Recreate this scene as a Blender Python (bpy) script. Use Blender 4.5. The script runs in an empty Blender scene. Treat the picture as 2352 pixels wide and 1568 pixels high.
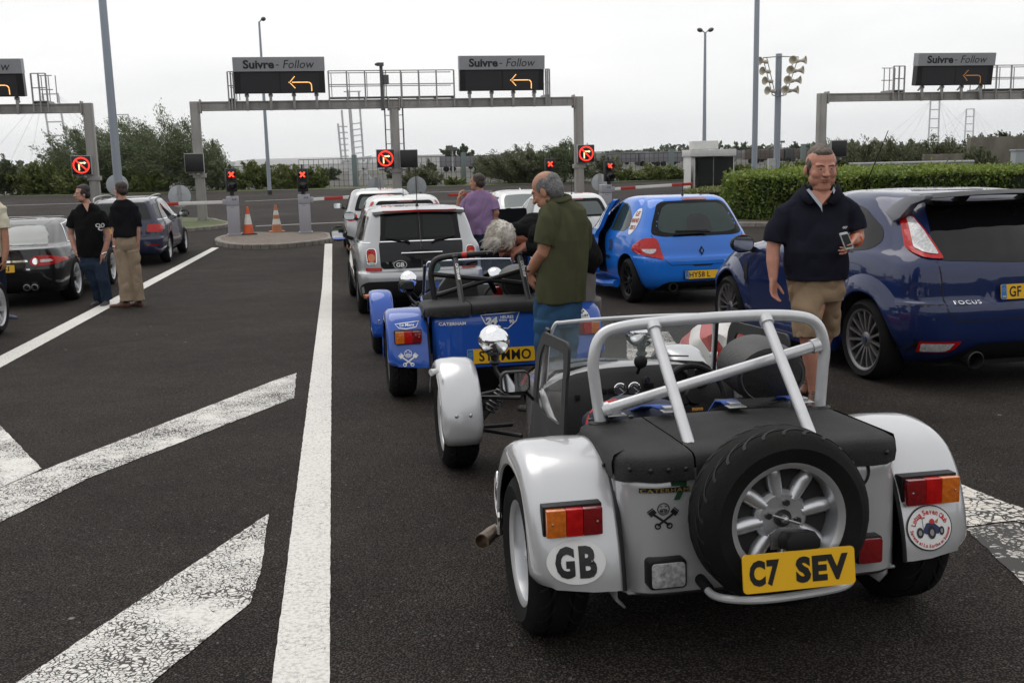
import bpy, bmesh, math, random
import numpy as np
from math import sin, cos, pi, radians, sqrt, atan2, hypot
from mathutils import Vector, Matrix, Quaternion, noise
from mathutils.bvhtree import BVHTree

R = random.Random(7)
scene = bpy.context.scene
COL = scene.collection

# ------------------------------------------------------------------ camera
CAM_H = 1.6
PITCH = radians(9.97)
ROLL = 0.0235
FPX = 2400.0                      # focal length for a 2352 px wide picture
cam_d = bpy.data.cameras.new('camera')
cam_d.sensor_width = 36.0
cam_d.lens = 36.0 * FPX / 2352.0
cam_d.clip_start = 0.05
cam_d.clip_end = 20000
cam = bpy.data.objects.new('camera', cam_d)
COL.objects.link(cam)
cam.matrix_world = Matrix.Translation((0, 0, CAM_H)) @ Matrix.Rotation(pi/2 - PITCH, 4, 'X') @ Matrix.Rotation(-ROLL, 4, 'Z')
scene.camera = cam

# ------------------------------------------------------------------ light: overcast day
SUN_EL, SUN_AZ = radians(58), radians(-35)     # azimuth measured from +Y towards +X
world = bpy.data.worlds.new('World')
scene.world = world
world.use_nodes = True
wn, wl = world.node_tree.nodes, world.node_tree.links
wn.clear()
w_out = wn.new('ShaderNodeOutputWorld')
w_bg = wn.new('ShaderNodeBackground')
w_bg.inputs['Strength'].default_value = 0.1
w_sky = wn.new('ShaderNodeTexSky')
w_sky.sky_type = 'NISHITA'
w_sky.sun_disc = False
w_sky.sun_elevation = SUN_EL
w_sky.sun_rotation = SUN_AZ
w_sky.dust_density = 3.0
w_tc = wn.new('ShaderNodeTexCoord')
w_map = wn.new('ShaderNodeMapping')
w_map.inputs['Scale'].default_value = (1.0, 1.0, 4.0)
w_n = wn.new('ShaderNodeTexNoise')
w_n.inputs['Scale'].default_value = 1.6
w_n.inputs['Detail'].default_value = 6.0
w_n.inputs['Roughness'].default_value = 0.55
w_n.inputs['Distortion'].default_value = 0.4
w_r = wn.new('ShaderNodeValToRGB')       # the cloud deck: pale greys
w_r.color_ramp.elements[0].position = 0.3
w_r.color_ramp.elements[0].color = (0.80, 0.805, 0.82, 1)
w_r.color_ramp.elements[1].position = 0.68
w_r.color_ramp.elements[1].color = (1.04, 1.035, 1.03, 1)
w_mul = wn.new('ShaderNodeVectorMath')
w_mul.operation = 'SCALE'
w_mul.inputs['Scale'].default_value = 10.0
w_mix = wn.new('ShaderNodeMix')
w_mix.data_type = 'RGBA'
w_mix.inputs['Factor'].default_value = 0.96
wl.new(w_tc.outputs['Generated'], w_map.inputs['Vector'])
wl.new(w_map.outputs['Vector'], w_n.inputs['Vector'])
wl.new(w_n.outputs['Fac'], w_r.inputs['Fac'])
wl.new(w_r.outputs['Color'], w_mul.inputs[0])
wl.new(w_sky.outputs['Color'], w_mix.inputs['A'])
wl.new(w_mul.outputs['Vector'], w_mix.inputs['B'])
wl.new(w_mix.outputs['Result'], w_bg.inputs['Color'])
wl.new(w_bg.outputs['Background'], w_out.inputs['Surface'])

sun_d = bpy.data.lights.new('sun', 'SUN')
sun_d.energy = 1.0
sun_d.angle = radians(45)
sun_d.color = (1.0, 0.965, 0.92)
sun = bpy.data.objects.new('sun', sun_d)
COL.objects.link(sun)
_sd = Vector((sin(SUN_AZ)*cos(SUN_EL), cos(SUN_AZ)*cos(SUN_EL), sin(SUN_EL)))
sun.rotation_euler = _sd.to_track_quat('Z', 'Y').to_euler()

scene.view_settings.view_transform = 'Standard'
scene.view_settings.look = 'None'
scene.view_settings.exposure = 0.08
scene.view_settings.gamma = 1.0
scene.cycles.use_denoising = True
scene.cycles.max_bounces = 8
scene.cycles.transparent_max_bounces = 16
scene.cycles.caustics_reflective = False
scene.cycles.caustics_refractive = False
# ------------------------------------------------------------------ helpers: ground and pixels
def gz(y):
    t = min(max(y - 15.0, 0.0), 9.0)
    return 0.04 - 0.033 * (min(y, 15.0) + t - t*t/18.0)

def gslope(y):
    return -0.033 * (1.0 if y < 15 else max(0.0, 1 - (y - 15)/9.0))

def ray(px, py):
    """direction through a point of the 2352 x 1568 view"""
    u, v = (px - 1176.0)/FPX, -(py - 784.0)/FPX
    c, s = cos(ROLL), sin(ROLL)
    u, v = c*u + s*v, -s*u + c*v
    return Vector((u, cos(PITCH) + v*sin(PITCH), -sin(PITCH) + v*cos(PITCH)))

def G(px, py):
    """the ground point seen at that place of the view"""
    d = ray(px, py)
    lo, hi = 0.5, 4000.0
    for _ in range(70):
        m = (lo + hi)/2
        if CAM_H + d.z*m > gz(d.y*m):
            lo = m
        else:
            hi = m
    return Vector((d.x*lo, d.y*lo, gz(d.y*lo)))

def AT(px, py, y):
    """the point seen there on the plane at distance y"""
    d = ray(px, py)
    t = y/d.y
    return Vector((d.x*t, y, CAM_H + d.z*t))

# ------------------------------------------------------------------ helpers: materials
MATS = {}
def mat(name, col=(.5, .5, .5), rough=.5, metal=0., coat=0., spec=.5, var=0., vscale=6., bump=0., bscale=60.,
        alpha=1., trans=0., emit=None, estr=0., sheen=0., dirt=0., dscale=3., dcol=(.05, .045, .04), rvar=0., sss=0., stretch=None):
    if name in MATS:
        return MATS[name]
    m = bpy.data.materials.new(name)
    MATS[name] = m
    m.use_nodes = True
    nt = m.node_tree
    N, L = nt.nodes, nt.links
    b = N['Principled BSDF']
    c4 = (*col, 1)
    b.inputs['Base Color'].default_value = c4
    b.inputs['Roughness'].default_value = rough
    b.inputs['Metallic'].default_value = metal
    b.inputs['Coat Weight'].default_value = coat
    b.inputs['Coat Roughness'].default_value = 0.04
    b.inputs['Specular IOR Level'].default_value = spec
    b.inputs['Alpha'].default_value = alpha
    b.inputs['Transmission Weight'].default_value = trans
    if sheen:
        b.inputs['Sheen Weight'].default_value = sheen
    if sss:
        b.inputs['Subsurface Weight'].default_value = sss
        b.inputs['Subsurface Radius'].default_value = (.012, .005, .003)
    if emit:
        b.inputs['Emission Color'].default_value = (*emit, 1)
        b.inputs['Emission Strength'].default_value = estr
    vec = None
    if var or bump or dirt or rvar:
        tc = N.new('ShaderNodeTexCoord')
        vec = tc.outputs['Object']
        if stretch:
            mp = N.new('ShaderNodeMapping')
            mp.inputs['Scale'].default_value = stretch
            L.new(vec, mp.inputs['Vector'])
            vec = mp.outputs['Vector']
    def nz(scale, detail=4., rough_=.6):
        n = N.new('ShaderNodeTexNoise')
        n.inputs['Scale'].default_value = scale
        n.inputs['Detail'].default_value = detail
        n.inputs['Roughness'].default_value = rough_
        L.new(vec, n.inputs['Vector'])
        return n.outputs['Fac']
    colsock = None
    if var:
        r = N.new('ShaderNodeValToRGB')
        r.color_ramp.elements[0].position = .3
        r.color_ramp.elements[1].position = .7
        r.color_ramp.elements[0].color = (*[max(0, x*(1-var)) for x in col], 1)
        r.color_ramp.elements[1].color = (*[min(1, x*(1+var)) for x in col], 1)
        L.new(nz(vscale), r.inputs['Fac'])
        colsock = r.outputs['Color']
    if dirt:
        mx = N.new('ShaderNodeMix'); mx.data_type = 'RGBA'
        rr = N.new('ShaderNodeValToRGB')
        rr.color_ramp.elements[0].position = .45
        rr.color_ramp.elements[1].position = .75
        rr.color_ramp.elements[0].color = (0, 0, 0, 1)
        rr.color_ramp.elements[1].color = (dirt, dirt, dirt, 1)
        L.new(nz(dscale, 8., .7), rr.inputs['Fac'])
        L.new(rr.outputs['Color'], mx.inputs['Factor'])
        if colsock: L.new(colsock, mx.inputs['A'])
        else: mx.inputs['A'].default_value = c4
        mx.inputs['B'].default_value = (*dcol, 1)
        colsock = mx.outputs['Result']
    if colsock:
        L.new(colsock, b.inputs['Base Color'])
    if rvar:
        mr = N.new('ShaderNodeMapRange')
        mr.inputs['To Min'].default_value = max(0.02, rough - rvar)
        mr.inputs['To Max'].default_value = min(1, rough + rvar)
        L.new(nz(vscale*1.7), mr.inputs['Value'])
        L.new(mr.outputs['Result'], b.inputs['Roughness'])
    if bump:
        bp = N.new('ShaderNodeBump')
        bp.inputs['Strength'].default_value = bump
        bp.inputs['Distance'].default_value = 0.01
        L.new(nz(bscale, 5.), bp.inputs['Height'])
        L.new(bp.outputs['Normal'], b.inputs['Normal'])
    return m

def paint(name, col, metal=0., rough=.35, coat=1.):
    """car paint under clear coat, with a little road dust"""
    return mat(name, col, rough=rough, metal=metal, coat=coat, spec=.12, dirt=.10, dscale=2.5, dcol=tuple(c*.6+.03 for c in col), rvar=.06, vscale=3)

# ------------------------------------------------------------------ helpers: objects
def link(name, mesh, parent=None):
    o = bpy.data.objects.new(name, mesh)
    COL.objects.link(o)
    if parent is not None:
        o.parent = parent
    return o

def tag(o, label=None, cat=None, group=None, kind=None):
    if label: o['label'] = label
    if cat: o['category'] = cat
    if group: o['group'] = group
    if kind: o['kind'] = kind
    return o

def thing(name, label, cat, loc=(0, 0, 0), rot=(0, 0, 0), group=None):
    o = bpy.data.objects.new(name, None)
    o.empty_display_size = .1
    COL.objects.link(o)
    o.location = loc
    o.rotation_euler = rot
    return tag(o, label, cat, group)

def copy_tree(o, parent=None):
    c = o.copy()
    COL.objects.link(c)
    if parent is not None:
        c.parent = parent
    for ch in list(o.children):
        copy_tree(ch, c)
    return c

class MB:
    """collects shapes and links them as ONE mesh object"""
    def __init__(s):
        s.v, s.f, s.m, s.mats = [], [], [], []
    def mi(s, m):
        if m is None: return -1
        if m not in s.mats: s.mats.append(m)
        return s.mats.index(m)
    def add(s, verts, faces, m=None):
        o = len(s.v)
        s.v.extend([tuple(v) for v in verts])
        k = s.mi(m)
        for f in faces:
            s.f.append([o + i for i in f]); s.m.append(k)
        return s
    def box(s, c, size, m=None, rot=None):
        x, y, z = [a/2 for a in size]
        P = [Vector(p) for p in ((-x,-y,-z),(x,-y,-z),(x,y,-z),(-x,y,-z),(-x,-y,z),(x,-y,z),(x,y,z),(-x,y,z))]
        if rot is not None: P = [rot @ p for p in P]
        c = Vector(c)
        return s.add([p + c for p in P], [(0,3,2,1),(4,5,6,7),(0,1,5,4),(1,2,6,5),(2,3,7,6),(3,0,4,7)], m)
    def bar(s, a, b, w, h, m=None, up=(0, 0, 1)):
        a, b = Vector(a), Vector(b)
        d = (b - a); L = d.length; d = d.normalized()
        upv = Vector(up)
        if abs(d.dot(upv)) > .98: upv = Vector((0, 1, 0)) if abs(d.y) < .9 else Vector((1, 0, 0))
        x = d.cross(upv).normalized(); z = x.cross(d).normalized()
        P = []
        for p in (a, b):
            for sx, sz in ((-1,-1),(1,-1),(1,1),(-1,1)):
                P.append(p + x*sx*w/2 + z*sz*h/2)
        return s.add(P, [(3,2,1,0),(4,5,6,7),(0,1,5,4),(1,2,6,5),(2,3,7,6),(3,0,4,7)], m)
    def tube(s, pts, r, n=10, m=None, closed=False, caps=True):
        pts = [Vector(p) for p in pts]
        k = len(pts)
        rs = r if isinstance(r, (list, tuple)) else [r]*k
        V, F = [], []
        prev = None
        for i in range(k):
            if closed: t = pts[(i+1) % k] - pts[i-1]
            else: t = pts[min(i+1, k-1)] - pts[max(i-1, 0)]
            t = t.normalized() if t.length > 1e-9 else Vector((0,0,1))
            if prev is None:
                u = t.orthogonal().normalized()
            else:
                u = (prev - t*prev.dot(t))
                u = u.normalized() if u.length > 1e-6 else t.orthogonal().normalized()
            prev = u
            w = t.cross(u)
            for j in range(n):
                a = 2*pi*j/n
                V.append(pts[i] + (u*cos(a) + w*sin(a))*rs[i])
        for i in range(k if closed else k-1):
            i2 = (i+1) % k
            for j in range(n):
                j2 = (j+1) % n
                F.append((i*n+j, i*n+j2, i2*n+j2, i2*n+j))
        if caps and not closed:
            F.append(tuple(range(n-1, -1, -1))); F.append(tuple((k-1)*n + j for j in range(n)))
        return s.add(V, F, m)
    def cyl(s, a, b, r0, r1=None, n=16, m=None):
        a, b = Vector(a), Vector(b)
        return s.tube([a, b], [r0, r0 if r1 is None else r1], n, m)
    def lathe(s, prof, o=(0,0,0), axis=(0,0,1), n=32, m=None, a0=0., a1=2*pi, sx=1., closed_prof=False):
        """prof = [(radius, height along axis)]"""
        ax = Vector(axis).normalized(); u = ax.orthogonal().normalized()
        if abs(ax.z) > .99: u = Vector((1,0,0))
        elif abs(ax.x) > .99: u = Vector((0,1,0))
        elif abs(ax.y) > .99: u = Vector((1,0,0))
        w = ax.cross(u); o = Vector(o)
        full = abs(a1-a0) > 2*pi-1e-4
        na = n if full else n+1
        V = []
        for i in range(na):
            a = a0 + (a1-a0)*i/n
            dv = u*cos(a)*sx + w*sin(a)
            for r, h in prof: V.append(o + dv*r + ax*h)
        k = len(prof); F = []
        kk = k if closed_prof else k-1
        for i in range(n if full else n):
            i2 = (i+1) % na
            for j in range(kk):
                j2 = (j+1) % k
                F.append((i*k+j, i2*k+j, i2*k+j2, i*k+j2))
        return s.add(V, F, m)
    def prism(s, poly, a, b, m=None, fr=None):
        """poly [(u,v)] extruded between heights a and b; fr(u,v,h)->point"""
        fr = fr or (lambda u, v, h: (u, v, h))
        n = len(poly)
        V = [fr(u, v, a) for u, v in poly] + [fr(u, v, b) for u, v in poly]
        F = [tuple(range(n-1, -1, -1)), tuple(range(n, 2*n))]
        F += [(i, (i+1) % n, n+(i+1) % n, n+i) for i in range(n)]
        return s.add(V, F, m)
    def ell(s, c, r, n=16, k=10, m=None, rot=None):
        c = Vector(c); V, F = [], []
        for i in range(k+1):
            t = pi*i/k
            for j in range(n):
                a = 2*pi*j/n
                p = Vector((r[0]*sin(t)*cos(a), r[1]*sin(t)*sin(a), r[2]*cos(t)))
                if rot is not None: p = rot @ p
                V.append(c + p)
        for i in range(k):
            for j in range(n):
                j2 = (j+1) % n
                F.append((i*n+j, (i+1)*n+j, (i+1)*n+j2, i*n+j2))
        return s.add(V, F, m)
    def mesh(s, name, smooth=35, bevel=0, seg=2, weld=1e-5, recalc=True):
        me = bpy.data.meshes.new(name)
        me.from_pydata(s.v, [], s.f)
        for m in s.mats: me.materials.append(m)
        if len(s.mats) > 1: me.polygons.foreach_set('material_index', s.m)
        bm = bmesh.new(); bm.from_mesh(me)
        if weld: bmesh.ops.remove_doubles(bm, verts=bm.verts, dist=weld)
        bm.faces.ensure_lookup_table()
        dead = [f for f in bm.faces if f.calc_area() < 1e-12]
        if dead: bmesh.ops.delete(bm, geom=dead, context='FACES')
        if recalc: bmesh.ops.recalc_face_normals(bm, faces=bm.faces)
        if bevel:
            ed = [e for e in bm.edges if len(e.link_faces) == 2 and e.calc_face_angle(0) > radians(30)]
            bmesh.ops.bevel(bm, geom=ed, offset=bevel, segments=seg, profile=.6, affect='EDGES', clamp_overlap=True)
        bm.to_mesh(me); bm.free()
        if smooth:
            me.polygons.foreach_set('use_smooth', [True]*len(me.polygons))
            me.set_sharp_from_angle(angle=radians(smooth))
        return me
    def build(s, name, parent=None, m=None, **kw):
        if -1 in s.m or not s.mats:
            k = s.mi(m) if m is not None else 0
            s.m = [k if i < 0 else i for i in s.m]
        me = s.mesh(name, **kw)
        return link(name, me, parent)

def one(name, parent, m, fn, **kw):
    b = MB(); fn(b)
    return b.build(name, parent, m, **kw)

def bez(pts, n=8, closed=False):
    """Catmull-Rom through the points"""
    P = [Vector(p) for p in pts]; out = []
    k = len(P)
    for i in range(k if closed else k-1):
        p1, p2 = P[i], P[(i+1) % k]
        p0 = P[i-1] if (i > 0 or closed) else p1*2 - p2
        p3 = P[(i+2) % k] if (i+2 < k or closed) else p2*2 - p1
        for j in range(n):
            t = j/n
            out.append(.5*((2*p1) + (p2-p0)*t + (2*p0-5*p1+4*p2-p3)*t*t + (3*p1-p0-3*p2+p3)*t**3))
    if not closed: out.append(P[-1])
    return out

def rrect(w, h, r, n=5, cx=0, cy=0):
    P = []
    for sx, sy, a0 in ((1,1,0),(-1,1,pi/2),(-1,-1,pi),(1,-1,3*pi/2)):
        for i in range(n+1):
            a = a0 + pi/2*i/n
            P.append((cx + sx*(w/2-r) + r*cos(a), cy + sy*(h/2-r) + r*sin(a)))
    return P

def oval(w, h, n=32, cx=0, cy=0):
    return [(cx + w/2*cos(2*pi*i/n), cy + h/2*sin(2*pi*i/n)) for i in range(n)]

def round_poly(poly, r, n=4):
    """rounds the corners of a polygon"""
    out = []; k = len(poly)
    for i in range(k):
        a, b, c = [Vector((*p, 0)) for p in (poly[i-1], poly[i], poly[(i+1) % k])]
        d1, d2 = (a-b), (c-b)
        rr = min(r, d1.length*.45, d2.length*.45)
        p, q = b + d1.normalized()*rr, b + d2.normalized()*rr
        for j in range(n+1):
            t = j/n
            v = p*(1-t)**2 + b*2*t*(1-t) + q*t*t
            out.append((v.x, v.y))
    return out

TXT = {}
def text2d(body, w, h=None, bold=0., shear=0., spacing=1.):
    """flat lettering centred on 0,0: (verts2d, faces)"""
    key = (body, bold, shear, spacing)
    if key not in TXT:
        cu = bpy.data.curves.new('lettering', 'FONT')
        cu.body = body; cu.size = 1; cu.offset = bold; cu.shear = shear; cu.space_character = spacing
        cu.resolution_u = 3; cu.fill_mode = 'FRONT'
        o = bpy.data.objects.new('lettering', cu); COL.objects.link(o)
        dg = bpy.context.evaluated_depsgraph_get()
        me = bpy.data.meshes.new_from_object(o.evaluated_get(dg))
        V = np.array([v.co[:2] for v in me.vertices]); F = [tuple(p.vertices) for p in me.polygons]
        bpy.data.objects.remove(o); bpy.data.curves.remove(cu); bpy.data.meshes.remove(me)
        TXT[key] = (V, F)
    V, F = TXT[key]
    lo, hi = V.min(0), V.max(0)
    sx = w/(hi[0]-lo[0]); sy = (h/(hi[1]-lo[1])) if h else sx
    return [((x-(lo[0]+hi[0])/2)*sx, (y-(lo[1]+hi[1])/2)*sy) for x, y in V], F

def frame(o, u, v, n):
    """maps (u,v,h) to o + u*U + v*V + h*N"""
    o, u, v, n = Vector(o), Vector(u), Vector(v), Vector(n)
    return lambda a, b, h=0.: o + u*a + v*b + n*h

def flat(mb, vf, fr, h=0., m=None):
    V, F = vf
    return mb.add([fr(x, y, h) for x, y in V], F, m)

def poly2(poly):
    return poly, [tuple(range(len(poly)))]

def annulus(poly_o, poly_i):
    n = len(poly_o)
    return list(poly_o)+list(poly_i), [(i, (i+1) % n, n+(i+1) % n, n+i) for i in range(n)]

def ribbon(pts, w, closed=False):
    P = [Vector((p[0], p[1], 0)) for p in pts]; V = []; k = len(P)
    for i in range(k):
        if closed: t = P[(i+1) % k]-P[i-1]
        else: t = P[min(i+1, k-1)]-P[max(i-1, 0)]
        t.normalize(); nrm = Vector((-t.y, t.x, 0))
        V.append((P[i]+nrm*w/2)[:2]); V.append((P[i]-nrm*w/2)[:2])
    F = [(2*i, 2*i+1, 2*((i+1) % k)+1, 2*((i+1) % k)) for i in range(k if closed else k-1)]
    return V, F

def cut2d(vf, step):
    """cuts a flat shape along a grid so that it can follow a curved surface"""
    V, F = vf
    bm = bmesh.new()
    bv = [bm.verts.new((x, y, 0)) for x, y in V]
    for f in F:
        try: bm.faces.new([bv[i] for i in f])
        except ValueError: pass
    bmesh.ops.triangulate(bm, faces=bm.faces[:])
    xs = [v[0] for v in V]; ys = [v[1] for v in V]
    for ax, a, b in ((0, min(xs), max(xs)), (1, min(ys), max(ys))):
        k = int((b-a)/step)
        for i in range(1, k+1):
            co = [0, 0, 0]; no = [0, 0, 0]; co[ax] = a + (b-a)*i/(k+1); no[ax] = 1
            bmesh.ops.bisect_plane(bm, geom=bm.verts[:]+bm.edges[:]+bm.faces[:], plane_co=co, plane_no=no)
    bm.verts.index_update()
    out = [v.co.xy[:] for v in bm.verts], [tuple(v.index for v in f.verts) for f in bm.faces]
    bm.free()
    return out

class Skin:
    """a surface that panels, lamps, seams and decals are laid on"""
    def __init__(s, o):
        me = o.data
        s.b = BVHTree.FromPolygons([v.co.copy() for v in me.vertices], [tuple(p.vertices) for p in me.polygons])
    def lay(s, mb, vf, fr, off=.002, m=None, step=.06, thick=0., far=3.):
        """drops the flat shape along the frame's own -N onto the surface"""
        V, F = cut2d(vf, step) if step else vf
        n = (fr(0, 0, 1) - fr(0, 0, 0)).normalized()
        P, ok = [], []
        for x, y in V:
            h = s.b.ray_cast(fr(x, y, far), -n)
            if h[0] is None: P.append(Vector((0,0,0))); ok.append(False)
            else:
                P.append(h[0] + (h[1] if h[1].dot(n) > 0 else -h[1])*off); ok.append(True)
        # vertices that missed take the height of the nearest that hit
        hits = [(V[i], P[i]) for i in range(len(V)) if ok[i]]
        if not hits: return mb
        for i in range(len(V)):
            if not ok[i]:
                j = min(hits, key=lambda t: (t[0][0]-V[i][0])**2 + (t[0][1]-V[i][1])**2)
                hgt = (j[1] - fr(0, 0, 0)).dot(n)
                P[i] = fr(V[i][0], V[i][1], 0); P[i] = P[i] + n*(hgt - (P[i]-fr(0,0,0)).dot(n))
        if thick:
            k = len(P); n = n*.9
            edges = {}
            for f in F:
                for a, b in zip(f, f[1:]+f[:1]):
                    e = (min(a, b), max(a, b)); edges[e] = edges.get(e, []) + [(a, b)]
            Q = [p - n*thick for p in P]
            F2 = list(F)
            for e, l in edges.items():
                if len(l) == 1:
                    a, b = l[0]; F2.append((a, a+k, b+k, b))
            return mb.add(P+Q, F2, m)
        return mb.add(P, F, m)

def boolean(o, cutters, op='DIFFERENCE'):
    for c in cutters:
        md = o.modifiers.new('b', 'BOOLEAN'); md.operation = op; md.object = c; md.solver = 'EXACT'
    dg = bpy.context.evaluated_depsgraph_get()
    me = bpy.data.meshes.new_from_object(o.evaluated_get(dg), depsgraph=dg)
    o.modifiers.clear(); old = o.data; o.data = me; bpy.data.meshes.remove(old)
    for c in cutters:
        m = c.data; bpy.data.objects.remove(c); bpy.data.meshes.remove(m)
    return o

# common materials
BLACK = mat('black_plastic', (.010, .010, .011), rough=.5, var=.2, spec=.25)
GLOSS = mat('gloss_black', (.005, .005, .006), rough=.06, spec=.2)
RUBBER = mat('tyre_rubber', (.010, .010, .010), rough=.8, spec=.15, bump=.25, bscale=90, dirt=.35, dscale=6, dcol=(.028, .026, .025))
CHROME = mat('chrome', (.85, .86, .88), rough=.05, metal=1.)
ALLOY = mat('alloy', (.66, .67, .69), rough=.34, metal=.75, dirt=.12, dscale=9)
DKALLOY = mat('dark_alloy', (.26, .25, .25), rough=.35, metal=.85)
GLASS = mat('car_glass', (.010, .013, .014), rough=.03, spec=.4)
GALV = mat('galvanised_steel', (.36, .365, .37), rough=.5, metal=.6, var=.18, vscale=4, dirt=.25, dscale=3, dcol=(.2, .18, .16))
STEEL = mat('steel', (.42, .42, .43), rough=.35, metal=.9)
SEAM = mat('seam_black', (.004, .004, .004), rough=.7)
WHITE = mat('white_plastic', (.75, .75, .74), rough=.4, dirt=.12)
# ------------------------------------------------------------------ the setting
def asphalt_material():
    m = bpy.data.materials.new('asphalt'); m.use_nodes = True
    N, L = m.node_tree.nodes, m.node_tree.links
    b = N['Principled BSDF']
    tc = N.new('ShaderNodeTexCoord')
    def noise_(scale, det=4, ro=.6):
        n = N.new('ShaderNodeTexNoise'); n.inputs['Scale'].default_value = scale
        n.inputs['Detail'].default_value = det; n.inputs['Roughness'].default_value = ro
        L.new(tc.outputs['Object'], n.inputs['Vector']); return n.outputs['Fac']
    def ramp(sock, p0, c0, p1, c1):
        r = N.new('ShaderNodeValToRGB')
        r.color_ramp.elements[0].position = p0; r.color_ramp.elements[0].color = (*c0, 1)
        r.color_ramp.elements[1].position = p1; r.color_ramp.elements[1].color = (*c1, 1)
        L.new(sock, r.inputs['Fac']); return r.outputs['Color']
    def mix(a, bb, f, mode='MIX'):
        x = N.new('ShaderNodeMix'); x.data_type = 'RGBA'; x.blend_type = mode
        for s, k in ((a, 'A'), (bb, 'B')):
            if isinstance(s, tuple): x.inputs[k].default_value = (*s, 1)
            else: L.new(s, x.inputs[k])
        if isinstance(f, float): x.inputs['Factor'].default_value = f
        else: L.new(f, x.inputs['Factor'])
        return x.outputs['Result']
    base = mix(ramp(noise_(.3, 5), .3, (.027, .0228, .0206), .72, (.050, .0428, .0388)), ramp(noise_(1.7, 8, .7), .35, (.78, .78, .78), .68, (1.25, 1.24, 1.22)), 1.0, 'MULTIPLY')
    v = N.new('ShaderNodeTexVoronoi'); v.inputs['Scale'].default_value = 110
    L.new(tc.outputs['Object'], v.inputs['Vector'])
    grain = ramp(v.outputs['Distance'], .15, (2.2, 2.15, 2.08), .55, (.34, .34, .34))
    col = mix(base, grain, 1.0, 'MULTIPLY')
    sep = N.new('ShaderNodeSeparateColor'); L.new(v.outputs['Color'], sep.inputs['Color'])
    peb = N.new('ShaderNodeMath'); peb.operation = 'GREATER_THAN'; peb.inputs[1].default_value = .991
    L.new(sep.outputs['Red'], peb.inputs[0])
    col = mix(col, (.10, .092, .085), peb.outputs[0])
    # pale flecks of old paint and chewing gum
    v2 = N.new('ShaderNodeTexVoronoi'); v2.inputs['Scale'].default_value = 2.6; v2.inputs['Randomness'].default_value = 1
    L.new(tc.outputs['Object'], v2.inputs['Vector'])
    fl = ramp(v2.outputs['Distance'], .03, (1, 1, 1), .045, (0, 0, 0))
    s2 = N.new('ShaderNodeSeparateColor'); L.new(v2.outputs['Color'], s2.inputs['Color'])
    g2 = N.new('ShaderNodeMath'); g2.operation = 'GREATER_THAN'; g2.inputs[1].default_value = .55
    L.new(s2.outputs['Green'], g2.inputs[0])
    ml = N.new('ShaderNodeMath'); ml.operation = 'MULTIPLY'
    L.new(fl, ml.inputs[0]); L.new(g2.outputs[0], ml.inputs[1])
    col = mix(col, (.22, .21, .20), ml.outputs[0])
    # oil and damp patches
    damp = ramp(noise_(.12, 3, .5), .60, (0, 0, 0), .72, (1, 1, 1))
    col = mix(col, (.014, .0125, .012), ramp(noise_(.12, 3, .5), .58, (0, 0, 0), .75, (.6, .6, .6)))
    L.new(col, b.inputs['Base Color'])
    rr = N.new('ShaderNodeMapRange'); rr.inputs['To Min'].default_value = .82; rr.inputs['To Max'].default_value = .55
    L.new(damp, rr.inputs['Value']); L.new(rr.outputs['Result'], b.inputs['Roughness'])
    b.inputs['Specular IOR Level'].default_value = .12
    bp = N.new('ShaderNodeBump'); bp.inputs['Strength'].default_value = 1.; bp.inputs['Distance'].default_value = .006
    L.new(v.outputs['Distance'], bp.inputs['Height']); L.new(bp.outputs['Normal'], b.inputs['Normal'])
    return m
ASPHALT = asphalt_material()

def road_paint(name, wear, col=(.70, .68, .64), crack=26.):
    m = bpy.data.materials.new(name); m.use_nodes = True
    N, L = m.node_tree.nodes, m.node_tree.links
    b = N['Principled BSDF']; b.inputs['Roughness'].default_value = .7
    tc = N.new('ShaderNodeTexCoord')
    nz = N.new('ShaderNodeTexNoise'); nz.inputs['Scale'].default_value = 2.2; nz.inputs['Detail'].default_value = 9; nz.inputs['Roughness'].default_value = .72
    vo = N.new('ShaderNodeTexVoronoi'); vo.feature = 'DISTANCE_TO_EDGE'; vo.inputs['Scale'].default_value = crack
    wp = N.new('ShaderNodeTexNoise'); wp.inputs['Scale'].default_value = 9; wp.inputs['Detail'].default_value = 6
    vm = N.new('ShaderNodeVectorMath'); vm.operation = 'MULTIPLY_ADD'; vm.inputs[1].default_value = (.12, .12, .12)
    L.new(tc.outputs['Object'], nz.inputs['Vector']); L.new(tc.outputs['Object'], wp.inputs['Vector'])
    L.new(wp.outputs['Color'], vm.inputs[0]); L.new(tc.outputs['Object'], vm.inputs[2]); L.new(vm.outputs['Vector'], vo.inputs['Vector'])
    # crack width grows where the large noise is high
    mr = N.new('ShaderNodeMapRange'); mr.inputs['From Min'].default_value = .38; mr.inputs['From Max'].default_value = .70
    mr.inputs['To Min'].default_value = 0.0; mr.inputs['To Max'].default_value = wear
    L.new(nz.outputs['Fac'], mr.inputs['Value'])
    gt = N.new('ShaderNodeMath'); gt.operation = 'LESS_THAN'
    L.new(vo.outputs['Distance'], gt.inputs[0]); L.new(mr.outputs['Result'], gt.inputs[1])
    nz2 = N.new('ShaderNodeTexNoise'); nz2.inputs['Scale'].default_value = 60; nz2.inputs['Detail'].default_value = 3
    L.new(tc.outputs['Object'], nz2.inputs['Vector'])
    rp = N.new('ShaderNodeValToRGB')
    rp.color_ramp.elements[0].position = .25; rp.color_ramp.elements[0].color = (*[c*.62 for c in col], 1)
    rp.color_ramp.elements[1].position = .55; rp.color_ramp.elements[1].color = (*col, 1)
    L.new(nz2.outputs['Fac'], rp.inputs['Fac'])
    mx = N.new('ShaderNodeMix'); mx.data_type = 'RGBA'; mx.inputs['B'].default_value = (.035, .033, .031, 1)
    L.new(rp.outputs['Color'], mx.inputs['A']); L.new(gt.outputs[0], mx.inputs['Factor'])
    L.new(mx.outputs['Result'], b.inputs['Base Color'])
    return m
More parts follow.
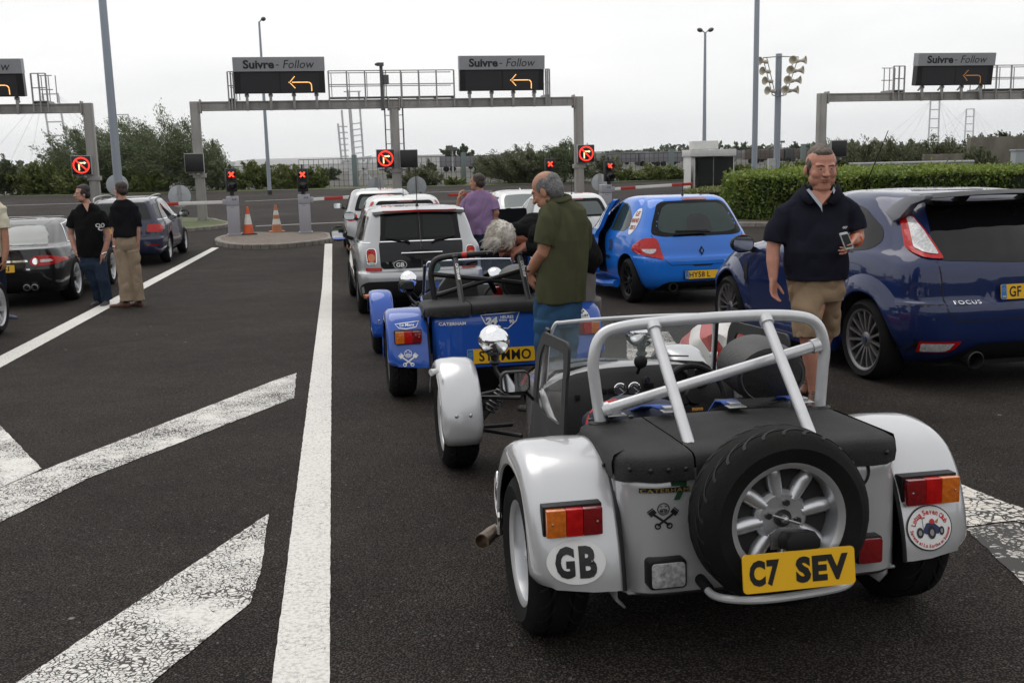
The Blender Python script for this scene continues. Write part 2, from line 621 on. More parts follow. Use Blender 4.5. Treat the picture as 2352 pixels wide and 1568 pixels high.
PAINT_LINE = road_paint('road_paint_fresh', .018, crack=30.)
PAINT_WORN = road_paint('road_paint_cracked', .21, crack=46.)
PAINT_BAD = road_paint('road_paint_flaking', .24, col=(.66, .62, .56), crack=22.)

def ground_sheet():
    b = MB()
    ys = [-12, -4] + [i*.75 for i in range(0, 44)] + [40, 50, 70, 95, 130, 200, 400, 900, 2500, 7900]
    xs = [-7000, -1500, -300, -80, -30, -12, -4, 0, 4, 12, 30, 80, 300, 1500, 7000]
    V = [(x, y, gz(y)) for y in ys for x in xs]
    n = len(xs)
    F = [(j*n+i, j*n+i+1, (j+1)*n+i+1, (j+1)*n+i) for j in range(len(ys)-1) for i in range(n-1)]
    b.add(V, F)
    return tag(b.build('ground', None, ASPHALT, smooth=30), kind='structure')
ground_sheet()

def sheet(name, poly, m, lift=.004, step=.6, jag=0., kind='structure'):
    """a flat marking or strip laid on the ground, poly in world x, y"""
    if jag:
        P = []
        for i in range(len(poly)):
            a, c = Vector((*poly[i], 0)), Vector((*poly[(i+1) % len(poly)], 0))
            k = max(1, int((c-a).length/.05))
            nrm = Vector((-(c-a).y, (c-a).x, 0)).normalized()
            for j in range(k):
                p = a + (c-a)*j/k + nrm*(R.random()-.5)*jag*(1 if j else 0)
                P.append((p.x, p.y))
        poly = P
    V, F = cut2d(poly2(poly), step)
    b = MB(); b.add([(x, y, gz(y)+lift) for x, y in V], F, m)
    o = b.build(name, None, m, smooth=30)
    if kind: o['kind'] = kind
    return o

def gp(*pts):
    """ground points under a closed outline, edges sampled so straight lines stay straight in view"""
    out = []
    for i, p in enumerate(pts):
        q = pts[(i+1) % len(pts)]
        a, c = G(*p), G(*q)
        k = max(1, min(24, int((c-a).length/1.0)))
        for j in range(k):
            out.append(tuple(G(p[0]+(q[0]-p[0])*ease(j/k, a, c), p[1]+(q[1]-p[1])*ease(j/k, a, c))[:2]))
    return out
def ease(t, a, c):
    """even steps along the ground for a step along the view"""
    da, dc = a.y, c.y
    return t*dc/max(1e-6, (da*(1-t)+dc*t)) if False else t

sheet('lane_line', gp((609, 1680), (758, 1680), (757, 1568), (763, 560), (746, 560), (740, 660), (625, 1568)), PAINT_LINE, jag=.004)
sheet('lane_line', gp((-330, 1020), (0, 845), (250, 708), (400, 626), (503, 569), (487, 569), (400, 614), (250, 690), (0, 818), (-330, 985)), PAINT_LINE, jag=.004)
sheet('road_marking', gp((-330, 1370), (0, 1200), (200, 1100), (676, 914), (681, 857), (620, 878), (100, 1080), (-330, 1240)), PAINT_WORN, jag=.008)
sheet('road_marking', gp((-300, 830), (0, 978), (96, 1078), (60, 1096), (0, 1122), (-330, 1235)), PAINT_WORN, lift=.008, jag=.008)
sheet('road_marking', gp((-60, 1640), (40, 1568), (330, 1373), (617, 1180), (602, 1300), (575, 1385), (350, 1568), (280, 1640)), PAINT_WORN, jag=.008)
sheet('road_marking', gp((2130, 1090), (2205, 1112), (2300, 1150), (2420, 1195), (2420, 1220), (2330, 1196), (2214, 1210), (2130, 1215)), PAINT_BAD, jag=.012)
sheet('road_marking', gp((2214, 1213), (2330, 1199), (2480, 1240), (2480, 1400), (2352, 1345), (2270, 1262)), road_paint('road_paint_gone', .60, col=(.5, .47, .43), crack=30.), jag=.012)
sheet('road_marking', gp((1440, 765), (1535, 762), (1560, 800), (1530, 850), (1440, 840)), road_paint('road_paint_rough', .3, col=(.6, .57, .52), crack=45.), jag=.012)
# lines on the far plaza
FARLINE = road_paint('road_paint_far', .08, col=(.40, .385, .37), crack=4.)
for a, b_ in (((0, 473), (330, 463)), ((820, 447), (1130, 438)), ((560, 463), (740, 455)), ((1400, 432), (1560, 425)), ((0, 500), (140, 497))):
    pa, pb = G(*a), G(*b_)
    sheet('lane_line', [(pa.x, pa.y), (pb.x, pb.y), (pb.x, pb.y+.5), (pa.x, pa.y+.5)], FARLINE)
pa, pb = G(590, 520), G(840, 509)
b = MB()
for i in range(60):
    p = pa.lerp(pb, i/59)
    b.box((p.x, p.y, gz(p.y)+.01), (.05, .16, .02))
tag(b.build('road_stud_row', None, mat('stud', (.5, .5, .48), rough=.6), smooth=0), kind='structure')
# grass verge and rough land beyond the plaza
GRASS = mat('verge_grass', (.075, .095, .028), rough=.9, var=.45, vscale=1.2, bump=.6, bscale=8)
DRY = mat('rough_land', (.075, .072, .058), rough=.95, var=.35, vscale=.12, bump=.5, bscale=1)
FARLAND = mat('far_land', (.07, .085, .045), rough=.95, var=.4, vscale=.02)
sheet('grass_verge', [(-140, 87), (-40, 87), (-14, 86.5), (17, 88.5), (60, 87), (140, 87), (140, 91.5), (-140, 91.5)], GRASS, lift=.01, step=40)
sheet('terrain', [(-300, 91.5), (300, 91.5), (500, 330), (-500, 330)], DRY, lift=.006, step=200)
sheet('terrain', [(-500, 330), (500, 330), (6500, 6800), (-6500, 6800)], FARLAND, lift=.006, step=2000)
# long low hills on the horizon
def hills(name, y, x0, x1, hfun, m, depth=900):
    b = MB(); n = 90; V = []; F = []
    for i in range(n+1):
        x = x0 + (x1-x0)*i/n; h = hfun(i/n)
        V += [(x, y, -2), (x, y+depth*.35, h*.75), (x, y+depth*.7, h), (x, y+depth*1.6, -2)]
    for i in range(n):
        for j in range(3): F.append((4*i+j, 4*i+4+j, 4*i+5+j, 4*i+1+j))
    b.add(V, F)
    return tag(b.build(name, None, m), kind='structure')
HILL = mat('hill', (.07, .085, .06), rough=1., var=.3, vscale=.003)
hills('hills', 3600, -400, 4200, lambda t: 4 + 24*min(1, t*1.3)**1.5*(1+.10*sin(t*37)+.06*sin(t*91)), HILL)
hills('hills', 5200, -4200, 1500, lambda t: 17 + 6*sin(t*9) + 4*sin(t*31), HILL)
# traffic islands: kerb ring and paved top
KERB = mat('kerb_stone', (.22, .20, .175), rough=.85, var=.25, vscale=5, bump=.4, bscale=40, dirt=.4, dscale=4)
PAVE = mat('island_paving', (.16, .13, .105), rough=.9, var=.3, vscale=9, bump=.5, bscale=60, dirt=.3, dscale=2)
def island(name, pts, top, h=.13, kw=.16):
    P = [Vector((p.x, p.y, 0)) for p in bez([(x, y, 0) for x, y in pts], 8, closed=True)]
    c = sum(P, Vector((0, 0, 0)))/len(P)
    b = MB(); n = len(P)
    inn = []
    for i in range(n):
        t = (P[(i+1) % n]-P[i-1]).normalized(); nr = Vector((-t.y, t.x, 0))
        if nr.dot(c-P[i]) < 0: nr = -nr
        inn.append(P[i]+nr*kw)
    rings = [(P, -.05, 0), (P, h-.02, 0), ([p.lerp(q, .12) for p, q in zip(P, inn)], h, 0), (inn, h, 0)]
    V = []
    for ring, z, _ in rings: V += [(p.x, p.y, gz(p.y)+z) for p in ring]
    F = []
    for k in range(3):
        for i in range(n): F.append((k*n+i, k*n+(i+1) % n, (k+1)*n+(i+1) % n, (k+1)*n+i))
    b.add(V, F, KERB)
    # joints between the kerb stones
    for i in range(0, n, 2):
        t = (inn[i]-P[i]).normalized()
        b.bar((P[i].x-t.x*.004, P[i].y-t.y*.004, gz(P[i].y)+h*.5-.03), (P[i].x+t.x*.01, P[i].y+t.y*.01, gz(P[i].y)+h*.5-.03), .012, h, SEAM)
    V2, F2 = cut2d(poly2([(p.x, p.y) for p in inn]), 1.2)
    b.add([(x, y, gz(y)+h-.004) for x, y in V2], F2, top)
    o = b.build(name, None, None, smooth=30)
    o['kind'] = 'structure'
    return o
island('traffic_island', gp((496, 562), (540, 571), (620, 572), (700, 566), (757, 558), (766, 551), (745, 543), (560, 543), (505, 552)), PAVE)
island('traffic_island', gp((250, 520), (330, 528), (390, 534), (470, 529), (524, 522), (530, 517), (490, 508), (380, 506), (250, 508)), GRASS, h=.12)
island('traffic_island', gp((1180, 497), (1240, 505), (1400, 498), (1440, 488), (1420, 480), (1240, 484)), PAVE)

# unseen bank added behind the camera to darken the reflections in the cars
b = MB(); V = []; n = 48
for i in range(n+1):
    a = pi+pi*i/n; w = 1+.10*sin(i*1.7)+.07*sin(i*4.1)
    V += [(44*cos(a), -4+34*sin(a), -.4), (50*cos(a), -4+40*sin(a), 6.5*w), (60*cos(a), -4+50*sin(a), 9.5*w), (90*cos(a), -4+80*sin(a), -.4)]
b.add(V, [(4*i+j, 4*i+4+j, 4*i+5+j, 4*i+1+j) for i in range(n) for j in range(3)])
tag(b.build('terrain', None, mat('unseen_bank', (.045, .05, .025), rough=1., var=.5, vscale=.5), smooth=60), kind='structure')
# ------------------------------------------------------------------ gantries with their signs
LANE_YAW = radians(10.3)
P0 = G(467, 513)
GU = Vector((cos(LANE_YAW), sin(LANE_YAW), 0)); GN = Vector((-sin(LANE_YAW), cos(LANE_YAW), 0))
def gantry_at(u, n=0., z=0.):
    p = P0 + GU*u + GN*n
    return Vector((p.x, p.y, P0.z + z))
GROT = (0, 0, LANE_YAW)
CONC = mat('gantry_grey', (.33, .315, .30), rough=.6, var=.14, vscale=2.5, dirt=.35, dscale=2.2, dcol=(.17, .15, .13), stretch=(1, 1, .35))
RAILM = mat('rail_steel', (.34, .335, .33), rough=.45, metal=.5, dirt=.3, dscale=4)
SIGNGREY = mat('sign_grey', (.31, .315, .335), rough=.45, var=.05)
DISPLAY = mat('display_black', (.012, .012, .014), rough=.35)
LEDPANEL = mat('led_panel', (.022, .022, .026), rough=.6, bump=.3, bscale=120)
AMBER = mat('led_amber', (.8, .45, .15), emit=(1, .52, .16), estr=1.5)
AMBERDIM = mat('led_amber_dim', (.35, .18, .06), emit=(1, .45, .12), estr=.28)
LEDRED = mat('led_red', (.6, .03, .02), emit=(1, .035, .02), estr=1.5)
LEDYEL = mat('led_yellow', (.8, .65, .3), emit=(1, .82, .42), estr=1.3)
LETTER = mat('sign_letters', (.015, .015, .018), rough=.5)

def gantry(u0, legs, label, x0, x1, bays, midleg=None, camera=False):
    t = thing('gantry', label, 'gantry', gantry_at(u0), GROT, 'gantries over the lanes')
    for lx in legs:
        b = MB()
        top = 4.18 if lx == midleg else 4.54
        b.box((lx, 0, top/2), (.34, .30, top)); b.box((lx, -.16, top/2), (.22, .03, top-.02)); b.box((lx, .16, top/2), (.22, .03, top-.02))
        b.box((lx, 0, .02), (.62, .56, .04))
        for sx in (-.24, .24):
            for sy in (-.2, .2): b.cyl((lx+sx, sy, .04), (lx+sx, sy, .16), .03, n=6); b.bar((lx+sx*.7, sy*.8, .04), (lx+sx*.7, sy*.8, .22), .03, .12)
        b.box((lx, 0, 2.78 if False else 1.80), (.46, .42, .16))
        b.build('leg', t, CONC, bevel=.012)
    b = MB()
    b.box(((x0+x1)/2, 0, 4.505), (x1-x0, .32, .05)); b.box(((x0+x1)/2, 0, 4.215), (x1-x0, .32, .05)); b.box(((x0+x1)/2, 0, 4.36), (x1-x0-.01, .24, .25))
    for lx in legs:
        for s in (-.21, .21):
            if x0 < lx+s < x1: b.box((lx+s, 0, 4.36), (.05, .42, .5))
    k = int((x1-x0)/.62)
    for i in range(k): b.box((x0+(i+.5)*(x1-x0)/k, -.0, 4.36), (.014, .29, .24))
    b.build('beam', t, CONC, bevel=.006)
    for a, c in bays:
        b = MB(); n = max(2, int((c-a)/.62))
        for i in range(n+1):
            x = a+(c-a)*i/n
            b.bar((x, -.22, 4.2), (x, -.22, 5.6), .055, .05); b.bar((x+.12, .75, 4.6), (x+.12, .75, 5.6), .03, .03)
            b.bar((x, -.22, 4.57), (x, .78, 4.57), .05, .06)
        for z in (5.6, 5.09):
            b.tube([(a, -.22, z), (c, -.22, z)], .02, 6); b.tube([(a, .75, z), (c, .75, z)], .018, 6)
        b.box(((a+c)/2, .3, 4.62), (c-a, .95, .03))
        b.build('walkway_rail', t, RAILM)
    if camera:
        b = MB()
        b.bar((7.0, -.3, 4.1), (7.0, -.3, 5.75), .12, .1); b.box((6.97, -.32, 5.82), (.26, .2, .12)); b.cyl((6.85, -.36, 5.82), (6.8, -.5, 5.80), .05, n=10)
        b.box((7.17, -.32, 5.25), (.2, .2, .34)); b.bar((7.17, -.25, 4.6), (7.17, -.25, 5.6), .03, .03)
        b.build('camera_mast', t, mat('mast_dark', (.09, .09, .095), rough=.5))
        b = MB()
        for sx in (-.34, .36):
            for yy in (.15, .45): b.bar((7.45+sx, yy, 1.9), (7.45+sx, yy, 4.5), .03, .03)
            for i in range(9): b.bar((7.45+sx, .15, 2.1+i*.28), (7.45+sx, .45, 2.1+i*.28), .02, .02)
        for i in range(4):
            b.tube([(7.45+.34*cos(q), .3+.42*sin(q), 2.3+i*.55) for q in [pi*j/8 for j in range(9)]], .015, 5)
        b.build('access_ladder', t, mat('mast_dark', (.09, .09, .095)))
    return t

def follow_sign(u, label, lit=True, yaw=0., w=3.35):
    t = thing('overhead_sign', label, 'road sign', gantry_at(u, -.42), (0, 0, LANE_YAW+yaw), 'overhead lane signs')
    tilt = Matrix.Rotation(radians(6), 3, 'X')
    o = Vector((0, 0, 4.78))
    def P(x, z, y=0.): return o + tilt @ Vector((x, y, z))
    k = w/3.35
    def bx(m, x0, x1, z0, z1, y0, y1, nm, par, bev=.01):
        b = MB(); c = P((x0+x1)/2, (z0+z1)/2, (y0+y1)/2)
        b.box(c, (x1-x0, y1-y0, z1-z0), m, tilt)
        return b.build(nm, par, None, bevel=bev, smooth=0)
    h = bx(DISPLAY, -1.66*k, 1.66*k, 0, .80, -.12, .22, 'display_housing', t)
    fz = bx(SIGNGREY, -1.675*k, 1.675*k, .802, 1.32, -.18, .22, 'title_board', t)
    pl = bx(LEDPANEL, -1.44*k, -.02*k, .03, .77, -.126, -.10, 'led_panel', h, .004)
    pr = bx(LEDPANEL, .03*k, 1.44*k, .03, .77, -.126, -.10, 'led_panel', h, .004)
    fr = frame(P(0, 1.06, -.182), tilt @ Vector((1, 0, 0)), tilt @ Vector((0, 0, 1)), tilt @ Vector((0, -1, 0)))
    b = MB()
    for s, cx, ww, hh, cy, bold, sh in (('Suivre', -.74*k, 1.13*k, .315, .0, .035, 0), ('-', -.06*k, .11*k, .035, -.03, .03, 0), ('Follow', .72*k, 1.15*k, .30, 0, 0, .22)):
        V, F = text2d(s, ww, hh, bold, sh)
        b.add([fr(x+cx, y+cy, .003) for x, y in V], F)
    b.build('lettering', fz, LETTER, smooth=0)
    fr = frame(P(.735*k, .40, -.128), tilt @ Vector((1, 0, 0)), tilt @ Vector((0, 0, 1)), tilt @ Vector((0, -1, 0)))
    pts = []
    for i in range(6): pts += [(-.38+.04*i*.9, .04*i), (-.38+.04*i*.9, -.04*i)] if i else [(-.40, 0)]
    for i in range(14): pts.append((-.27+i*.042, 0))
    for i in range(1, 5): a = pi/2*i/5; pts.append((.29+.13*sin(a)*1, -.13+.13*cos(a)))
    for i in range(5): pts.append((.42, -.14-.042*i))
    b = MB()
    for x, y in pts:
        b.lathe([(0, .012), (.017, .008), (.021, 0)], fr(x, y, 0), tilt @ Vector((0, -1, 0)), 8)
    b.build('arrow', pr, AMBER if lit else AMBERDIM, smooth=60)
    for x in (-1.25, -.38, .48, 1.32):
        b = MB(); b.bar((x*k, .12, 4.83), (x*k, .12, 4.16), .10, .09); b.box((x*k, .12, 4.72), (.16, .12, .10)); b.bar((x*k, .12, 4.78), (x*k, .42, 4.6), .06, .05)
        b.build('bracket', t, RAILM, bevel=.005)
    return t

def matrix_sign(u, z, label, lit, n=-.34, tilt=0., back=.0):
    t = thing('lane_control_sign' if lit else 'blank_sign', label, 'road sign', gantry_at(u, n, z), GROT, 'lit no right turn signs' if lit else 'blank panels on the gantry legs')
    b = MB(); b.box((0, .05, 0), (.70, .16, .70)); b.build('case', t, GALV if False else mat('sign_case', (.42, .42, .43), rough=.5), bevel=.012)
    b = MB(); b.box((0, -.04, 0), (.665, .03, .665)); f = b.build('face', t, DISPLAY, bevel=.004)
    if lit:
        fr = frame((0, -.057, 0), (1, 0, 0), (0, 0, 1), (0, -1, 0))
        b = MB()
        V, F = annulus(oval(.60, .60), oval(.49, .49)); b.add([fr(x, y) for x, y in V], F)
        V, F = ribbon([(-.19, .19), (.19, -.19)], .05); b.add([fr(x, y, .002) for x, y in V], F)
        b.build('red_ring', t, LEDRED, smooth=0)
        b = MB()
        for poly in ([(-.105, -.19), (-.055, -.19), (-.055, .045), (-.105, .045)], [(-.07, .06), (.11, .06), (.11, .105), (-.105, .105)], [(.10, .03), (.185, .083), (.10, .135)]):
            b.add([fr(x, y, .0) for x, y in poly], [tuple(range(len(poly)))])
        b.build('turn_arrow', t, LEDYEL, smooth=0)
    b = MB(); b.bar((0, .1, -.34), (0, .3, -.5), .09, .08); b.box((0, .2, -.42), (.5, .1, .07)); b.ell((.1, .05, -.42), (.07, .06, .06), 10, 6)
    b.build('bracket', t, CONC, bevel=.006)
    return t

gantry(0, [0, 7.45, 14.82], 'grey steel gantry carrying two follow signs across the middle lanes', .17, 14.65, [(1.28, 1.5), (5.0, 9.8), (13.45, 13.6)], midleg=7.45, camera=True)
gantry(-18.62, [0, 14.82], 'grey gantry at the left edge, cut by the picture', .17, 14.65, [(9.9, 10.2), (13.0, 13.5)])
gantry(25.3, [0, 14.8], 'grey gantry at the right edge, behind the man in navy', .17, 14.65, [(3.1, 3.6), (7.2, 10.0)])
follow_sign(3.2, 'overhead Suivre Follow sign, left one of two on the middle gantry')
follow_sign(11.64, 'overhead Suivre Follow sign, right one of two on the middle gantry')
follow_sign(-7.46, 'overhead Suivre Follow sign cut off by the left picture edge', w=3.35)
follow_sign(31.0, 'overhead Suivre Follow sign with a dim arrow, on the right hand gantry', lit=False, w=3.55)
matrix_sign(-4.14, 2.29, 'lit no right turn sign behind the two men in black tops', True)
matrix_sign(7.02, 2.28, 'lit no right turn sign beside a blank panel on the middle leg', True)
matrix_sign(15.02, 2.29, 'lit no right turn sign on the right leg above the white hatchback', True)
matrix_sign(-.13, 2.28, 'blank dark panel on the left leg of the middle gantry', False)
matrix_sign(7.92, 2.25, 'blank dark panel beside the lit sign on the middle leg', False)
matrix_sign(25.95, 2.25, 'blank dark panel behind the head of the man in navy', False)

# ------------------------------------------------------------------ round signs seen from behind
ALUBACK = mat('sign_back', (.40, .425, .45), rough=.6, var=.08)
def round_back(px, py, rpx, y, label, half=0.):
    c = AT(px, py, y); r = rpx*y/FPX
    t = thing('round_sign', label, 'road sign', (c.x, c.y, gz(y)), GROT, 'round road signs seen from behind')
    hz = c.z-gz(y)
    b = MB(); b.lathe([(0, -.012), (r-.01, -.012), (r, -.006), (r, .006), (r-.01, .012), (0, .012)], (0, -.05, hz), (0, 1, 0), 36)
    b.box((r*.35, -.068, -r*.66+hz), (.08, .008, .06), mat('sign_sticker', (.05, .05, .055)))
    b.build('disc', t, ALUBACK, smooth=40)
    b = MB(); b.cyl((0, -.0, 0), (0, 0, hz+r*.98), .035, n=10); b.box((0, -.04, hz+.1), (.16, .1, .05)); b.box((0, -.04, hz-.14), (.16, .1, .05))
    b.bar((0, -.075, hz-r*.97), (0, -.075, hz+r*.97), .12, .015)
    b.build('post', t, GALV)
round_back(413, 451, 25, 37, 'round grey sign back beside the left leg of the middle gantry')
round_back(270, 425, 24, 38, 'round grey sign back hidden behind the man in khaki trousers')
round_back(865, 428, 21, 44, 'round grey sign back left of the middle gantry leg')
round_back(957, 428, 22, 44, 'round grey sign back right of the middle gantry leg')
round_back(1377, 419, 19.5, 43, 'round grey sign back beside the rightmost red cross signal')
round_back(1942, 402, 22, 46, 'round grey sign back behind the head of the man in navy')

# ------------------------------------------------------------------ barriers, signals, cones on the islands
BOXGREY = mat('barrier_box', (.33, .325, .36), rough=.45, var=.05, dirt=.25, dscale=3, dcol=(.22, .21, .2), stretch=(1, 1, .3))
ARMW = mat('arm_white', (.72, .71, .68), rough=.4, dirt=.15)
ARMR = mat('arm_red', (.42, .03, .02), rough=.4, dirt=.15)
def barrier(p, hgt, armdir, length, label, rise=0., zarm=None, yaw=0., segs=None):
    t = thing('barrier', label, 'barrier', p, (0, 0, LANE_YAW+yaw), 'lane barriers')
    b = MB(); b.box((0, 0, hgt*.38), (.34, .36, hgt*.76)); b.box((0, 0, .02), (.42, .44, .04)); b.build('cabinet', t, BOXGREY, bevel=.012)
    b = MB(); b.box((0, 0, hgt*.882), (.345, .37, hgt*.232)); hd = b.build('cabinet_head', t, BOXGREY, bevel=.02)
    b = MB(); b.box((0, -.181, hgt*.72), (.10, .006, .014)); b.cyl((.03, -.186, hgt*.92), (.03, -.19, hgt*.92), .026, n=14); b.box((.1, -.186, hgt*.92), (.05, .004, .05))
    b.build('lock_plate', hd, mat('lock_plate', (.12, .12, .2), rough=.4), smooth=40)
    z = zarm or hgt*.86
    w = MB(); r = MB()
    n = int(length/.55); cur = .18
    arr = segs or [(.62, 0), (.62, 1)]*9
    for ln, red in arr:
        if cur >= length: break
        e = min(cur+ln, length)
        q = [(armdir*cur, -.12, z+rise*cur), (armdir*e, -.12, z+rise*e)]
        (r if red else w).bar(q[0], q[1], .055, .095)
        cur = e
    arm = w.build('arm', t, ARMW, bevel=.012)
    r.build('red_stripe', arm, ARMR, bevel=.012)
    b = MB(); b.box((armdir*.2, -.1, z), (.16, .12, .16)); b.build('arm_clamp', t, BOXGREY, bevel=.02)
    return t
ISZ = .125
def onisle(px, py):
    p = G(px, py); p.z += ISZ; return p
b1, b2 = onisle(540, 549), onisle(703, 544)
barrier(b1, 1.14, -1, 3.1, 'grey barrier box with its arm to the left, left end of the cone island', segs=[(1.35, 0), (.55, 1), (1.15, 0), (.6, 1)], rise=-.005)
barrier(b2, 1.14, 1, 3.0, 'grey barrier box with its arm to the right, right end of the cone island', segs=[(.42, 0), (.55, 1), (1.2, 0), (.6, 1)], rise=.03)
b3 = AT(1262, 480, 34.0); b3.z = gz(34)+ISZ
b4 = AT(1391, 480, 34.6); b4.z = gz(34)+ISZ
barrier(b3, 1.12, -1, 3.28, 'barrier box hidden behind the white cars, arm tip by the purple shirt', segs=[(.5, 0), (.6, 1), (1.2, 0), (.83, 1), (.3, 0)])
barrier(b4, 1.14, 1, 2.95, 'grey barrier box by the blue hatchback, arm rising behind its roof', segs=[(.3, 0), (.5, 1), (1.25, 0), (.75, 1), (.2, 0)], rise=.035)

SIGBLK = mat('signal_black', (.012, .012, .013), rough=.5)
def signal(px, py, y, label, yaw=0., post=.5):
    c = AT(px, py, y)
    base = post
    t = thing('traffic_signal', label, 'traffic light', (c.x, c.y, c.z-.28-base), (0, 0, LANE_YAW+yaw), 'red cross lane signals')
    z = base+.28
    b = MB(); b.box((0, .03, z), (.27, .16, .60)); b.box((0, .06, z+.34), (.05, .05, .14)); hd = b.build('signal_head', t, SIGBLK, bevel=.03)
    for zz in (z+.145, z-.145):
        b = MB(); b.lathe([(.105, -.05), (.112, -.05), (.112, -.20), (.105, -.20)], (0, 0, zz), (0, 1, 0), 24, a0=-.45, a1=pi+.45, closed_prof=True); b.build('visor', hd, SIGBLK)
        b = MB(); b.lathe([(0, -.062), (.07, -.058), (.1, -.05)], (0, 0, zz), (0, 1, 0), 24); b.build('lens', hd, mat('lens_dark', (.01, .01, .011), rough=.15))
    fr = frame((0, -.068, z+.145), (1, 0, 0), (0, 0, 1), (0, -1, 0))
    b = MB()
    for s in (1, -1):
        V, F = ribbon([(-.062, -.062*s), (.062, .062*s)], .042); b.add([fr(x, y_, .001*s) for x, y_ in V], F)
    b.build('red_cross', hd, mat('cross_red', (.7, .04, .02), emit=(1, .06, .025), estr=2.0), smooth=0)
    b = MB(); b.cyl((0, .03, 0), (0, .03, base), .042, n=12); b.cyl((0, .03, base-.12), (0, .03, base), .055, n=12, m=SIGBLK)
    b.build('post', t, GALV)
    t.scale = (1.14, 1.14, 1.14); t.location.z -= .14*(base+.28)
    return t
signal(531, 414, b1.y, 'red cross signal on the left barrier box of the cone island', yaw=radians(14))
signal(695, 414, b2.y, 'red cross signal on the right barrier box of the cone island', yaw=radians(2))
signal(1263, 389, 34.0, 'red cross signal behind the head of the man in olive')
signal(1399, 393, 34.6, 'red cross signal on the barrier box by the blue hatchback', yaw=radians(8))

ORANGE = mat('cone_orange', (.62, .09, .018), rough=.5, dirt=.2, dscale=8)
FADED = mat('cone_faded', (.42, .15, .055), rough=.7, dirt=.5, dscale=9, dcol=(.3, .24, .18))
CONEW = mat('cone_white', (.66, .64, .60), rough=.5, dirt=.25, dscale=9)
def cone(p, old, label):
    t = thing('traffic_cone', label, 'traffic cone', p, (0, 0, LANE_YAW+.2), 'traffic cones on the island')
    H_ = .82
    m1, m2 = (FADED, CONEW) if old else (ORANGE, CONEW)
    rr = lambda z: .165-(.165-.032)*z/H_
    bands = [(.03, .23, m1), (.23, .40, m2), (.40, .52, m1), (.52, .66, m2), (.66, H_, m1)] if old else [(.03, .30, m1), (.30, .60, m2), (.60, H_, m1)]
    for a, c, m in bands:
        pr = [(rr(a)+.002, a), (rr(c)+.001, c)]
        if c == H_: pr += [(.02, H_+.005), (0, H_+.005)]
        b = MB(); b.lathe(pr, (0, 0, 0), (0, 0, 1), 24); b.build('white_band' if m is CONEW else 'orange_band', t, m)
    b = MB(); b.prism(rrect(.46, .46, .08), 0, .035, fr=lambda u, v, h: (u, v, h)); b.build('foot', t, FADED if old else mat('cone_foot', (.05, .03, .025), rough=.8), bevel=.008)
cone(onisle(572, 548), False, 'bright orange traffic cone with one white band and dark foot')
cone(onisle(637, 542), True, 'faded dirty traffic cone with two white bands')

# ------------------------------------------------------------------ lamp posts and the loudspeaker mast
POLE = mat('pole_paint', (.30, .335, .385), rough=.45, metal=.3, var=.08, vscale=1.5, stretch=(1, 1, .2))
def pole(base, height, r0, r1, name, label, cat, group=None, dark=False):
    t = thing(name, label, cat, base, (0, 0, 0), group)
    b = MB(); b.tube([(0, 0, 0), (0, 0, height)], [r0, r1], 16); b.build('pole', t, POLE)
    b = MB(); b.lathe([(r0*1.9, 0), (r0*1.9, .02), (r0*1.15, .04), (r0*1.1, .3), (r0*1.02, .31)], n=16); b.build('base_collar', t, SIGBLK if dark else POLE)
    return t
def lamp_heads(t, h, spread, n=2):
    for s in ((-1, 1) if n == 2 else (1,)):
        b = MB(); b.tube([(0, 0, h-.05), (s*spread*.4, 0, h+.12)], .035, 8); b.ell((s*spread*.75, -.05, h+.16), (spread*.42, .26, .14), 14, 8, rot=Matrix.Rotation(-s*.35, 3, 'Y'))
        b.build('lamp_head', t, mat('lamp_head', (.10, .10, .10), rough=.4))
p = AT(285, 480, 36.5)
pole((p.x-.12, p.y, gz(36)), 17, .15, .10, 'lamp_post', 'tall pale blue lamp post rising beside the man in khaki trousers', 'lamp post', 'tall lamp posts')
p = G(620, 447)
t = pole(p, 11.9, .15, .07, 'lamp_post', 'slim lamp post seen behind the left sign of the middle gantry', 'lamp post', 'tall lamp posts', dark=True)
lamp_heads(t, 11.9, .42, 1)
p = AT(1617, 400, 74); hh = AT(1620, 75, 74).z-gz(74)
t = pole((p.x, p.y, gz(74)), hh, .16, .08, 'lamp_post', 'lamp post with two heads rising behind the white booth', 'lamp post', 'tall lamp posts')
lamp_heads(t, hh, .5, 2)
p = AT(1732, 420, 43)
pole((p.x, p.y, gz(43)), 17, .12, .085, 'lamp_post', 'tall lamp post in front of the horn mast, top out of frame', 'lamp post', 'tall lamp posts')
yh = 45.0
p = AT(1783, 420, yh); hh = AT(1787, 124, yh).z-gz(yh)
t = pole((p.x, p.y, gz(yh)), hh, .14, .13, 'loudspeaker_mast', 'mast with a fan of horn loudspeakers beside the tall lamp post', 'loudspeaker mast')
b = MB(); b.box((-.22, 0, .95), (.3, .3, 1.9)); b.build('cabinet', t, GALV, bevel=.02)
HORN = mat('horn_beige', (.56, .51, .42), rough=.55, dirt=.2)
b = MB()
for s, (xt, xb) in ((-1, (-.70, -.28)), (1, (.78, .30))):
    b.tube([(0, -.15, hh-.12), (xt, -.15, hh-.16)], .022, 6); b.tube([(0, -.15, hh-1.75), (xb, -.15, hh-1.68)], .022, 6)
    for q in (0, .16*s): b.tube([(xt-q, -.15, hh-.16), (xb-q*.8, -.15, hh-1.68)], .018, 6)
b.build('speaker_frame', t, GALV)
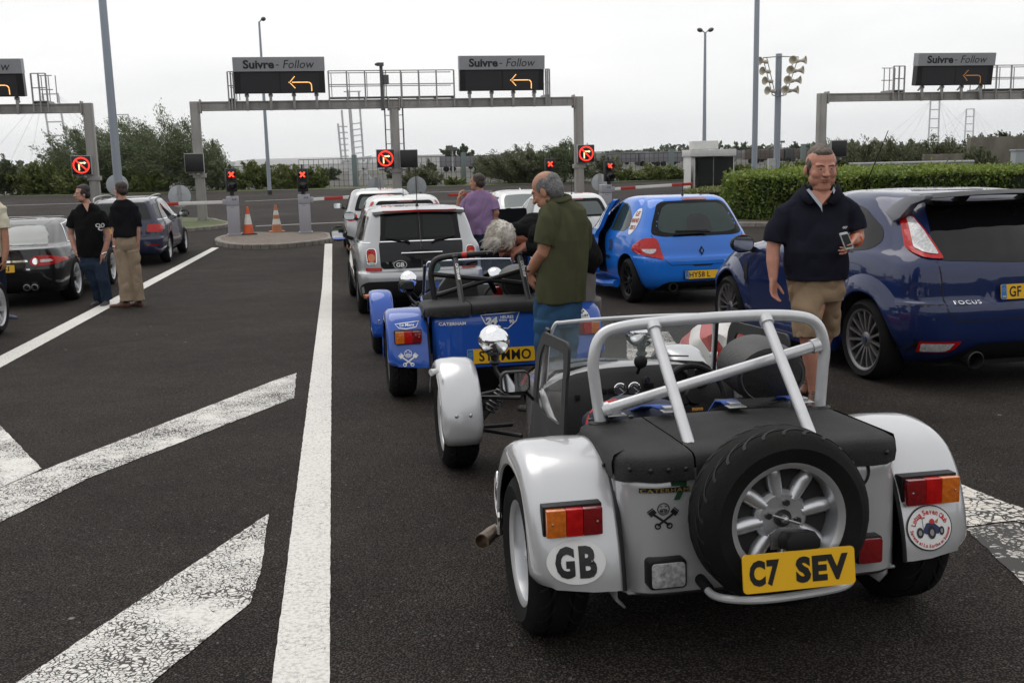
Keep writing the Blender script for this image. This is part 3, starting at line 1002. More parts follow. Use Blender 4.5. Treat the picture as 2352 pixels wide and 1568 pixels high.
for s, (xt, xb) in ((-1, (-.66, -.30)), (1, (.62, .30))):
    for i in range(4):
        x = xt+(xb-xt)*i/3.2; z = hh-.32-i*.40
        for j in ((0,) if s < 0 else (0, 1)):
            ax = Vector((-.9 if s < 0 else (-.35 if j == 0 else .9), -.55, .06)).normalized()
            b = MB(); b.lathe([(.03, -.2), (.075, -.18), (.08, -.05), (.05, 0), (.07, .1), (.11, .18), (.17, .25), (.175, .255), (.155, .24), (.09, .15), (.05, .06), (0, .05)], Vector((x+.2*j, -.2-.02*j, z)), ax, 18)
            b.build('horn', t, HORN)

# ------------------------------------------------------------------ booth, guard rail, wall, cabinet, fences
pb = AT(1634, 428, 63); bw = 2.62
t = thing('booth', 'small white kiosk with dark glass and air conditioner on its roof', 'booth', (pb.x, pb.y+1.0, gz(63)), (0, 0, LANE_YAW-.12))
BW = mat('booth_white', (.62, .62, .60), rough=.5, dirt=.15)
b = MB(); b.box((-bw/2+.13, 0, 1.0), (.26, 2.0, 2.0)); b.box((0, .95, 1.0), (bw-.02, .1, 1.98)); b.box((0, 0, .06), (bw, 2.0, .12)); b.box((bw/2-.03, -.97, 1), (.06, .06, 2)); b.box((.05, -.97, 1), (.07, .06, 2)); b.build('wall', t, BW, bevel=.01)
b = MB(); b.box((0, -.05, 2.2), (bw+.14, 2.3, .4)); b.build('roof', t, BW, bevel=.03)
b = MB(); b.box((-.3, 0, 2.67), (1.55, 1.0, .5)); b.build('air_conditioner', t, mat('aircon', (.66, .66, .64), rough=.5, dirt=.2), bevel=.03)
b = MB(); b.box((.18, -.99, 1.03), (bw-.5, .02, 1.86)); b.box((bw/2-.01, 0, 1.03), (.02, 1.9, 1.86)); b.build('window', t, mat('booth_glass', (.02, .022, .024), rough=.04, spec=.6))
b = MB(); b.box((.15, -.4, .5), (.5, .4, .9)); b.box((.6, -.3, .75), (.7, .5, .06)); b.build('seat', t, mat('booth_seat', (.25, .02, .02)))

t = thing('guard_rail', 'galvanised guard rail running along the top of the hedge', 'guard rail', (0, 0, 0))
a, c = AT(1948, 382, 52), AT(2236, 375, 56)
b = MB(); d = (c-a).normalized(); 
prof = [(-.0, .17), (.06, .12), (.06, .06), (0, .02), (0, -.02), (.06, -.06), (.06, -.12), (0, -.17)]
nn = Vector((d.y, -d.x, 0)).normalized(); V = []
for e in (a, c):
    for yv, zv in prof: V.append(e+nn*yv+Vector((0, 0, zv)))
b.add(V, [(i, i+1, 9+i, 8+i) for i in range(7)]); b.build('rail', t, GALV, smooth=0)
for i in range(4):
    e = a.lerp(c, (i+.4)/4); b = MB(); b.bar((e.x, e.y+.06, gz(e.y)), (e.x, e.y+.06, e.z+.15), .1, .06); b.build('post', t, GALV)
a = AT(2232, 400, 60)
WALLM = mat('old_concrete', (.17, .155, .125), rough=.9, var=.3, vscale=1.2, bump=.4, bscale=12, dirt=.5, dscale=.8, dcol=(.08, .07, .06), stretch=(1, 1, .4))
b = MB(); b.box((a.x+3, a.y+.6, gz(60)+1.35), (6, .5, 2.75)); b.box((a.x-1.3, a.y+.5, gz(60)+.9), (2.6, .5, 1.85)); 
tag(b.build('concrete_wall', None, WALLM, bevel=.03), 'stained concrete wall stepping up at the right picture edge', 'wall')
a = AT(2350, 375, 48)
t = thing('utility_cabinet', 'pale grey utility cabinet behind the hedge at the right edge', 'cabinet', (a.x, a.y, gz(48)))
b = MB(); b.box((0, 0, 1.03), (.95, .5, 1.86)); b.box((0, 0, .05), (.9, .45, .1)); b.build('cabinet_body', t, mat('cabinet_grey', (.33, .36, .37), rough=.5), bevel=.02)
b = MB(); b.box((0, 0, 2.0), (1.05, .6, .07)); b.build('lid', t, mat('cabinet_grey', (.33, .36, .37)), bevel=.02)

FENCE = mat('fence_black', (.02, .022, .024), rough=.6)
FPOST = mat('fence_post', (.15, .19, .19), rough=.6)
def fence(x0, x1, y0, y1, h, label, step=.42, rails=6, posts=()):
    t = thing('fence', label, 'fence', (0, 0, 0), group='security fences beyond the plaza')
    a, c = Vector((x0, y0, gz(90))), Vector((x1, y1, gz(90)))
    L_ = (c-a).length; n = int(L_/step); b = MB()
    for i in range(n+1):
        e = a.lerp(c, i/n); b.bar(e, e+Vector((0, 0, h)), .032, .03)
    for k in range(rails):
        z = .1+(h-.12)*k/(rails-1); b.bar(a+Vector((0, .02, z)), c+Vector((0, .02, z)), .02, .02 if k < rails-1 else .05)
    b.build('mesh_panel', t, FENCE, smooth=0)
    for e in posts:
        q = a.lerp(c, e); b = MB(); b.box((q.x, q.y-.1, q.z+h*.5+.15), (.42, .3, h+.3)); b.build('post', t, FPOST, bevel=.01)
    return t
fence(AT(690, 440, 93).x, AT(1160, 430, 93).x, 93, 93.5, 2.45, 'dark mesh fence behind the middle gantry with tall posts', posts=(.27, .80))
fence(AT(1395, 420, 95).x, AT(1600, 420, 95).x, 95, 95.4, 2.3, 'dark mesh fence left of the white booth', posts=(.72,))
fence(AT(1680, 410, 96).x, AT(1900, 400, 96).x, 96, 96.4, 2.5, 'dark mesh fence right of the white booth', posts=(.75, .85))
fence(AT(-40, 410, 94).x, AT(700, 430, 94).x, 97, 94, 2.0, 'dark mesh fence along the trees on the left', step=.6)

# ------------------------------------------------------------------ white lattice tower, cable masts, hangar, things far off
TOWERW = mat('tower_white', (.62, .62, .64), rough=.5, dirt=.15)
yt = 96.0
t = thing('lattice_tower', 'white steel lattice tower behind the middle gantry', 'tower', (AT(822, 430, yt).x, yt, gz(yt)))
s = yt/FPX
def tz(py): return AT(822, py, yt).z-gz(yt)
X = lambda px: (px-822)*s
b = MB()
for px, top in ((787, 283), (798, 252), (812, 205), (836, 208), (817, 250)):
    b.bar((X(px), (px % 3)*.3, tz(372)), (X(px-4), (px % 3)*.3, tz(top)), .16, .16)
b.bar((X(806), .2, 0), (X(808), .2, tz(372)), .30, .3); b.bar((X(842), .2, 0), (X(842), .2, tz(375)), .26, .26)
for i in range(7):
    z0 = tz(372)+(tz(290)-tz(372))*i/6
    b.bar((X(786), 0, z0), (X(804), .3, z0), .09, .09); b.bar((X(812), .2, z0+.2), (X(838), .3, z0+.3), .09, .09)
b.bar((X(800), .2, tz(210)), (X(838), .2, tz(210)), .1, .1); b.bar((X(806), .2, tz(235)), (X(836), .2, tz(235)), .1, .1)
b.bar((X(785), .2, tz(372)), (X(856), .2, tz(361)), .22, .25)
b.build('lattice_frame', t, TOWERW)
b = MB()
b.bar((X(818), -.2, tz(361)), (X(838), -.2, tz(390)), .2, .2); b.bar((X(856), -.2, tz(361)), (X(836), -.2, tz(390)), .2, .2)
b.bar((X(838), -.2, tz(390)), (X(812), -.2, tz(438)), .14, .14); b.bar((X(838), -.2, tz(390)), (X(858), -.2, tz(418)), .14, .14)
b.build('brace', t, TOWERW)

def cable_mast(px, pytop, w, y, label, cables=True, lean=0.):
    z = AT(px, pytop, y).z-gz(y); k = y/FPX; base = AT(px, 380, y)
    t = thing('cable_mast', label, 'cable mast', (base.x, y, gz(y)), group='white cable masts on the horizon')
    b = MB(); W = w*k
    for sx in (-.5, .5): b.bar((W*sx*1.15+lean, 0, 0), (W*sx, 0, z), .30, .30)
    n = 5
    for i in range(n): zz = z*(.35+.64*i/(n-1)); b.bar((-W*.55+lean*(1-zz/z), 0, zz), (W*.55+lean*(1-zz/z), 0, zz), .25, .25)
    b.build('mast', t, TOWERW)
    if cables:
        b = MB()
        for sx in (-1, 1):
            for q in (.6, 1.0, 1.5): b.tube([(W*.5*sx, 0, z*.98), (sx*z*q*.8, 4, 0)], .022, 4)
        b.build('cable', t, mat('cable_grey', (.5, .5, .52)))
cable_mast(131, 214, 34, 210, 'white cable mast left of the wind blown trees', lean=1.2)
cable_mast(290, 262, 27, 260, 'white cable mast top showing above the wind blown trees')
cable_mast(405, 284, 18, 300, 'small white cable mast top between tree and gantry leg', cables=False)
cable_mast(2141, 230, 20, 260, 'white cable mast below the right hand gantry, taller one')
cable_mast(2222, 250, 17, 300, 'white cable mast right of the taller one below the right gantry')

yh = 330.0
t = thing('hangar', 'long low white hangar on the horizon behind the middle gantry', 'hangar', (0, 0, 0))
x0, x1 = AT(535, 380, yh).x, AT(1012, 380, yh).x
z0 = gz(yh); ze = AT(770, 376, yh).z; zr = AT(770, 364, yh).z
HANG = mat('hangar_white', (.55, .55, .54), rough=.6, var=.05, vscale=.05)
HROOF = mat('hangar_roof', (.33, .33, .33), rough=.7, var=.1, vscale=.05)
b = MB(); b.box(((x0+x1)/2, yh+15, (z0+ze)/2), (x1-x0, 30, ze-z0)); b.build('wall', t, HANG)
b = MB(); b.prism([(0, 0), (4, zr-ze), (26, zr-ze+.5), (30, 0)], x0+.3, x1-.3, fr=lambda u, v, h: (h, yh+u, ze+.01+v)); b.build('roof', t, HROOF)
b = MB(); b.box((x1-6, yh-.8, (z0+ze)/2+1), (15, 1.4, ze-z0+2)); b.build('end_gable', t, HANG)
t = thing('long_shed', 'low white shed roof in front of the hangar', 'shed', (0, 0, 0))
x0, x1 = AT(640, 390, 250).x, AT(1100, 390, 250).x
zz = AT(870, 388, 250).z
b = MB(); b.box(((x0+x1)/2, 255, zz-.25), (x1-x0, 10, .5)); b.build('roof', t, HANG)
b = MB(); b.box(((x0+x1)/2, 256, zz-1.6), (x1-x0-1, 8, 2.2)); b.build('wall', t, mat('shed_dark', (.10, .10, .11)))
# ------------------------------------------------------------------ trees, bushes, hedge
def leafmat(name, cols, rough=.55):
    m = bpy.data.materials.new(name); m.use_nodes = True
    N, L = m.node_tree.nodes, m.node_tree.links
    b = N['Principled BSDF']; b.inputs['Roughness'].default_value = rough
    at = N.new('ShaderNodeAttribute'); at.attribute_name = 'tone'
    r = N.new('ShaderNodeValToRGB')
    while len(r.color_ramp.elements) < len(cols): r.color_ramp.elements.new(.5)
    for i, c in enumerate(cols):
        r.color_ramp.elements[i].position = i/(len(cols)-1); r.color_ramp.elements[i].color = (*c, 1)
    L.new(at.outputs['Fac'], r.inputs['Fac']); L.new(r.outputs['Color'], b.inputs['Base Color'])
    b.inputs['Subsurface Weight'].default_value = 0
    tr = N.new('ShaderNodeBsdfTranslucent'); ms = N.new('ShaderNodeMixShader'); ms.inputs[0].default_value = .22
    L.new(r.outputs['Color'], tr.inputs['Color']); L.new(b.outputs['BSDF'], ms.inputs[1]); L.new(tr.outputs['BSDF'], ms.inputs[2])
    L.new(ms.outputs['Shader'], N['Material Output'].inputs['Surface'])
    return m
WILLOW = leafmat('willow_leaf', [(.055, .078, .03), (.105, .138, .06), (.155, .185, .10), (.21, .235, .15)])
SALLOW = leafmat('sallow_leaf', [(.06, .068, .03), (.105, .118, .056), (.155, .168, .095), (.22, .225, .15)])
SHRUB = leafmat('shrub_leaf', [(.065, .09, .02), (.11, .145, .034), (.16, .19, .052), (.22, .23, .085)])
DARKLF = leafmat('dark_leaf', [(.028, .042, .016), (.05, .07, .026), (.08, .10, .038), (.12, .14, .06)])
HEDGELF = leafmat('hedge_leaf', [(.026, .05, .009), (.068, .112, .015), (.14, .20, .028), (.24, .30, .055)])
BARK = mat('bark', (.10, .085, .065), rough=.9, var=.3, vscale=8, bump=.5, bscale=20)
rng = np.random.default_rng(11)

def leaves(name, pts, dirs, length, width, m, parent=None, tone=None, loc=None):
    """one mesh of many leaf faces: centres pts (n,3), pointing along dirs"""
    n = len(pts)
    d = dirs/np.linalg.norm(dirs, axis=1, keepdims=True)
    rv = rng.normal(size=(n, 3)); s = np.cross(d, rv); s /= np.linalg.norm(s, axis=1, keepdims=True)+1e-9
    ln = (length*rng.uniform(.6, 1.3, n))[:, None]; wd = (width*rng.uniform(.7, 1.3, n))[:, None]
    V = np.empty((n, 4, 3))
    V[:, 0] = pts-d*ln*.5; V[:, 1] = pts+s*wd*.5; V[:, 2] = pts+d*ln*.5; V[:, 3] = pts-s*wd*.5
    me = bpy.data.meshes.new(name)
    me.vertices.add(4*n); me.vertices.foreach_set('co', V.reshape(-1))
    me.loops.add(4*n); me.loops.foreach_set('vertex_index', np.arange(4*n))
    me.polygons.add(n); me.polygons.foreach_set('loop_start', np.arange(0, 4*n, 4)); me.polygons.foreach_set('loop_total', np.full(n, 4))
    t = rng.uniform(0, 1, n) if tone is None else np.clip(tone+rng.normal(0, .16, n), 0, 1)
    a = me.attributes.new('tone', 'FLOAT', 'FACE'); a.data.foreach_set('value', t.astype(np.float32))
    me.update(); me.validate(); me.materials.append(m)
    o = link(name, me, parent)
    if loc is not None: o.location = loc
    return o

def crown_pts(n, rad, clumps, wind, spread=.22, floor=.15):
    """leaf centres gathered on drooping sprays; rad = (rx, ry, rz)"""
    C = []
    while len(C) < clumps:
        p = rng.uniform(-1, 1, 3)
        q = np.linalg.norm(p)
        if .35 < q < 1 and p[2] > -1+floor: C.append(p)
    C = np.array(C)*np.array(rad)
    cid = rng.integers(0, clumps, n)
    sz = rng.uniform(.5, 1.4, clumps)
    tcl = rng.uniform(.2, .75, clumps)
    along = rng.uniform(-1, 1, n)**1
    w = np.array(wind, float)
    out = C/(np.linalg.norm(C, axis=1, keepdims=True)+1e-6)
    sdir = out*.75+w+rng.normal(0, .25, (clumps, 3)); sdir /= np.linalg.norm(sdir, axis=1, keepdims=True)
    rr = np.mean(rad)*spread
    P = C[cid]+sdir[cid]*(along*rr*1.9*sz[cid])[:, None]+rng.normal(0, 1, (n, 3))*(rr*.42*sz[cid]*(1-.45*np.clip(along, 0, 1)))[:, None]
    D = sdir[cid]+rng.normal(0, .45, (n, 3))
    return P, D, tcl[cid], C

def tree(name, label, base, rad, cz, n, clumps, m, wind=(0, 0, 0), leaf=(.16, .05), trunk=.14, group=None, limbs=7, spread=.22, cat='tree', lean=(0, 0)):
    t = thing(name, label, cat, base, (0, 0, 0), group)
    P, D, T, C = crown_pts(n, rad, clumps, wind, spread)
    c = np.array([lean[0], lean[1], cz]); P = P+c
    P[:, 2] = np.maximum(P[:, 2], .02)
    leaves('crown', P, D, leaf[0], leaf[1], m, t, T)
    b = MB()
    b.tube(bez([(0, 0, -.05), (lean[0]*.2+.06, .03, cz*.35), (lean[0]*.7, 0, cz*.8), (lean[0], lean[1], cz+rad[2]*.4)], 4), [trunk*(1-.75*i/12) for i in range(13)], 8)
    for k in range(limbs):
        q = C[k % len(C)]+c
        s = Vector((lean[0]*.6, 0, cz*(.35+.4*(k/limbs))))
        b.tube(bez([s, s.lerp(Vector(q), .5)+Vector((0, 0, .1)), q], 3), [trunk*.45, trunk*.4, trunk*.34, trunk*.28, trunk*.2, trunk*.14, trunk*.08], 6)
    b.build('trunk', t, BARK)
    return t

wl_ = (-.75, 0, .55)
def tr(px, pybase, y, halfw_px, top_px, **k):
    p = AT(px, pybase, y); s = y/FPX
    hz = AT(px, top_px, y).z-gz(y)
    return (p.x, y, gz(y)), halfw_px*s, hz

def put_tree(px, y, hw, top, bottom_frac, label, name='windswept_tree', m=WILLOW, n=9000, clumps=60, wind=wl_, leaf=(.27, .075), group='trees and bushes beyond the plaza', depth=1.0, cat='tree', spread=.22, trunk=.14):
    base, w, h = tr(px, 440, y, hw, top)
    rz = h*(1-bottom_frac)/2; cz = h-rz
    return tree(name, label, base, (w, w*depth, rz), cz, n, clumps, m, wind, leaf, trunk, group, spread=spread, cat=cat)
put_tree(382, 93, 100, 284, .08, 'tall wind blown willow with streaming branch tips left of the gantry leg', n=24000, clumps=120)
put_tree(205, 94, 92, 308, .10, 'wind blown willow behind the left gantry leg and lamp post', n=19000, clumps=105)
put_tree(300, 96, 84, 296, .10, 'wind blown willow between the lamp post and the tallest willow', n=19000, clumps=105)
put_tree(462, 92, 62, 322, .05, 'shorter willow behind the left leg of the middle gantry', n=14000, clumps=80)
put_tree(500, 91, 32, 366, .06, 'low willow bush tapering down beside the leftmost red cross signal', n=5000, clumps=40, name='willow_bush')
put_tree(1186, 92, 76, 348, .04, 'grey green willow bush behind the man in purple', n=18000, clumps=90, m=SALLOW, name='willow_bush', wind=(-.6, 0, .6))
put_tree(1296, 91, 62, 338, .04, 'willow bush behind the right leg of the middle gantry', n=17000, clumps=90, m=WILLOW, name='willow_bush', wind=(-.6, 0, .6))
put_tree(1385, 93, 42, 364, .02, 'small grey willow bush beside the rightmost red cross signal', n=4500, clumps=36, m=SALLOW, name='willow_bush', wind=(-.5, 0, .5))
put_tree(965, 91, 48, 392, .0, 'rounded grey willow bush right of the middle gantry leg', n=7000, clumps=50, m=SALLOW, name='willow_bush', wind=(-.5, 0, .4))
put_tree(1046, 90, 26, 410, .0, 'small green bush at the foot of the fence', n=2500, clumps=24, m=SHRUB, name='bush', wind=(0, 0, .3), leaf=(.16, .08))
# the row of green shrubs along the plaza edge
row = [(8, 40, 376), (62, 45, 381), (118, 46, 384), (175, 40, 390), (232, 44, 394), (290, 46, 396), (345, 40, 398), (570, 36, 386), (622, 38, 384), (676, 40, 388), (724, 32, 398),
       (1450, 34, 392), (1503, 36, 388), (1556, 34, 387), (1700, 34, 386), (1752, 34, 392), (1812, 40, 380), (1856, 36, 378)]
rowlab = ['leftmost shrub at the picture edge', 'shrub second from the left picture edge', 'shrub left of the lit sign at the left', 'shrub behind the lit sign at the left', 'shrub behind the lamp post at the left', 'shrub under the tall willow, left part', 'shrub under the tall willow, right part',
          'shrub just right of the leftmost red cross', 'shrub behind the slim lamp post', 'shrub just left of the second red cross', 'shrub right of the second red cross',
          'shrub right of the rightmost red cross', 'shrub midway between red cross and booth', 'shrub at the left side of the booth', 'shrub at the right side of the booth', 'shrub right of the tall lamp post', 'shrub right of the loudspeaker mast', 'shrub left of the man in navy']
for i, ((px, hw, top), lb) in enumerate(zip(row, rowlab)):
    put_tree(px, 90.5+(i % 3)*.6, hw, top, 0, 'bushy green '+lb, n=6500, clumps=46, m=SHRUB if i % 4 else DARKLF if px < 400 else SHRUB, name='shrub', wind=(-.15, 0, .35), leaf=(.23, .12), cat='shrub', spread=.28, depth=.7, trunk=.06)
# sea buckthorn on the bank at the right
bank = [(1905, 46, 344), (1968, 56, 338), (2040, 58, 334), (2112, 56, 332), (2178, 50, 338), (2250, 36, 350)]
bl = ['behind the head of the man in navy', 'at the left end of the guard rail', 'over the left half of the guard rail', 'below the taller right cable mast', 'below the smaller right cable mast', 'in front of the stained concrete wall']
for (px, hw, top), lb in zip(bank, bl):
    put_tree(px, 62 if px < 2220 else 58, hw, top, 0, 'grey green buckthorn bush '+lb, n=15000, clumps=80, m=SALLOW, name='buckthorn_bush', wind=(-.3, 0, .5), leaf=(.19, .055), cat='bush', spread=.26, trunk=.06)
put_tree(2330, 120, 70, 304, 0, 'dark tree rising at the right picture edge', n=6000, clumps=50, m=DARKLF, name='dark_tree', wind=(-.2, 0, .4), leaf=(.4, .2))
put_tree(2258, 150, 40, 316, 0, 'dark tree beside the one at the right picture edge', n=4000, clumps=40, m=DARKLF, name='dark_tree', wind=(-.2, 0, .4), leaf=(.45, .22))
# trees far away near the horizon
for i, (px, top, hw, lb) in enumerate([(1036, 344, 14, 'left one of two right of the hangar'), (1068, 343, 16, 'right one of two right of the hangar'), (1698, 336, 18, 'just right of the booth roof'), (1722, 342, 12, 'left of the tall lamp post foot'), (1832, 334, 14, 'right of the loudspeaker mast'), (1868, 336, 14, 'left of the man in navy'), (1962, 328, 16, 'right of the head of the man in navy'), (1930, 334, 20, 'just behind the head of the man in navy'), (1478, 352, 10, 'above the far fence beside the rightmost signal')]):
    put_tree(px, 420, hw, top, .05, 'distant round tree '+lb, n=900, clumps=22, m=DARKLF, name='distant_tree', wind=(0, 0, .2), leaf=(1.6, 1.0), group='trees on the horizon', spread=.34, trunk=.4)
for i, (px, top, hw, lb) in enumerate([(760, 392, 24, 'behind the fence left of the lattice tower'), (905, 390, 14, 'behind the fence just left of the middle leg'), (985, 378, 16, 'behind the fence right of the blank panel'), (1130, 372, 34, 'behind the fence left of the man in purple')]):
    put_tree(px, 130, hw, top, 0, 'dark evergreen shrub '+lb, n=2600, clumps=26, m=DARKLF, name='dark_shrub', wind=(0, 0, .3), leaf=(.3, .2), cat='shrub', spread=.3, group='dark shrubs behind the fence', trunk=.08)

# the far-off wood and yards that darken the horizon
x = rng.uniform(-330, 420, 10500); x = x[(x < -128) | (x > -22)]; n = len(x); hgt = 3.2+1.6*np.sin(x*.021)+1.2*np.sin(x*.083+1)+.8*np.sin(x*.31)
pts = np.column_stack([x, rng.uniform(405, 470, n), gz(90)+rng.uniform(0, 1, n)*hgt])
tag(leaves('far_wood', pts, rng.normal(size=(n, 3)), 2.2, 1.6, DARKLF, None, np.full(n, .35)), kind='stuff')
for i, (px, hp, c) in enumerate([(1062, 9, 1), (1110, 8, 0), (1418, 9, 1), (1456, 8, 2), (1494, 9, 0), (1534, 8, 1), (1700, 11, 2), (1752, 12, 3), (1800, 10, 0), (1838, 13, 3)]):
    yv = 185+(i*37 % 60); p = AT(px, 385, yv); s_ = yv/FPX
    t = thing('lorry', 'distant %s lorry %s' % (['dark', 'grey', 'brown', 'white'][c], ['right of the small fence lamp', 'left of the man in purple', 'right of the rightmost signal', 'second right of the rightmost signal', 'third right of the rightmost signal', 'just left of the booth', 'just right of the booth', 'left of the loudspeaker mast foot', 'right of the loudspeaker mast foot', 'left of the head of the man in navy'][i]), 'lorry', (p.x, yv, gz(yv)), (0, 0, .3*(i % 3-1)), 'lorries parked far beyond the fence')
    col = [(.05, .05, .055), (.16, .16, .17), (.09, .07, .055), (.45, .45, .46)][c]; hh = AT(px, 366-hp+(i % 3)*2-(px-1176)*.0235+22, yv).z-gz(yv); hh = max(2.6, min(4.2, hh))
    b = MB(); b.box((0, 0, hh/2+.4), (7.5, 2.5, hh-.8)); b.build('trailer', t, mat('lorry_%d' % c, col, rough=.6), bevel=.05)
    b = MB(); b.box((4.9, 0, 1.5), (1.9, 2.4, 2.4)); b.build('cab', t, mat('lorry_%d' % ((c+1) % 4), col), bevel=.2)
    for wx in (-2.6, -1.4, 4.6): b = MB(); b.cyl((wx, -1.25, .5), (wx, -.9, .5), .5, n=14); b.build('wheel', t, RUBBER)
for i, (px, top, yv, lb) in enumerate([(1040, 342, 150, 'left of the man in purple'), (1410, 352, 260, 'above the far fence, leftmost'), (1440, 350, 300, 'above the far fence, second'), (1488, 344, 240, 'above the far fence, third with a wide head'), (1536, 342, 210, 'left of the booth roof'), (1566, 338, 260, 'nearest to the booth roof'), (1794, 326, 240, 'right of the loudspeaker mast')]):
    p = AT(px, 380, yv); hh = AT(px, top, yv).z-gz(yv)
    t = thing('floodlight_mast', 'distant floodlight mast '+lb, 'lamp post', (p.x, yv, gz(yv)), (0, 0, 0), 'floodlight masts on the horizon')
    b = MB(); b.tube([(0, 0, 0), (0, 0, hh)], [.14, .09], 8); b.build('pole', t, GALV)
    b = MB(); b.box((0, 0, hh), (2.2 if i in (1, 3) else 1.4, .4, .45)); b.build('lamp_head', t, mat('lamp_head', (.10, .10, .10)))

# the clipped hedge on the right
def hedge(name, label, poly, h, n, leaf, m):
    t = thing(name, label, 'hedge', (0, 0, 0), group='clipped hedges')
    P = np.array(poly); k = len(P)
    seg = np.roll(P, -1, 0)-P; L_ = np.linalg.norm(seg, axis=1)
    per = L_.sum()
    area = .5*abs(np.dot(P[:, 0], np.roll(P[:, 1], -1))-np.dot(P[:, 1], np.roll(P[:, 0], -1)))
    ns = int(n*per*h/(per*h+area)); nt = n-ns
    i = rng.choice(k, ns, p=L_/per); f = rng.uniform(0, 1, ns)
    xy = P[i]+seg[i]*f[:, None]; z = rng.uniform(0, 1, ns)**.8*h
    ctr = P.mean(0)
    nrm = np.stack([seg[i, 1], -seg[i, 0]], 1)/L_[i][:, None]
    sgn = np.sign(((xy-ctr)*nrm).sum(1)); nrm = nrm*sgn[:, None]
    lump = np.array([noise.noise(Vector((x*.9, y*.9, zz*1.3))) for x, y, zz in zip(xy[:, 0], xy[:, 1], z)])
    xy = xy+nrm*(lump*.25+rng.normal(0, .06, ns)-.12*(z/h)**6)[:, None]
    S = np.column_stack([xy, z]); Dn = np.column_stack([nrm*.55, np.full(ns, .35)])
    tn = .38+.22*(z/h)+lump*.35
    lo, hi = P.min(0), P.max(0); T = []
    q = rng.uniform(lo, hi, (nt*4, 2))
    ins = np.zeros(len(q), bool); j = k-1
    for a in range(k):
        c1 = ((P[a, 1] > q[:, 1]) != (P[j, 1] > q[:, 1])) & (q[:, 0] < (P[j, 0]-P[a, 0])*(q[:, 1]-P[a, 1])/(P[j, 1]-P[a, 1]+1e-9)+P[a, 0]); ins ^= c1; j = a
    q = q[ins][:nt]
    lt = np.array([noise.noise(Vector((x*.8, y*.8, 3.3))) for x, y in q]) if len(q) else np.zeros(0)
    Tp = np.column_stack([q, h+lt*.12+rng.normal(0, .05, len(q))+(rng.uniform(0, 1, len(q)) > .96)*rng.uniform(0, .18, len(q))])
    Td = np.column_stack([rng.normal(0, .5, (len(q), 2)), np.full(len(q), .7)])
    pts = np.vstack([S, Tp]); dirs = np.vstack([Dn, Td])+rng.normal(0, .45, (ns+len(q), 3)); tone = np.concatenate([tn, .80+lt*.5])
    pts[:, 2] += np.array([gz(y) for y in pts[:, 1]])
    leaves('foliage', pts, dirs, leaf[0], leaf[1], m, t, tone)
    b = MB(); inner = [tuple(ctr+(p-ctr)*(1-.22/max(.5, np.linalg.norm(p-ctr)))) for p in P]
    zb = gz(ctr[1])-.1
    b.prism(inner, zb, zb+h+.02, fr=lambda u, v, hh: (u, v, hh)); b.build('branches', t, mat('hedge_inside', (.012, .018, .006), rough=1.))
    return t
a = G(1690, 512)
hedge('hedge', 'clipped green hedge behind the man in navy and the dark blue hatchback', [(a.x-.05, a.y), (a.x+.9, a.y-1.0), (a.x+3, a.y-1.4), (a.x+12, a.y-1.2), (a.x+13, a.y+2.0), (a.x+9, a.y+8), (a.x+2, a.y+6), (a.x+.1, a.y+2.5)], 1.44, 60000, (.12, .075), HEDGELF)
a2 = G(1640, 452)
hedge('hedge', 'low pale green hedge at the foot of the booth', [(a2.x-1.5, a2.y), (a2.x+4, a2.y-2), (a2.x+6, a2.y+4), (a2.x, a2.y+4)], .30, 7000, (.14, .08), SHRUB)
isl = [(a.x-1.2, a.y-.1), (a.x-.3, a.y-1.7), (a.x+3, a.y-2.3), (a.x+14, a.y-2.0), (a.x+16, a.y+3), (a.x+9, a.y+12), (a.x+1, a.y+12), (a.x-1.4, a.y+3)]
island('hedge_island', isl, mat('hedge_soil', (.05, .045, .03), rough=1., var=.3))
# ------------------------------------------------------------------ cars: shared builders
WELL = mat('wheel_well', (.008, .008, .008), rough=.9)
REDL = mat('lamp_red', (.46, .008, .008), rough=.15, coat=.3, spec=.3, var=.25, vscale=40)
DKRED = mat('lamp_dark_red', (.20, .006, .008), rough=.1, coat=1., var=.25, vscale=60)
ORL = mat('lamp_orange', (.62, .15, .015), rough=.12, coat=1., var=.25, vscale=60)
CLEARL = mat('lamp_clear', (.55, .55, .56), rough=.12, coat=1., var=.35, vscale=50)
PLATEY = mat('plate_yellow', (.82, .46, .015), rough=.35)
PLATEB = mat('plate_blue', (.02, .16, .45), rough=.35)
PLCHAR = mat('plate_letters', (.01, .01, .01), rough=.4)
TRIM = mat('dark_trim', (.012, .012, .013), rough=.5, spec=.22, bump=.1, bscale=200)
STICKW = mat('sticker_white', (.78, .78, .77), rough=.35)
STICKR = mat('sticker_red', (.5, .02, .03), rough=.35)
STICKK = mat('sticker_black', (.012, .012, .014), rough=.4)

def pose(x, y, yaw_deg):
    return (x, y, gz(y)), (math.atan(gslope(y)), 0, radians(yaw_deg))

def pchip(xs, ys, x):
    """smooth interpolation without overshoot"""
    n = len(xs)
    if x <= xs[0]: return ys[0]
    if x >= xs[-1]: return ys[-1]
    i = max(j for j in range(n-1) if xs[j] <= x)
    h = [xs[j+1]-xs[j] for j in range(n-1)]; d = [(ys[j+1]-ys[j])/h[j] for j in range(n-1)]
    def m(j):
        if j == 0: return d[0]
        if j == n-1: return d[-1]
        if d[j-1]*d[j] <= 0: return 0
        return 2*d[j-1]*d[j]/(d[j-1]+d[j])
    t = (x-xs[i])/h[i]; a, b, c, e = 2*t**3-3*t**2+1, t**3-2*t**2+t, -2*t**3+3*t**2, t**3-t**2
    return a*ys[i]+b*h[i]*m(i)+c*ys[i+1]+e*h[i]*m(i+1)

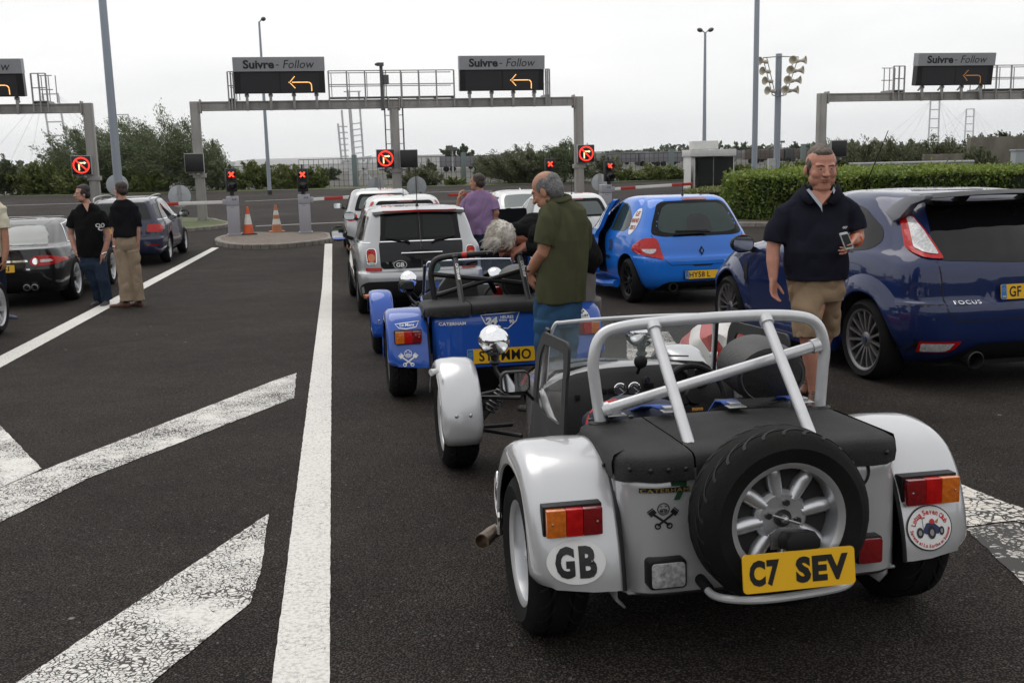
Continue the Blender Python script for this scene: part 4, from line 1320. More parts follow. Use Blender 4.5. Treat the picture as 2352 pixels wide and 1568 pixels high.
# columns: z, rear y, front y, half width rear / middle / front, rear bow, rear corner, front bow, front corner, front rise
def loft(slices, sub=4, nside=44):
    b = MB(); n = len(slices); ts = list(range(n)); cols = list(zip(*slices)); rows = []
    for i in range(n-1):
        for j in range(sub): rows.append([pchip(ts, c, i+j/sub) for c in cols])
    rows.append([c[-1] for c in cols])
    rings = []
    for z, yr, yf, wr, wm, wf, bow, rc, bowf, rcf, dz in rows:
        P = []
        nr, nc, nf = 7, 7, 6
        for i in range(nr): s = i/nr; P.append((s*(wr-rc), yr+bow*(s*(wr-rc)/wr)**2))
        y0 = yr+bow*((wr-rc)/wr)**2
        for i in range(nc): a = pi/2*i/nc; P.append((wr-rc+rc*sin(a), y0+rc*1.15*(1-cos(a))))
        ya = y0+rc*1.15; yf0 = yf-bowf*((wf-rcf)/wf)**2; yb = yf0-rcf*1.3
        for i in range(nside):
            t = i/nside
            P.append((wr*(1-t)+wf*t+(wm-(wr+wf)/2)*(1-(2*t-1)**4)*(1 if True else 0), ya+(yb-ya)*t))
        for i in range(nc): a = pi/2*i/nc; P.append((wf-rcf*(1-cos(a)), yb+rcf*1.3*sin(a)))
        for i in range(nf+1): s = 1-i/nf; P.append((s*(wf-rcf), yf-bowf*(s*(wf-rcf)/wf)**2))
        L_ = max(.01, yf-yr)
        ring = [(x, y, z+dz*(y-yr)/L_) for x, y in P]+[(-x, y, z+dz*(y-yr)/L_) for x, y in reversed(P[1:-1])]
        rings.append(ring)
    k = len(rings[0]); V = [v for r in rings for v in r]; F = []
    for r in range(len(rings)-1):
        for i in range(k): F.append((r*k+i, r*k+(i+1) % k, (r+1)*k+(i+1) % k, (r+1)*k+i))
    F.append(tuple(range(k-1, -1, -1)))
    # roof cap: strips joining left and right
    o = (len(rings)-1)*k; h = k//2
    for i in range(h): 
        a, c = o+i, o+i+1; d, e = o+(k-i-1) % k if i else o+0, 0
        l0 = o+((k-i) % k); l1 = o+(k-i-1)
        f = [o+i, o+i+1, l1, l0]
        f = list(dict.fromkeys(f))
        if len(f) > 2: F.append(tuple(f))
    b.add(V, F)
    return b

def car_shell(name, parent, m, slices, wb, Rw, wells=True, arch=.055, wx=.52, smooth=40, sub=4):
    o = loft(slices, sub).build(name, parent, m, smooth=smooth)
    o.data.materials.append(WELL)
    if wells:
        cut = []
        for y in (0, wb):
            for s in (-1, 1):
                c = MB(); c.cyl((s*wx, y, Rw+.01), (s*1.3, y, Rw+.01), Rw+arch, n=48)
                co = c.build('well_cutter', None, None, smooth=0)
                co.data.materials.append(m); co.data.materials.append(WELL)
                co.data.polygons.foreach_set('material_index', [1]*len(co.data.polygons))
                cut.append(co)
        # cutters work in the car's own space
        par = o.parent; o.parent = None
        boolean(o, cut)
        o.parent = par
        me = o.data
        me.polygons.foreach_set('use_smooth', [True]*len(me.polygons)); me.set_sharp_from_angle(angle=radians(smooth))
    return o

REAR = lambda y=0: frame((0, y, 0), (1, 0, 0), (0, 0, 1), (0, -1, 0))
LEFT = frame((0, 0, 0), (0, 1, 0), (0, 0, 1), (-1, 0, 0))
RIGHT = frame((0, 0, 0), (0, 1, 0), (0, 0, 1), (1, 0, 0))
TOP = frame((0, 0, 0), (1, 0, 0), (0, 1, 0), (0, 0, 1))

class Body:
    """lays parts on a finished shell"""
    def __init__(s, shell, root):
        s.sk = Skin(shell); s.root = root; s.shell = shell
    def panel(s, name, poly, fr, m, off=.003, r=0., parent=None, step=.06, thick=0., smooth=50):
        if r: poly = round_poly(poly, r)
        b = MB(); s.sk.lay(b, poly2(poly), fr, off, m, step, thick)
        return b.build(name, parent or s.root, None, smooth=smooth, weld=1e-4)
    def line(s, name, pts, fr, w=.006, m=None, off=.0012, parent=None, closed=False, step=.05):
        b = MB()
        dense = []
        P = list(pts)+([pts[0]] if closed else [])
        for a, c in zip(P, P[1:]):
            k = max(1, int(hypot(c[0]-a[0], c[1]-a[1])/.04))
            for i in range(k): dense.append((a[0]+(c[0]-a[0])*i/k, a[1]+(c[1]-a[1])*i/k))
        if not closed: dense.append(P[-1])
        s.sk.lay(b, ribbon(dense, w, closed), fr, off, m or SEAM, 0)
        return b.build(name, parent or s.shell, None, smooth=50, weld=0)
    def text(s, name, body, w, h, at, fr, m, bold=0., shear=0., off=.004, parent=None, rot=0., spacing=1.):
        V, F = text2d(body, w, h, bold, shear, spacing)
        c, q = cos(rot), sin(rot)
        o_, u_, v_, n_ = fr(0, 0, 0), fr(1, 0, 0), fr(0, 1, 0), fr(0, 0, 1)
        if (u_-o_).cross(v_-o_).dot(n_-o_) < 0: V = [(-x, y) for x, y in V]
        V = [(at[0]+x*c-y*q, at[1]+x*q+y*c) for x, y in V]
        b = MB(); s.sk.lay(b, (V, F), fr, off, m, .03)
        return b.build(name, parent or s.root, None, smooth=0, weld=0)

def wheel(parent, pos, side, Rw, width, rim, style='multi', m=None, tm=None, n=10, cap=None, tread=False):
    """one wheel: the rim mesh with the tyre as its child; side -1 = left"""
    m = m or ALLOY
    x, y, z = pos; ax = Vector((side, 0, 0)); o = Vector(pos)
    hw = width/2
    b = MB()
    fw = hw-.012
    b.lathe([(rim-.012, -hw+.01), (rim-.03, -hw+.03), (rim-.035, fw-.05), (rim-.028, fw-.012), (rim-.008, fw), (rim+.004, fw), (rim+.004, fw-.012), (rim-.01, fw-.02)], o, ax, 40)
    u, w = Vector((0, 1, 0)), Vector((0, 0, 1))
    def pol(r, a, h): return o+(u*cos(a)+w*sin(a))*r+ax*h
    if style == 'minilite':
        b.lathe([(0, fw-.055), (.075, fw-.05), (.088, fw-.065), (.088, fw-.09), (0, fw-.09)], o, ax, 24)
        for k in range(8):
            a = 2*pi*k/8+pi/8
            pts, rs = [], []
            for t in (0, .15, .35, .6, .8, 1):
                r = .062+(rim-.026-.062)*t
                pts.append(pol(r, a, fw-.062-.012*sin(pi*t)+(-.012 if t > .9 else 0))); rs.append(.010+.0165*sin(pi*min(1, t*.72+.12))**1.0)
            b.tube(bez(pts, 3), [pchip(list(range(6)), rs, i/3) for i in range(16)], 10)
    else:
        d0 = {'multi': .0, 'five': .01, 'deep': .03}.get(style, 0)
        for k in range(n):
            a = 2*pi*k/n+pi/2
            sw = {'multi': .012, 'five': .030, 'deep': .02}.get(style, .014)
            for q in ((0,) if style != 'deep' else (-.07, .07)):
                p = [pol(.045, a+q*.3, fw-.035-d0), pol(rim*.55, a+q*.6, fw-.02-d0*.6), pol(rim-.018, a+q, fw-.012)]
                w0 = [sw*1.15, sw, sw*1.25]
                tg = -u*sin(a)+w*cos(a)
                V = []
                for pp, ww in zip(p, w0): V += [pp+tg*ww-ax*.03, pp+tg*ww*.75, pp-tg*ww*.75, pp-tg*ww-ax*.03]
                b.add(V, [(4*i+j, 4*i+(j+1) % 4, 4*i+4+(j+1) % 4, 4*i+4+j) for i in range(2) for j in range(4)])
        b.lathe([(0, fw-.022-d0), (.035, fw-.022-d0), (.06, fw-.03-d0), (.07, fw-.06-d0), (0, fw-.06-d0)], o, ax, 24)
    ro = b.build('wheel', parent, m, smooth=40)
    b = MB(); b.lathe([(0, -.0), (rim-.03, -.0), (rim-.03, -.02)], o, ax, 30); b.build('brake_disc', ro, mat('brake_dark', (.03, .03, .03), rough=.6, metal=.4))
    b = MB()
    for k in range(5 if style != 'minilite' else 4):
        a = 2*pi*k/(5 if style != 'minilite' else 4)+pi/2; b.cyl(pol(.05, a, fw-.06), pol(.05, a, fw-.032 if style != 'minilite' else fw-.04), .011, n=6)
    b.cyl(pol(0, 0, fw-.06), pol(0, 0, fw-.014 if style != 'minilite' else fw-.045), .028, n=20)
    b.build('hub_cap', ro, cap or mat('nut_dark', (.10, .10, .10), rough=.3, metal=.8), smooth=40)
    t = MB(); sh = Rw-rim
    prof = [(rim-.008, -fw+.0), (rim+.015, -fw-.008), (rim+sh*.45, -hw-.004), (Rw-.028, -hw+.010), (Rw-.008, -hw+.028), (Rw, -hw+.06)]
    gw = .006
    if tread:
        for gx in (-.035, 0.035): prof += [(Rw, gx-gw), (Rw-.007, gx-gw*.6), (Rw-.007, gx+gw*.6), (Rw, gx+gw)]
    prof += [(Rw, hw-.06), (Rw-.008, hw-.028), (Rw-.028, hw-.010), (rim+sh*.45, hw+.004), (rim+.015, fw+.008), (rim-.008, fw)]
    t.lathe(prof, o, ax, 56)
    ty = t.build('tyre', ro, tm or RUBBER, smooth=45)
    if tread:
        g = MB()
        rad = lambda h: Rw-max(0, abs(h)-(hw-.06))**2*8+.0006
        for k in range(26):
            for sd in (-1, 1):
                a0 = 2*pi*(k+.5*(sd > 0))/26; V = []
                for i in range(7):
                    q = i/6; h = sd*(.022+(hw-.026-.022)*q); a = a0+.26*(1-(1-q)**2)
                    for e in (-.0034*(1.25-q*.5), .0034*(1.25-q*.5)): V.append(pol(rad(h), a+e/Rw*2.2, h))
                g.add(V, [(2*i, 2*i+1, 2*i+3, 2*i+2) for i in range(6)])
        g.build('tread_groove', ro, SEAM, smooth=0, weld=0)
    return ro

def plate(parent, name, fr, w, h, chars, cw, ch, cx=0., gb=None, m=None, bold=.02, spacing=1.05, bolts=True):
    b = MB(); P = rrect(w, h, .012, 3)
    b.prism(P, -.006, 0, m or PLATEY, fr)
    o = b.build(name, parent, None, smooth=30)
    b = MB(); flat(b, ([(x+cx, y) for x, y in text2d(chars, cw, ch, bold, 0, spacing)[0]], text2d(chars, cw, ch, bold, 0, spacing)[1]), fr, .0012); b.build('registration', o, PLCHAR, smooth=0)
    if gb is not None:
        b = MB(); b.prism(rrect(.044, h-.004, .006, 3, cx=-w/2+.024), 0, .001, PLATEB, fr); s = b.build('country_band', o, None, smooth=0)
        b = MB(); flat(b, ([(x-w/2+.024, y-h*.3) for x, y in text2d('GB', .026, .014, .03)[0]], text2d('GB', .026, .014, .03)[1]), fr, .002)
        for k in range(12): a = 2*pi*k/12; b.add([fr(-w/2+.024+.013*cos(a)+dx, h*.14+.013*sin(a)+dy, .002) for dx, dy in ((-.002, 0), (0, -.002), (.002, 0), (0, .002))], [(0, 1, 2, 3)])
        b.build('country_letters', s, mat('band_yellow', (.75, .6, .1) if gb == 'y' else (.7, .55, .1)), smooth=0)
    return o

def mirror(parent, pos, side, m, size=(.19, .10, .13), rot=0.):
    x, y, z = pos
    b = MB(); b.ell(pos, size, 16, 10); 
    for i, v in enumerate(b.v):
        if v[1] < y-size[1]*.25: b.v[i] = (v[0], y-size[1]*.25, v[2])
    o = b.build('mirror', parent, m, smooth=60)
    b = MB(); b.prism(rrect(size[0]*1.62, size[2]*1.5, .05), 0, .004, fr=frame((x, y-size[1]*.25-.001, z), (1, 0, 0), (0, 0, 1), (0, -1, 0))); b.build('mirror_glass', o, mat('mirror_glass', (.6, .62, .63), rough=.02, metal=1.))
    b = MB(); b.bar((x-side*size[0]*.8, y+.03, z-.05), (x-side*(size[0]+.10), y+.05, z-.10), .07, .05); b.build('mirror_arm', o, TRIM)
    return o

def antenna(parent, p, lean, length, m=None):
    b = MB(); p = Vector(p); b.tube([p-Vector((0, 0, .02)), p+Vector((0, 0, .02))], [.028, .014], 8); b.tube([p, p+Vector((0, lean*length, length))], [.006, .004], 6)
    return b.build('antenna', parent, m or BLACK)

def arc_pts(cx, cy, r, a0, a1, n=20):
    return [(cx+r*cos(a0+(a1-a0)*i/n), cy+r*sin(a0+(a1-a0)*i/n)) for i in range(n+1)]
# ------------------------------------------------------------------ the blue hatchback with its door ajar
def four_wheels(root, wb, hx, Rw, width, rim, style, m, n=10, **k):
    for y in (0, wb):
        for s in (-1, 1):
            wheel(root, (s*(hx-width/2), y, Rw), s, Rw, width, rim, style, m, n=n, **k)

def blue_hatch():
    loc, rot = pose(2.47, 14.75, 12.5)
    t = thing('hatchback', 'bright blue hatchback with its left door ajar, yellow plate at the back', 'car', loc, rot, 'cars queueing at the barriers')
    BLUE = paint('clio_blue', (.012, .17, .68))
    wb, Rw = 2.585, .315
    S = [(.20, -.46, 3.2, .70, .76, .70, .05, .20, .15, .30, 0), (.26, -.60, 3.28, .74, .81, .74, .07, .22, .2, .35, 0), (.40, -.67, 3.32, .80, .865, .78, .09, .24, .24, .4, 0), (.56, -.675, 3.32, .83, .885, .79, .09, .25, .24, .4, 0),
         (.64, -.665, 3.28, .83, .885, .79, .09, .25, .24, .4, 0), (.67, -.635, 3.25, .825, .882, .78, .09, .25, .24, .4, 0), (.80, -.61, 3.1, .81, .875, .75, .10, .26, .25, .4, 0), (.92, -.575, 2.55, .785, .86, .77, .11, .27, .2, .35, .03),
         (.97, -.55, 2.25, .77, .84, .76, .115, .27, .2, .3, .03), (1.04, -.52, 2.05, .735, .80, .72, .12, .27, .2, .3, .02), (1.22, -.43, 1.72, .665, .73, .64, .13, .26, .2, .26, .02), (1.36, -.335, 1.40, .60, .665, .575, .13, .25, .18, .24, .02),
         (1.42, -.27, 1.22, .56, .625, .53, .13, .25, .16, .22, .02), (1.455, -.16, 1.0, .49, .56, .46, .12, .25, .14, .2, .02), (1.475, .08, .75, .30, .38, .3, .08, .2, .1, .15, .01)]
    sh = car_shell('body', t, BLUE, S, wb, Rw); B = Body(sh, t)
    rf = REAR()
    # rear screen with its black surround, brake lamp, wiper
    B.panel('rear_window', [(-.665, .955), (-.50, .925), (.50, .925), (.665, .955), (.60, 1.14), (.50, 1.36), (.42, 1.395), (0, 1.405), (-.42, 1.395), (-.50, 1.36), (-.60, 1.14)], rf, GLOSS, .003, .06)
    B.panel('rear_window_glass', [(-.56, 1.0), (-.40, .965), (.40, .965), (.56, 1.0), (.54, 1.14), (.44, 1.32), (.36, 1.36), (-.36, 1.36), (-.44, 1.32), (-.54, 1.14)], rf, mat('screen_green', (.035, .055, .052), rough=.04, spec=.3), .006, .10)
    B.panel('headrest_seen', [(-.17, .97), (.20, .97), (.17, 1.16), (.08, 1.22), (-.08, 1.22), (-.15, 1.16)], rf, mat('inside_dark', (.012, .014, .015), rough=.1), .008, .05)
    B.panel('brake_lamp', [(-.13, 1.405), (.22, 1.405), (.22, 1.437), (-.13, 1.437)], rf, DKRED, .008, .01)
    b = MB(); b.tube([(.02, -.62, .985), (.12, -.625, .98), (-.36, -.60, 1.005)], [.016, .016, .010], 6); b.box((-.14, -.615, .99), (.46, .02, .03)); b.build('wiper', t, BLACK)
    # tail lamps
    for s in (-1, 1):
        pts = [(.60, .915), (.76, .905), (.83, .80), (.835, .72), (.74, .665), (.53, .625), (.575, .78)]
        o = B.panel('tail_lamp', [(s*x, z) for x, z in pts], rf, REDL, .014, .05, thick=.02)
        hv = [(s*(.70+.075*cos(a)), .765+.062*sin(a)) for a in [pi+pi*i/10 for i in range(11)]]
        B.panel('reverse_lens', hv, rf, CLEARL, .019, 0, parent=o)
    B.line('tailgate_seam', [(-.66, .95), (-.585, .80), (-.53, .62), (-.44, .545), (.44, .545), (.53, .62), (.585, .80), (.66, .95)], rf, .009)
    B.panel('handle_recess', [(-.16, .545), (.16, .545), (.12, .525), (-.12, .525)], rf, BLACK, .002)
    d = B.panel('badge', [(0, .79), (.036, .725), (0, .66), (-.036, .725)], rf, GLOSS, .012, thick=.01)
    B.panel('badge_inner', [(0, .757), (.014, .725), (0, .693), (-.014, .725)], rf, BLUE, .014, parent=d)
    B.text('lettering', 'RENAULT', .20, .02, (.42, .585), rf, STICKW, .02, spacing=1.2)
    B.line('bumper_seam', [(-.83, .62), (-.62, .60)], rf, .006); 
    B.panel('plate_recess', [(-.29, .475), (.29, .475), (.28, .345), (-.28, .345)], rf, mat('recess_blue', (.008, .07, .3), rough=.4), .002, .02)
    plate(t, 'number_plate', frame((0, -.692, .41), (1, 0, 0), (0, .05, 1), (0, -1, .05)), .52, .111, 'HY58 L', .30, .075, -.055, gb='y')
    B.panel('diffuser', [(-.63, .18), (-.57, .29), (-.48, .325), (.48, .325), (.57, .29), (.63, .18)], rf, TRIM, .012, .03)
    for x in (-.28, -.02, .24): B.panel('diffuser_fin', [(x, .2), (x+.03, .2), (x+.03, .3), (x, .3)], rf, TRIM, .03, thick=.03)
    b = MB(); b.lathe([(.055, 0), (.06, .02), (.06, .1), (.05, .1), (.05, .02)], (-.42, -.56, .25), (0, -1, 0), 20); b.build('exhaust', t, mat('exhaust_dark', (.03, .03, .03), rough=.4, metal=.5))
    # left flank
    B.panel('side_window', [(.18, .99), (.80, 1.0), (.66, 1.37), (.55, 1.395), (.32, 1.345), (.12, 1.21), (.06, 1.08)], LEFT, mat('screen_green', (.05, .075, .07)), .003, .08)
    hinge = Vector((-.875, 1.93, 0)); rotm = Matrix.Rotation(radians(-9), 4, 'Z')
    dpoly = [(.86, .38), (1.85, .36), (1.94, .62), (1.95, .93), (1.72, 1.01), (1.36, 1.33), (1.12, 1.42), (.74, 1.43), (.84, 1.02), (.92, .9), (.84, .62)]
    B.panel('door_opening', dpoly, LEFT, BLACK, .002, .04)
    def swing(o):
        me = o.data
        M = Matrix.Translation(hinge) @ rotm @ Matrix.Translation(-hinge)
        me.transform(M); me.update()
    door = B.panel('door', dpoly, LEFT, BLUE, .012, .04, thick=.07); swing(door)
    w = B.panel('door_window', [(.94, 1.02), (1.66, 1.03), (1.36, 1.29), (1.12, 1.375), (.86, 1.375)], LEFT, mat('door_glass', (.10, .115, .115), rough=.03, spec=.7), .016, .03, parent=door); swing(w)
    w = B.panel('rubbing_strip', [(.90, .60), (1.88, .585), (1.88, .625), (.90, .64)], LEFT, TRIM, .020, .01, parent=door); swing(w)
    w = B.panel('door_handle', [(.98, .90), (1.14, .90), (1.14, .935), (.98, .935)], LEFT, BLACK, .03, .012, parent=door, thick=.01); swing(w)
    w = B.text('door_sticker', 'GENTLEMANS', .62, .13, (1.36, .76), LEFT, mat('sticker_navy', (.02, .03, .10)), 0, 0, .017, parent=door); swing(w)
    B.panel('rubbing_strip', [(.62, .60), (.82, .60), (.82, .64), (.62, .64)], LEFT, TRIM, .010, .01)
    o = B.panel('sticker', oval(.19, .36, 24, -.02, 1.13), LEFT, STICKW, .004)
    for s_, zz, ww in (('LE', 1.235, .075), ('MANS', 1.145, .16), ('2013', 1.05, .13)): B.text('sticker_lettering', s_, ww, .062, (-.02, zz), LEFT, mat('sticker_rust', (.35, .07, .03)), .04, 0, .007, parent=o)
    B.text('number_sticker', '20', .18, .17, (.62, .79), LEFT, mat('sticker_navy', (.02, .03, .10)), .04)
    B.line('sill_seam', [(.5, .30), (2.1, .28)], LEFT, .01)
    for y in (0, wb):
        B.line('arch_lip', arc_pts(y, Rw+.01, Rw+.07, -.1, pi+.1, 30), LEFT, .03, BLUE, .008)
    b = MB(); b.tube([(-.87, .42, .24), (-.90, .8, .215), (-.90, 1.8, .215), (-.87, 2.2, .24)], .055, 8); b.build('side_skirt', t, BLUE)
    mirror(t, (-.99, 1.72, 1.0), -1, BLACK, (.13, .09, .095))
    antenna(t, (0, .05, 1.47), -.18, .36)
    four_wheels(t, wb, .865, Rw, .215, .225, 'multi', mat('black_alloy', (.02, .02, .022), rough=.35, metal=.6), n=10)
    return t
blue_hatch()

# ------------------------------------------------------------------ the dark blue hatchback with the big rear wing
def focus_car():
    loc, rot = pose(3.72, 8.5, 12.2)
    t = thing('hatchback', 'dark blue three door hatchback with a large rear wing, behind the man in navy', 'car', loc, rot, 'cars queueing at the barriers')
    M_ = paint('deep_blue', (.006, .017, .080))
    wb, Rw = 2.64, .327
    S = [(.20, -.58, 3.4, .76, .80, .74, .08, .22, .2, .3, 0), (.27, -.70, 3.5, .80, .86, .80, .11, .26, .25, .4, 0), (.42, -.79, 3.56, .86, .885, .84, .14, .28, .28, .45, 0), (.58, -.80, 3.56, .88, .895, .86, .15, .29, .28, .45, 0),
         (.66, -.785, 3.5, .875, .90, .86, .15, .29, .28, .45, 0), (.70, -.745, 3.46, .865, .90, .85, .15, .28, .28, .45, 0), (.82, -.735, 3.3, .865, .905, .83, .15, .27, .28, .45, 0), (.93, -.715, 2.9, .85, .90, .84, .15, .27, .25, .4, .03),
         (1.0, -.68, 2.45, .82, .875, .80, .16, .27, .22, .35, .03), (1.06, -.63, 2.2, .785, .84, .77, .17, .27, .2, .3, .02), (1.22, -.50, 1.86, .715, .765, .69, .18, .26, .2, .28, .02), (1.38, -.33, 1.52, .64, .69, .61, .18, .25, .18, .25, .02),
         (1.45, -.24, 1.32, .59, .64, .56, .17, .25, .16, .22, .03), (1.485, -.13, 1.1, .52, .58, .49, .15, .25, .14, .2, .03), (1.505, .12, .8, .32, .40, .3, .1, .2, .1, .15, .02)]
    sh = car_shell('body', t, M_, S, wb, Rw, arch=.05); B = Body(sh, t); rf = REAR()
    PRIV = mat('privacy_glass', (.005, .005, .006), rough=.02, spec=.35)
    B.panel('rear_window', [(-.60, .985), (0, .955), (.60, .985), (.66, 1.0), (.53, 1.36), (.48, 1.425), (-.48, 1.425), (-.53, 1.36), (-.66, 1.0)], rf, PRIV, .004, .04)
    for s in (-1, 1):
        pts = [(.622, 1.315), (.668, 1.30), (.755, 1.07), (.745, 1.02), (.70, 1.0), (.602, .992)]
        o = B.panel('tail_lamp', [(s*x, z) for x, z in pts], rf, REDL, .014, .03, thick=.03)
        B.panel('clear_lens', [(s*x, z) for x, z in [(.628, 1.303), (.655, 1.292), (.728, 1.07), (.70, 1.035), (.622, 1.02)]], rf, CLEARL, .019, .02, parent=o)
        B.panel('reflector', [(s*x, z) for x, z in [(.79, .39), (.52, .39), (.55, .335), (.60, .305), (.77, .30)]], rf, REDL, .010, .01)
        B.panel('reflector_lens', [(s*x, z) for x, z in [(.775, .375), (.57, .375), (.60, .328), (.625, .315), (.76, .31)]], rf, CLEARL, .013, .01)
        B.panel('bumper_vent', [(s*x, z) for x, z in [(.86, .40), (.765, .392), (.745, .285), (.82, .285)]], rf, TRIM, .004, .01)
    B.line('tailgate_seam', [(-.655, .98), (-.635, .62), (-.57, .545), (0, .535), (.57, .545), (.635, .62), (.655, .98)], rf, .010)
    B.panel('tailgate_recess', [(-.40, .85), (-.35, .69), (-.28, .655), (.28, .655), (.35, .69), (.40, .85)], rf, paint('deep_blue', (0, 0, 0)), .0015, .03)
    B.text('lettering', 'FOCUS', .20, .024, (-.475, .675), rf, CHROME, .01, spacing=1.2)
    plate(t, 'number_plate', frame((.03, -.775, .745), (1, 0, 0), (0, .1, 1), (0, -1, .1)), .52, .111, 'GF', .10, .079, -.14, gb='y')
    B.line('bumper_seam', [(-.88, .66), (-.64, .665)], rf, .006)
    B.panel('diffuser', [(-.64, .18), (-.50, .30), (-.38, .37), (.38, .37), (.50, .30), (.64, .18)], rf, TRIM, .012, .04)
    b = MB(); b.lathe([(.065, -.1), (.07, .02), (.062, .025), (.055, 0), (.055, -.1)], (-.40, -.72, .235), (0, -1, -.05), 24); b.build('exhaust', t, mat('exhaust_dark', (.03, .03, .03)))
    # flanks
    for nm, FR in (('l', LEFT), ('r', RIGHT)):
        B.panel('side_window', [(.22, 1.03), (1.02, 1.045), (1.02, 1.40), (.62, 1.425), (.30, 1.37), (-.02, 1.22), (-.09, 1.12), (.02, 1.05)], FR, PRIV, .003, .06)
        B.panel('door_window', [(1.07, 1.045), (2.05, 1.05), (1.62, 1.34), (1.40, 1.41), (1.07, 1.425)], FR, GLASS, .003, .04)
        B.line('door_seam', [(1.02, 1.02), (1.0, .75), (.98, .42), (1.05, .34), (2.1, .32), (2.16, .6), (2.14, 1.0)], FR, .007)
        B.line('window_edge', [(.22, 1.02), (1.02, 1.035), (2.08, 1.04)], FR, .012, TRIM)
        B.panel('door_handle', [(1.12, .93), (1.30, .935), (1.30, .965), (1.12, .96)], FR, M_, .02, .012, thick=.015)
        B.panel('wing_vent', [(2.98, .86), (3.08, .86), (3.06, .60), (2.98, .66)], FR, TRIM, .006, .01) if False else B.panel('wing_vent', [(2.18, .82), (2.28, .83), (2.24, .58), (2.18, .62)], FR, TRIM, .006, .01)
        B.line('bumper_side_seam', [(-.40, .64), (-.78, .66)], FR, .006)
    # flared arches that grow out of the flanks
    for s in (-1, 1):
        for y in (0, wb):
            n = 30; V, F = [], []
            for i in range(n+1):
                a = -.05+(pi+.10)*i/n; out = .045*sin(max(0, min(pi, a)))**.35
                for r, fl in ((Rw+.052, .75), (Rw+.057, 1.), (Rw+.08, 1.), (Rw+.15, .42), (Rw+.205, .0)):
                    yy, zz = y+cos(a)*r, Rw+.01+sin(a)*r
                    h = B.sk.b.ray_cast(Vector((s*3, y+cos(a)*max(r, Rw+.075), max(.23, Rw+.01+sin(a)*max(r, Rw+.075)))), Vector((-s, 0, 0)))[0]
                    V.append((s*((abs(h.x) if h is not None else .86)+out*fl-.004*(fl == 0)), yy, zz))
            for i in range(n):
                for j in range(4): F.append((5*i+j, 5*i+5+j, 5*i+6+j, 5*i+1+j))
            b = MB(); b.add(V, F); b.build('wheel_arch', t, M_, smooth=60)
    for s in (-1, 1): b = MB(); b.bar((s*.88, .45, .235), (s*.88, 2.15, .235), .10, .14); b.build('side_skirt', t, M_, bevel=.03)
    # rear wing: blade on two end plates and two struts
    GREYW = mat('wing_grey', (.10, .105, .125), rough=.35, coat=.5)
    b = MB(); prof = [(-.55, 1.47), (-.40, 1.50), (-.28, 1.485), (-.30, 1.455), (-.42, 1.46)]
    V = []; xs = [-.60, -.3, 0, .3, .60]
    for x in xs: V += [(x, y+.10*(abs(x)/.6)**2, z-.02*(abs(x)/.6)**2) for y, z in prof]
    F = [(5*i+j, 5*i+(j+1) % 5, 5*i+5+(j+1) % 5, 5*i+5+j) for i in range(4) for j in range(5)]
    b.add(V, F); wing = b.build('rear_wing', t, BLACK, smooth=40)
    for s in (-1, 1):
        b = MB()
        b.prism([(-.46, 1.475), (-.22, 1.475), (-.04, 1.40), (.03, 1.345), (-.12, 1.265), (-.20, 1.30), (-.30, 1.40), (-.46, 1.44)], .0, .07, fr=lambda u, v, h: (s*(.60+h+(1.475-v)*.30), u, v)); b.build('end_plate', wing, GREYW, bevel=.012)
        b = MB(); b.prism([(-.43, 1.47), (-.34, 1.47), (-.22, 1.42), (-.34, 1.40)], -.03, .03, fr=lambda u, v, h: (s*.28+h, u, v)); b.build('wing_strut', wing, BLACK, bevel=.005)
    b = MB(); b.prism([(-.33, 1.415), (.02, 1.478), (.02, 1.44), (-.30, 1.385)], -.50, .50, fr=lambda u, v, h: (h, u, v)); b.build('roof_lip', t, BLACK, bevel=.01)
    mirror(t, (-1.02, 2.02, 1.02), -1, TRIM, (.125, .09, .09))
    antenna(t, (0, 1.55, 1.49), -.75, .55)
    four_wheels(t, wb, .915, Rw, .235, .258, 'multi', DKALLOY, n=15, cap=mat('hub_blue', (.02, .03, .08), rough=.3))
    return t
focus_car()

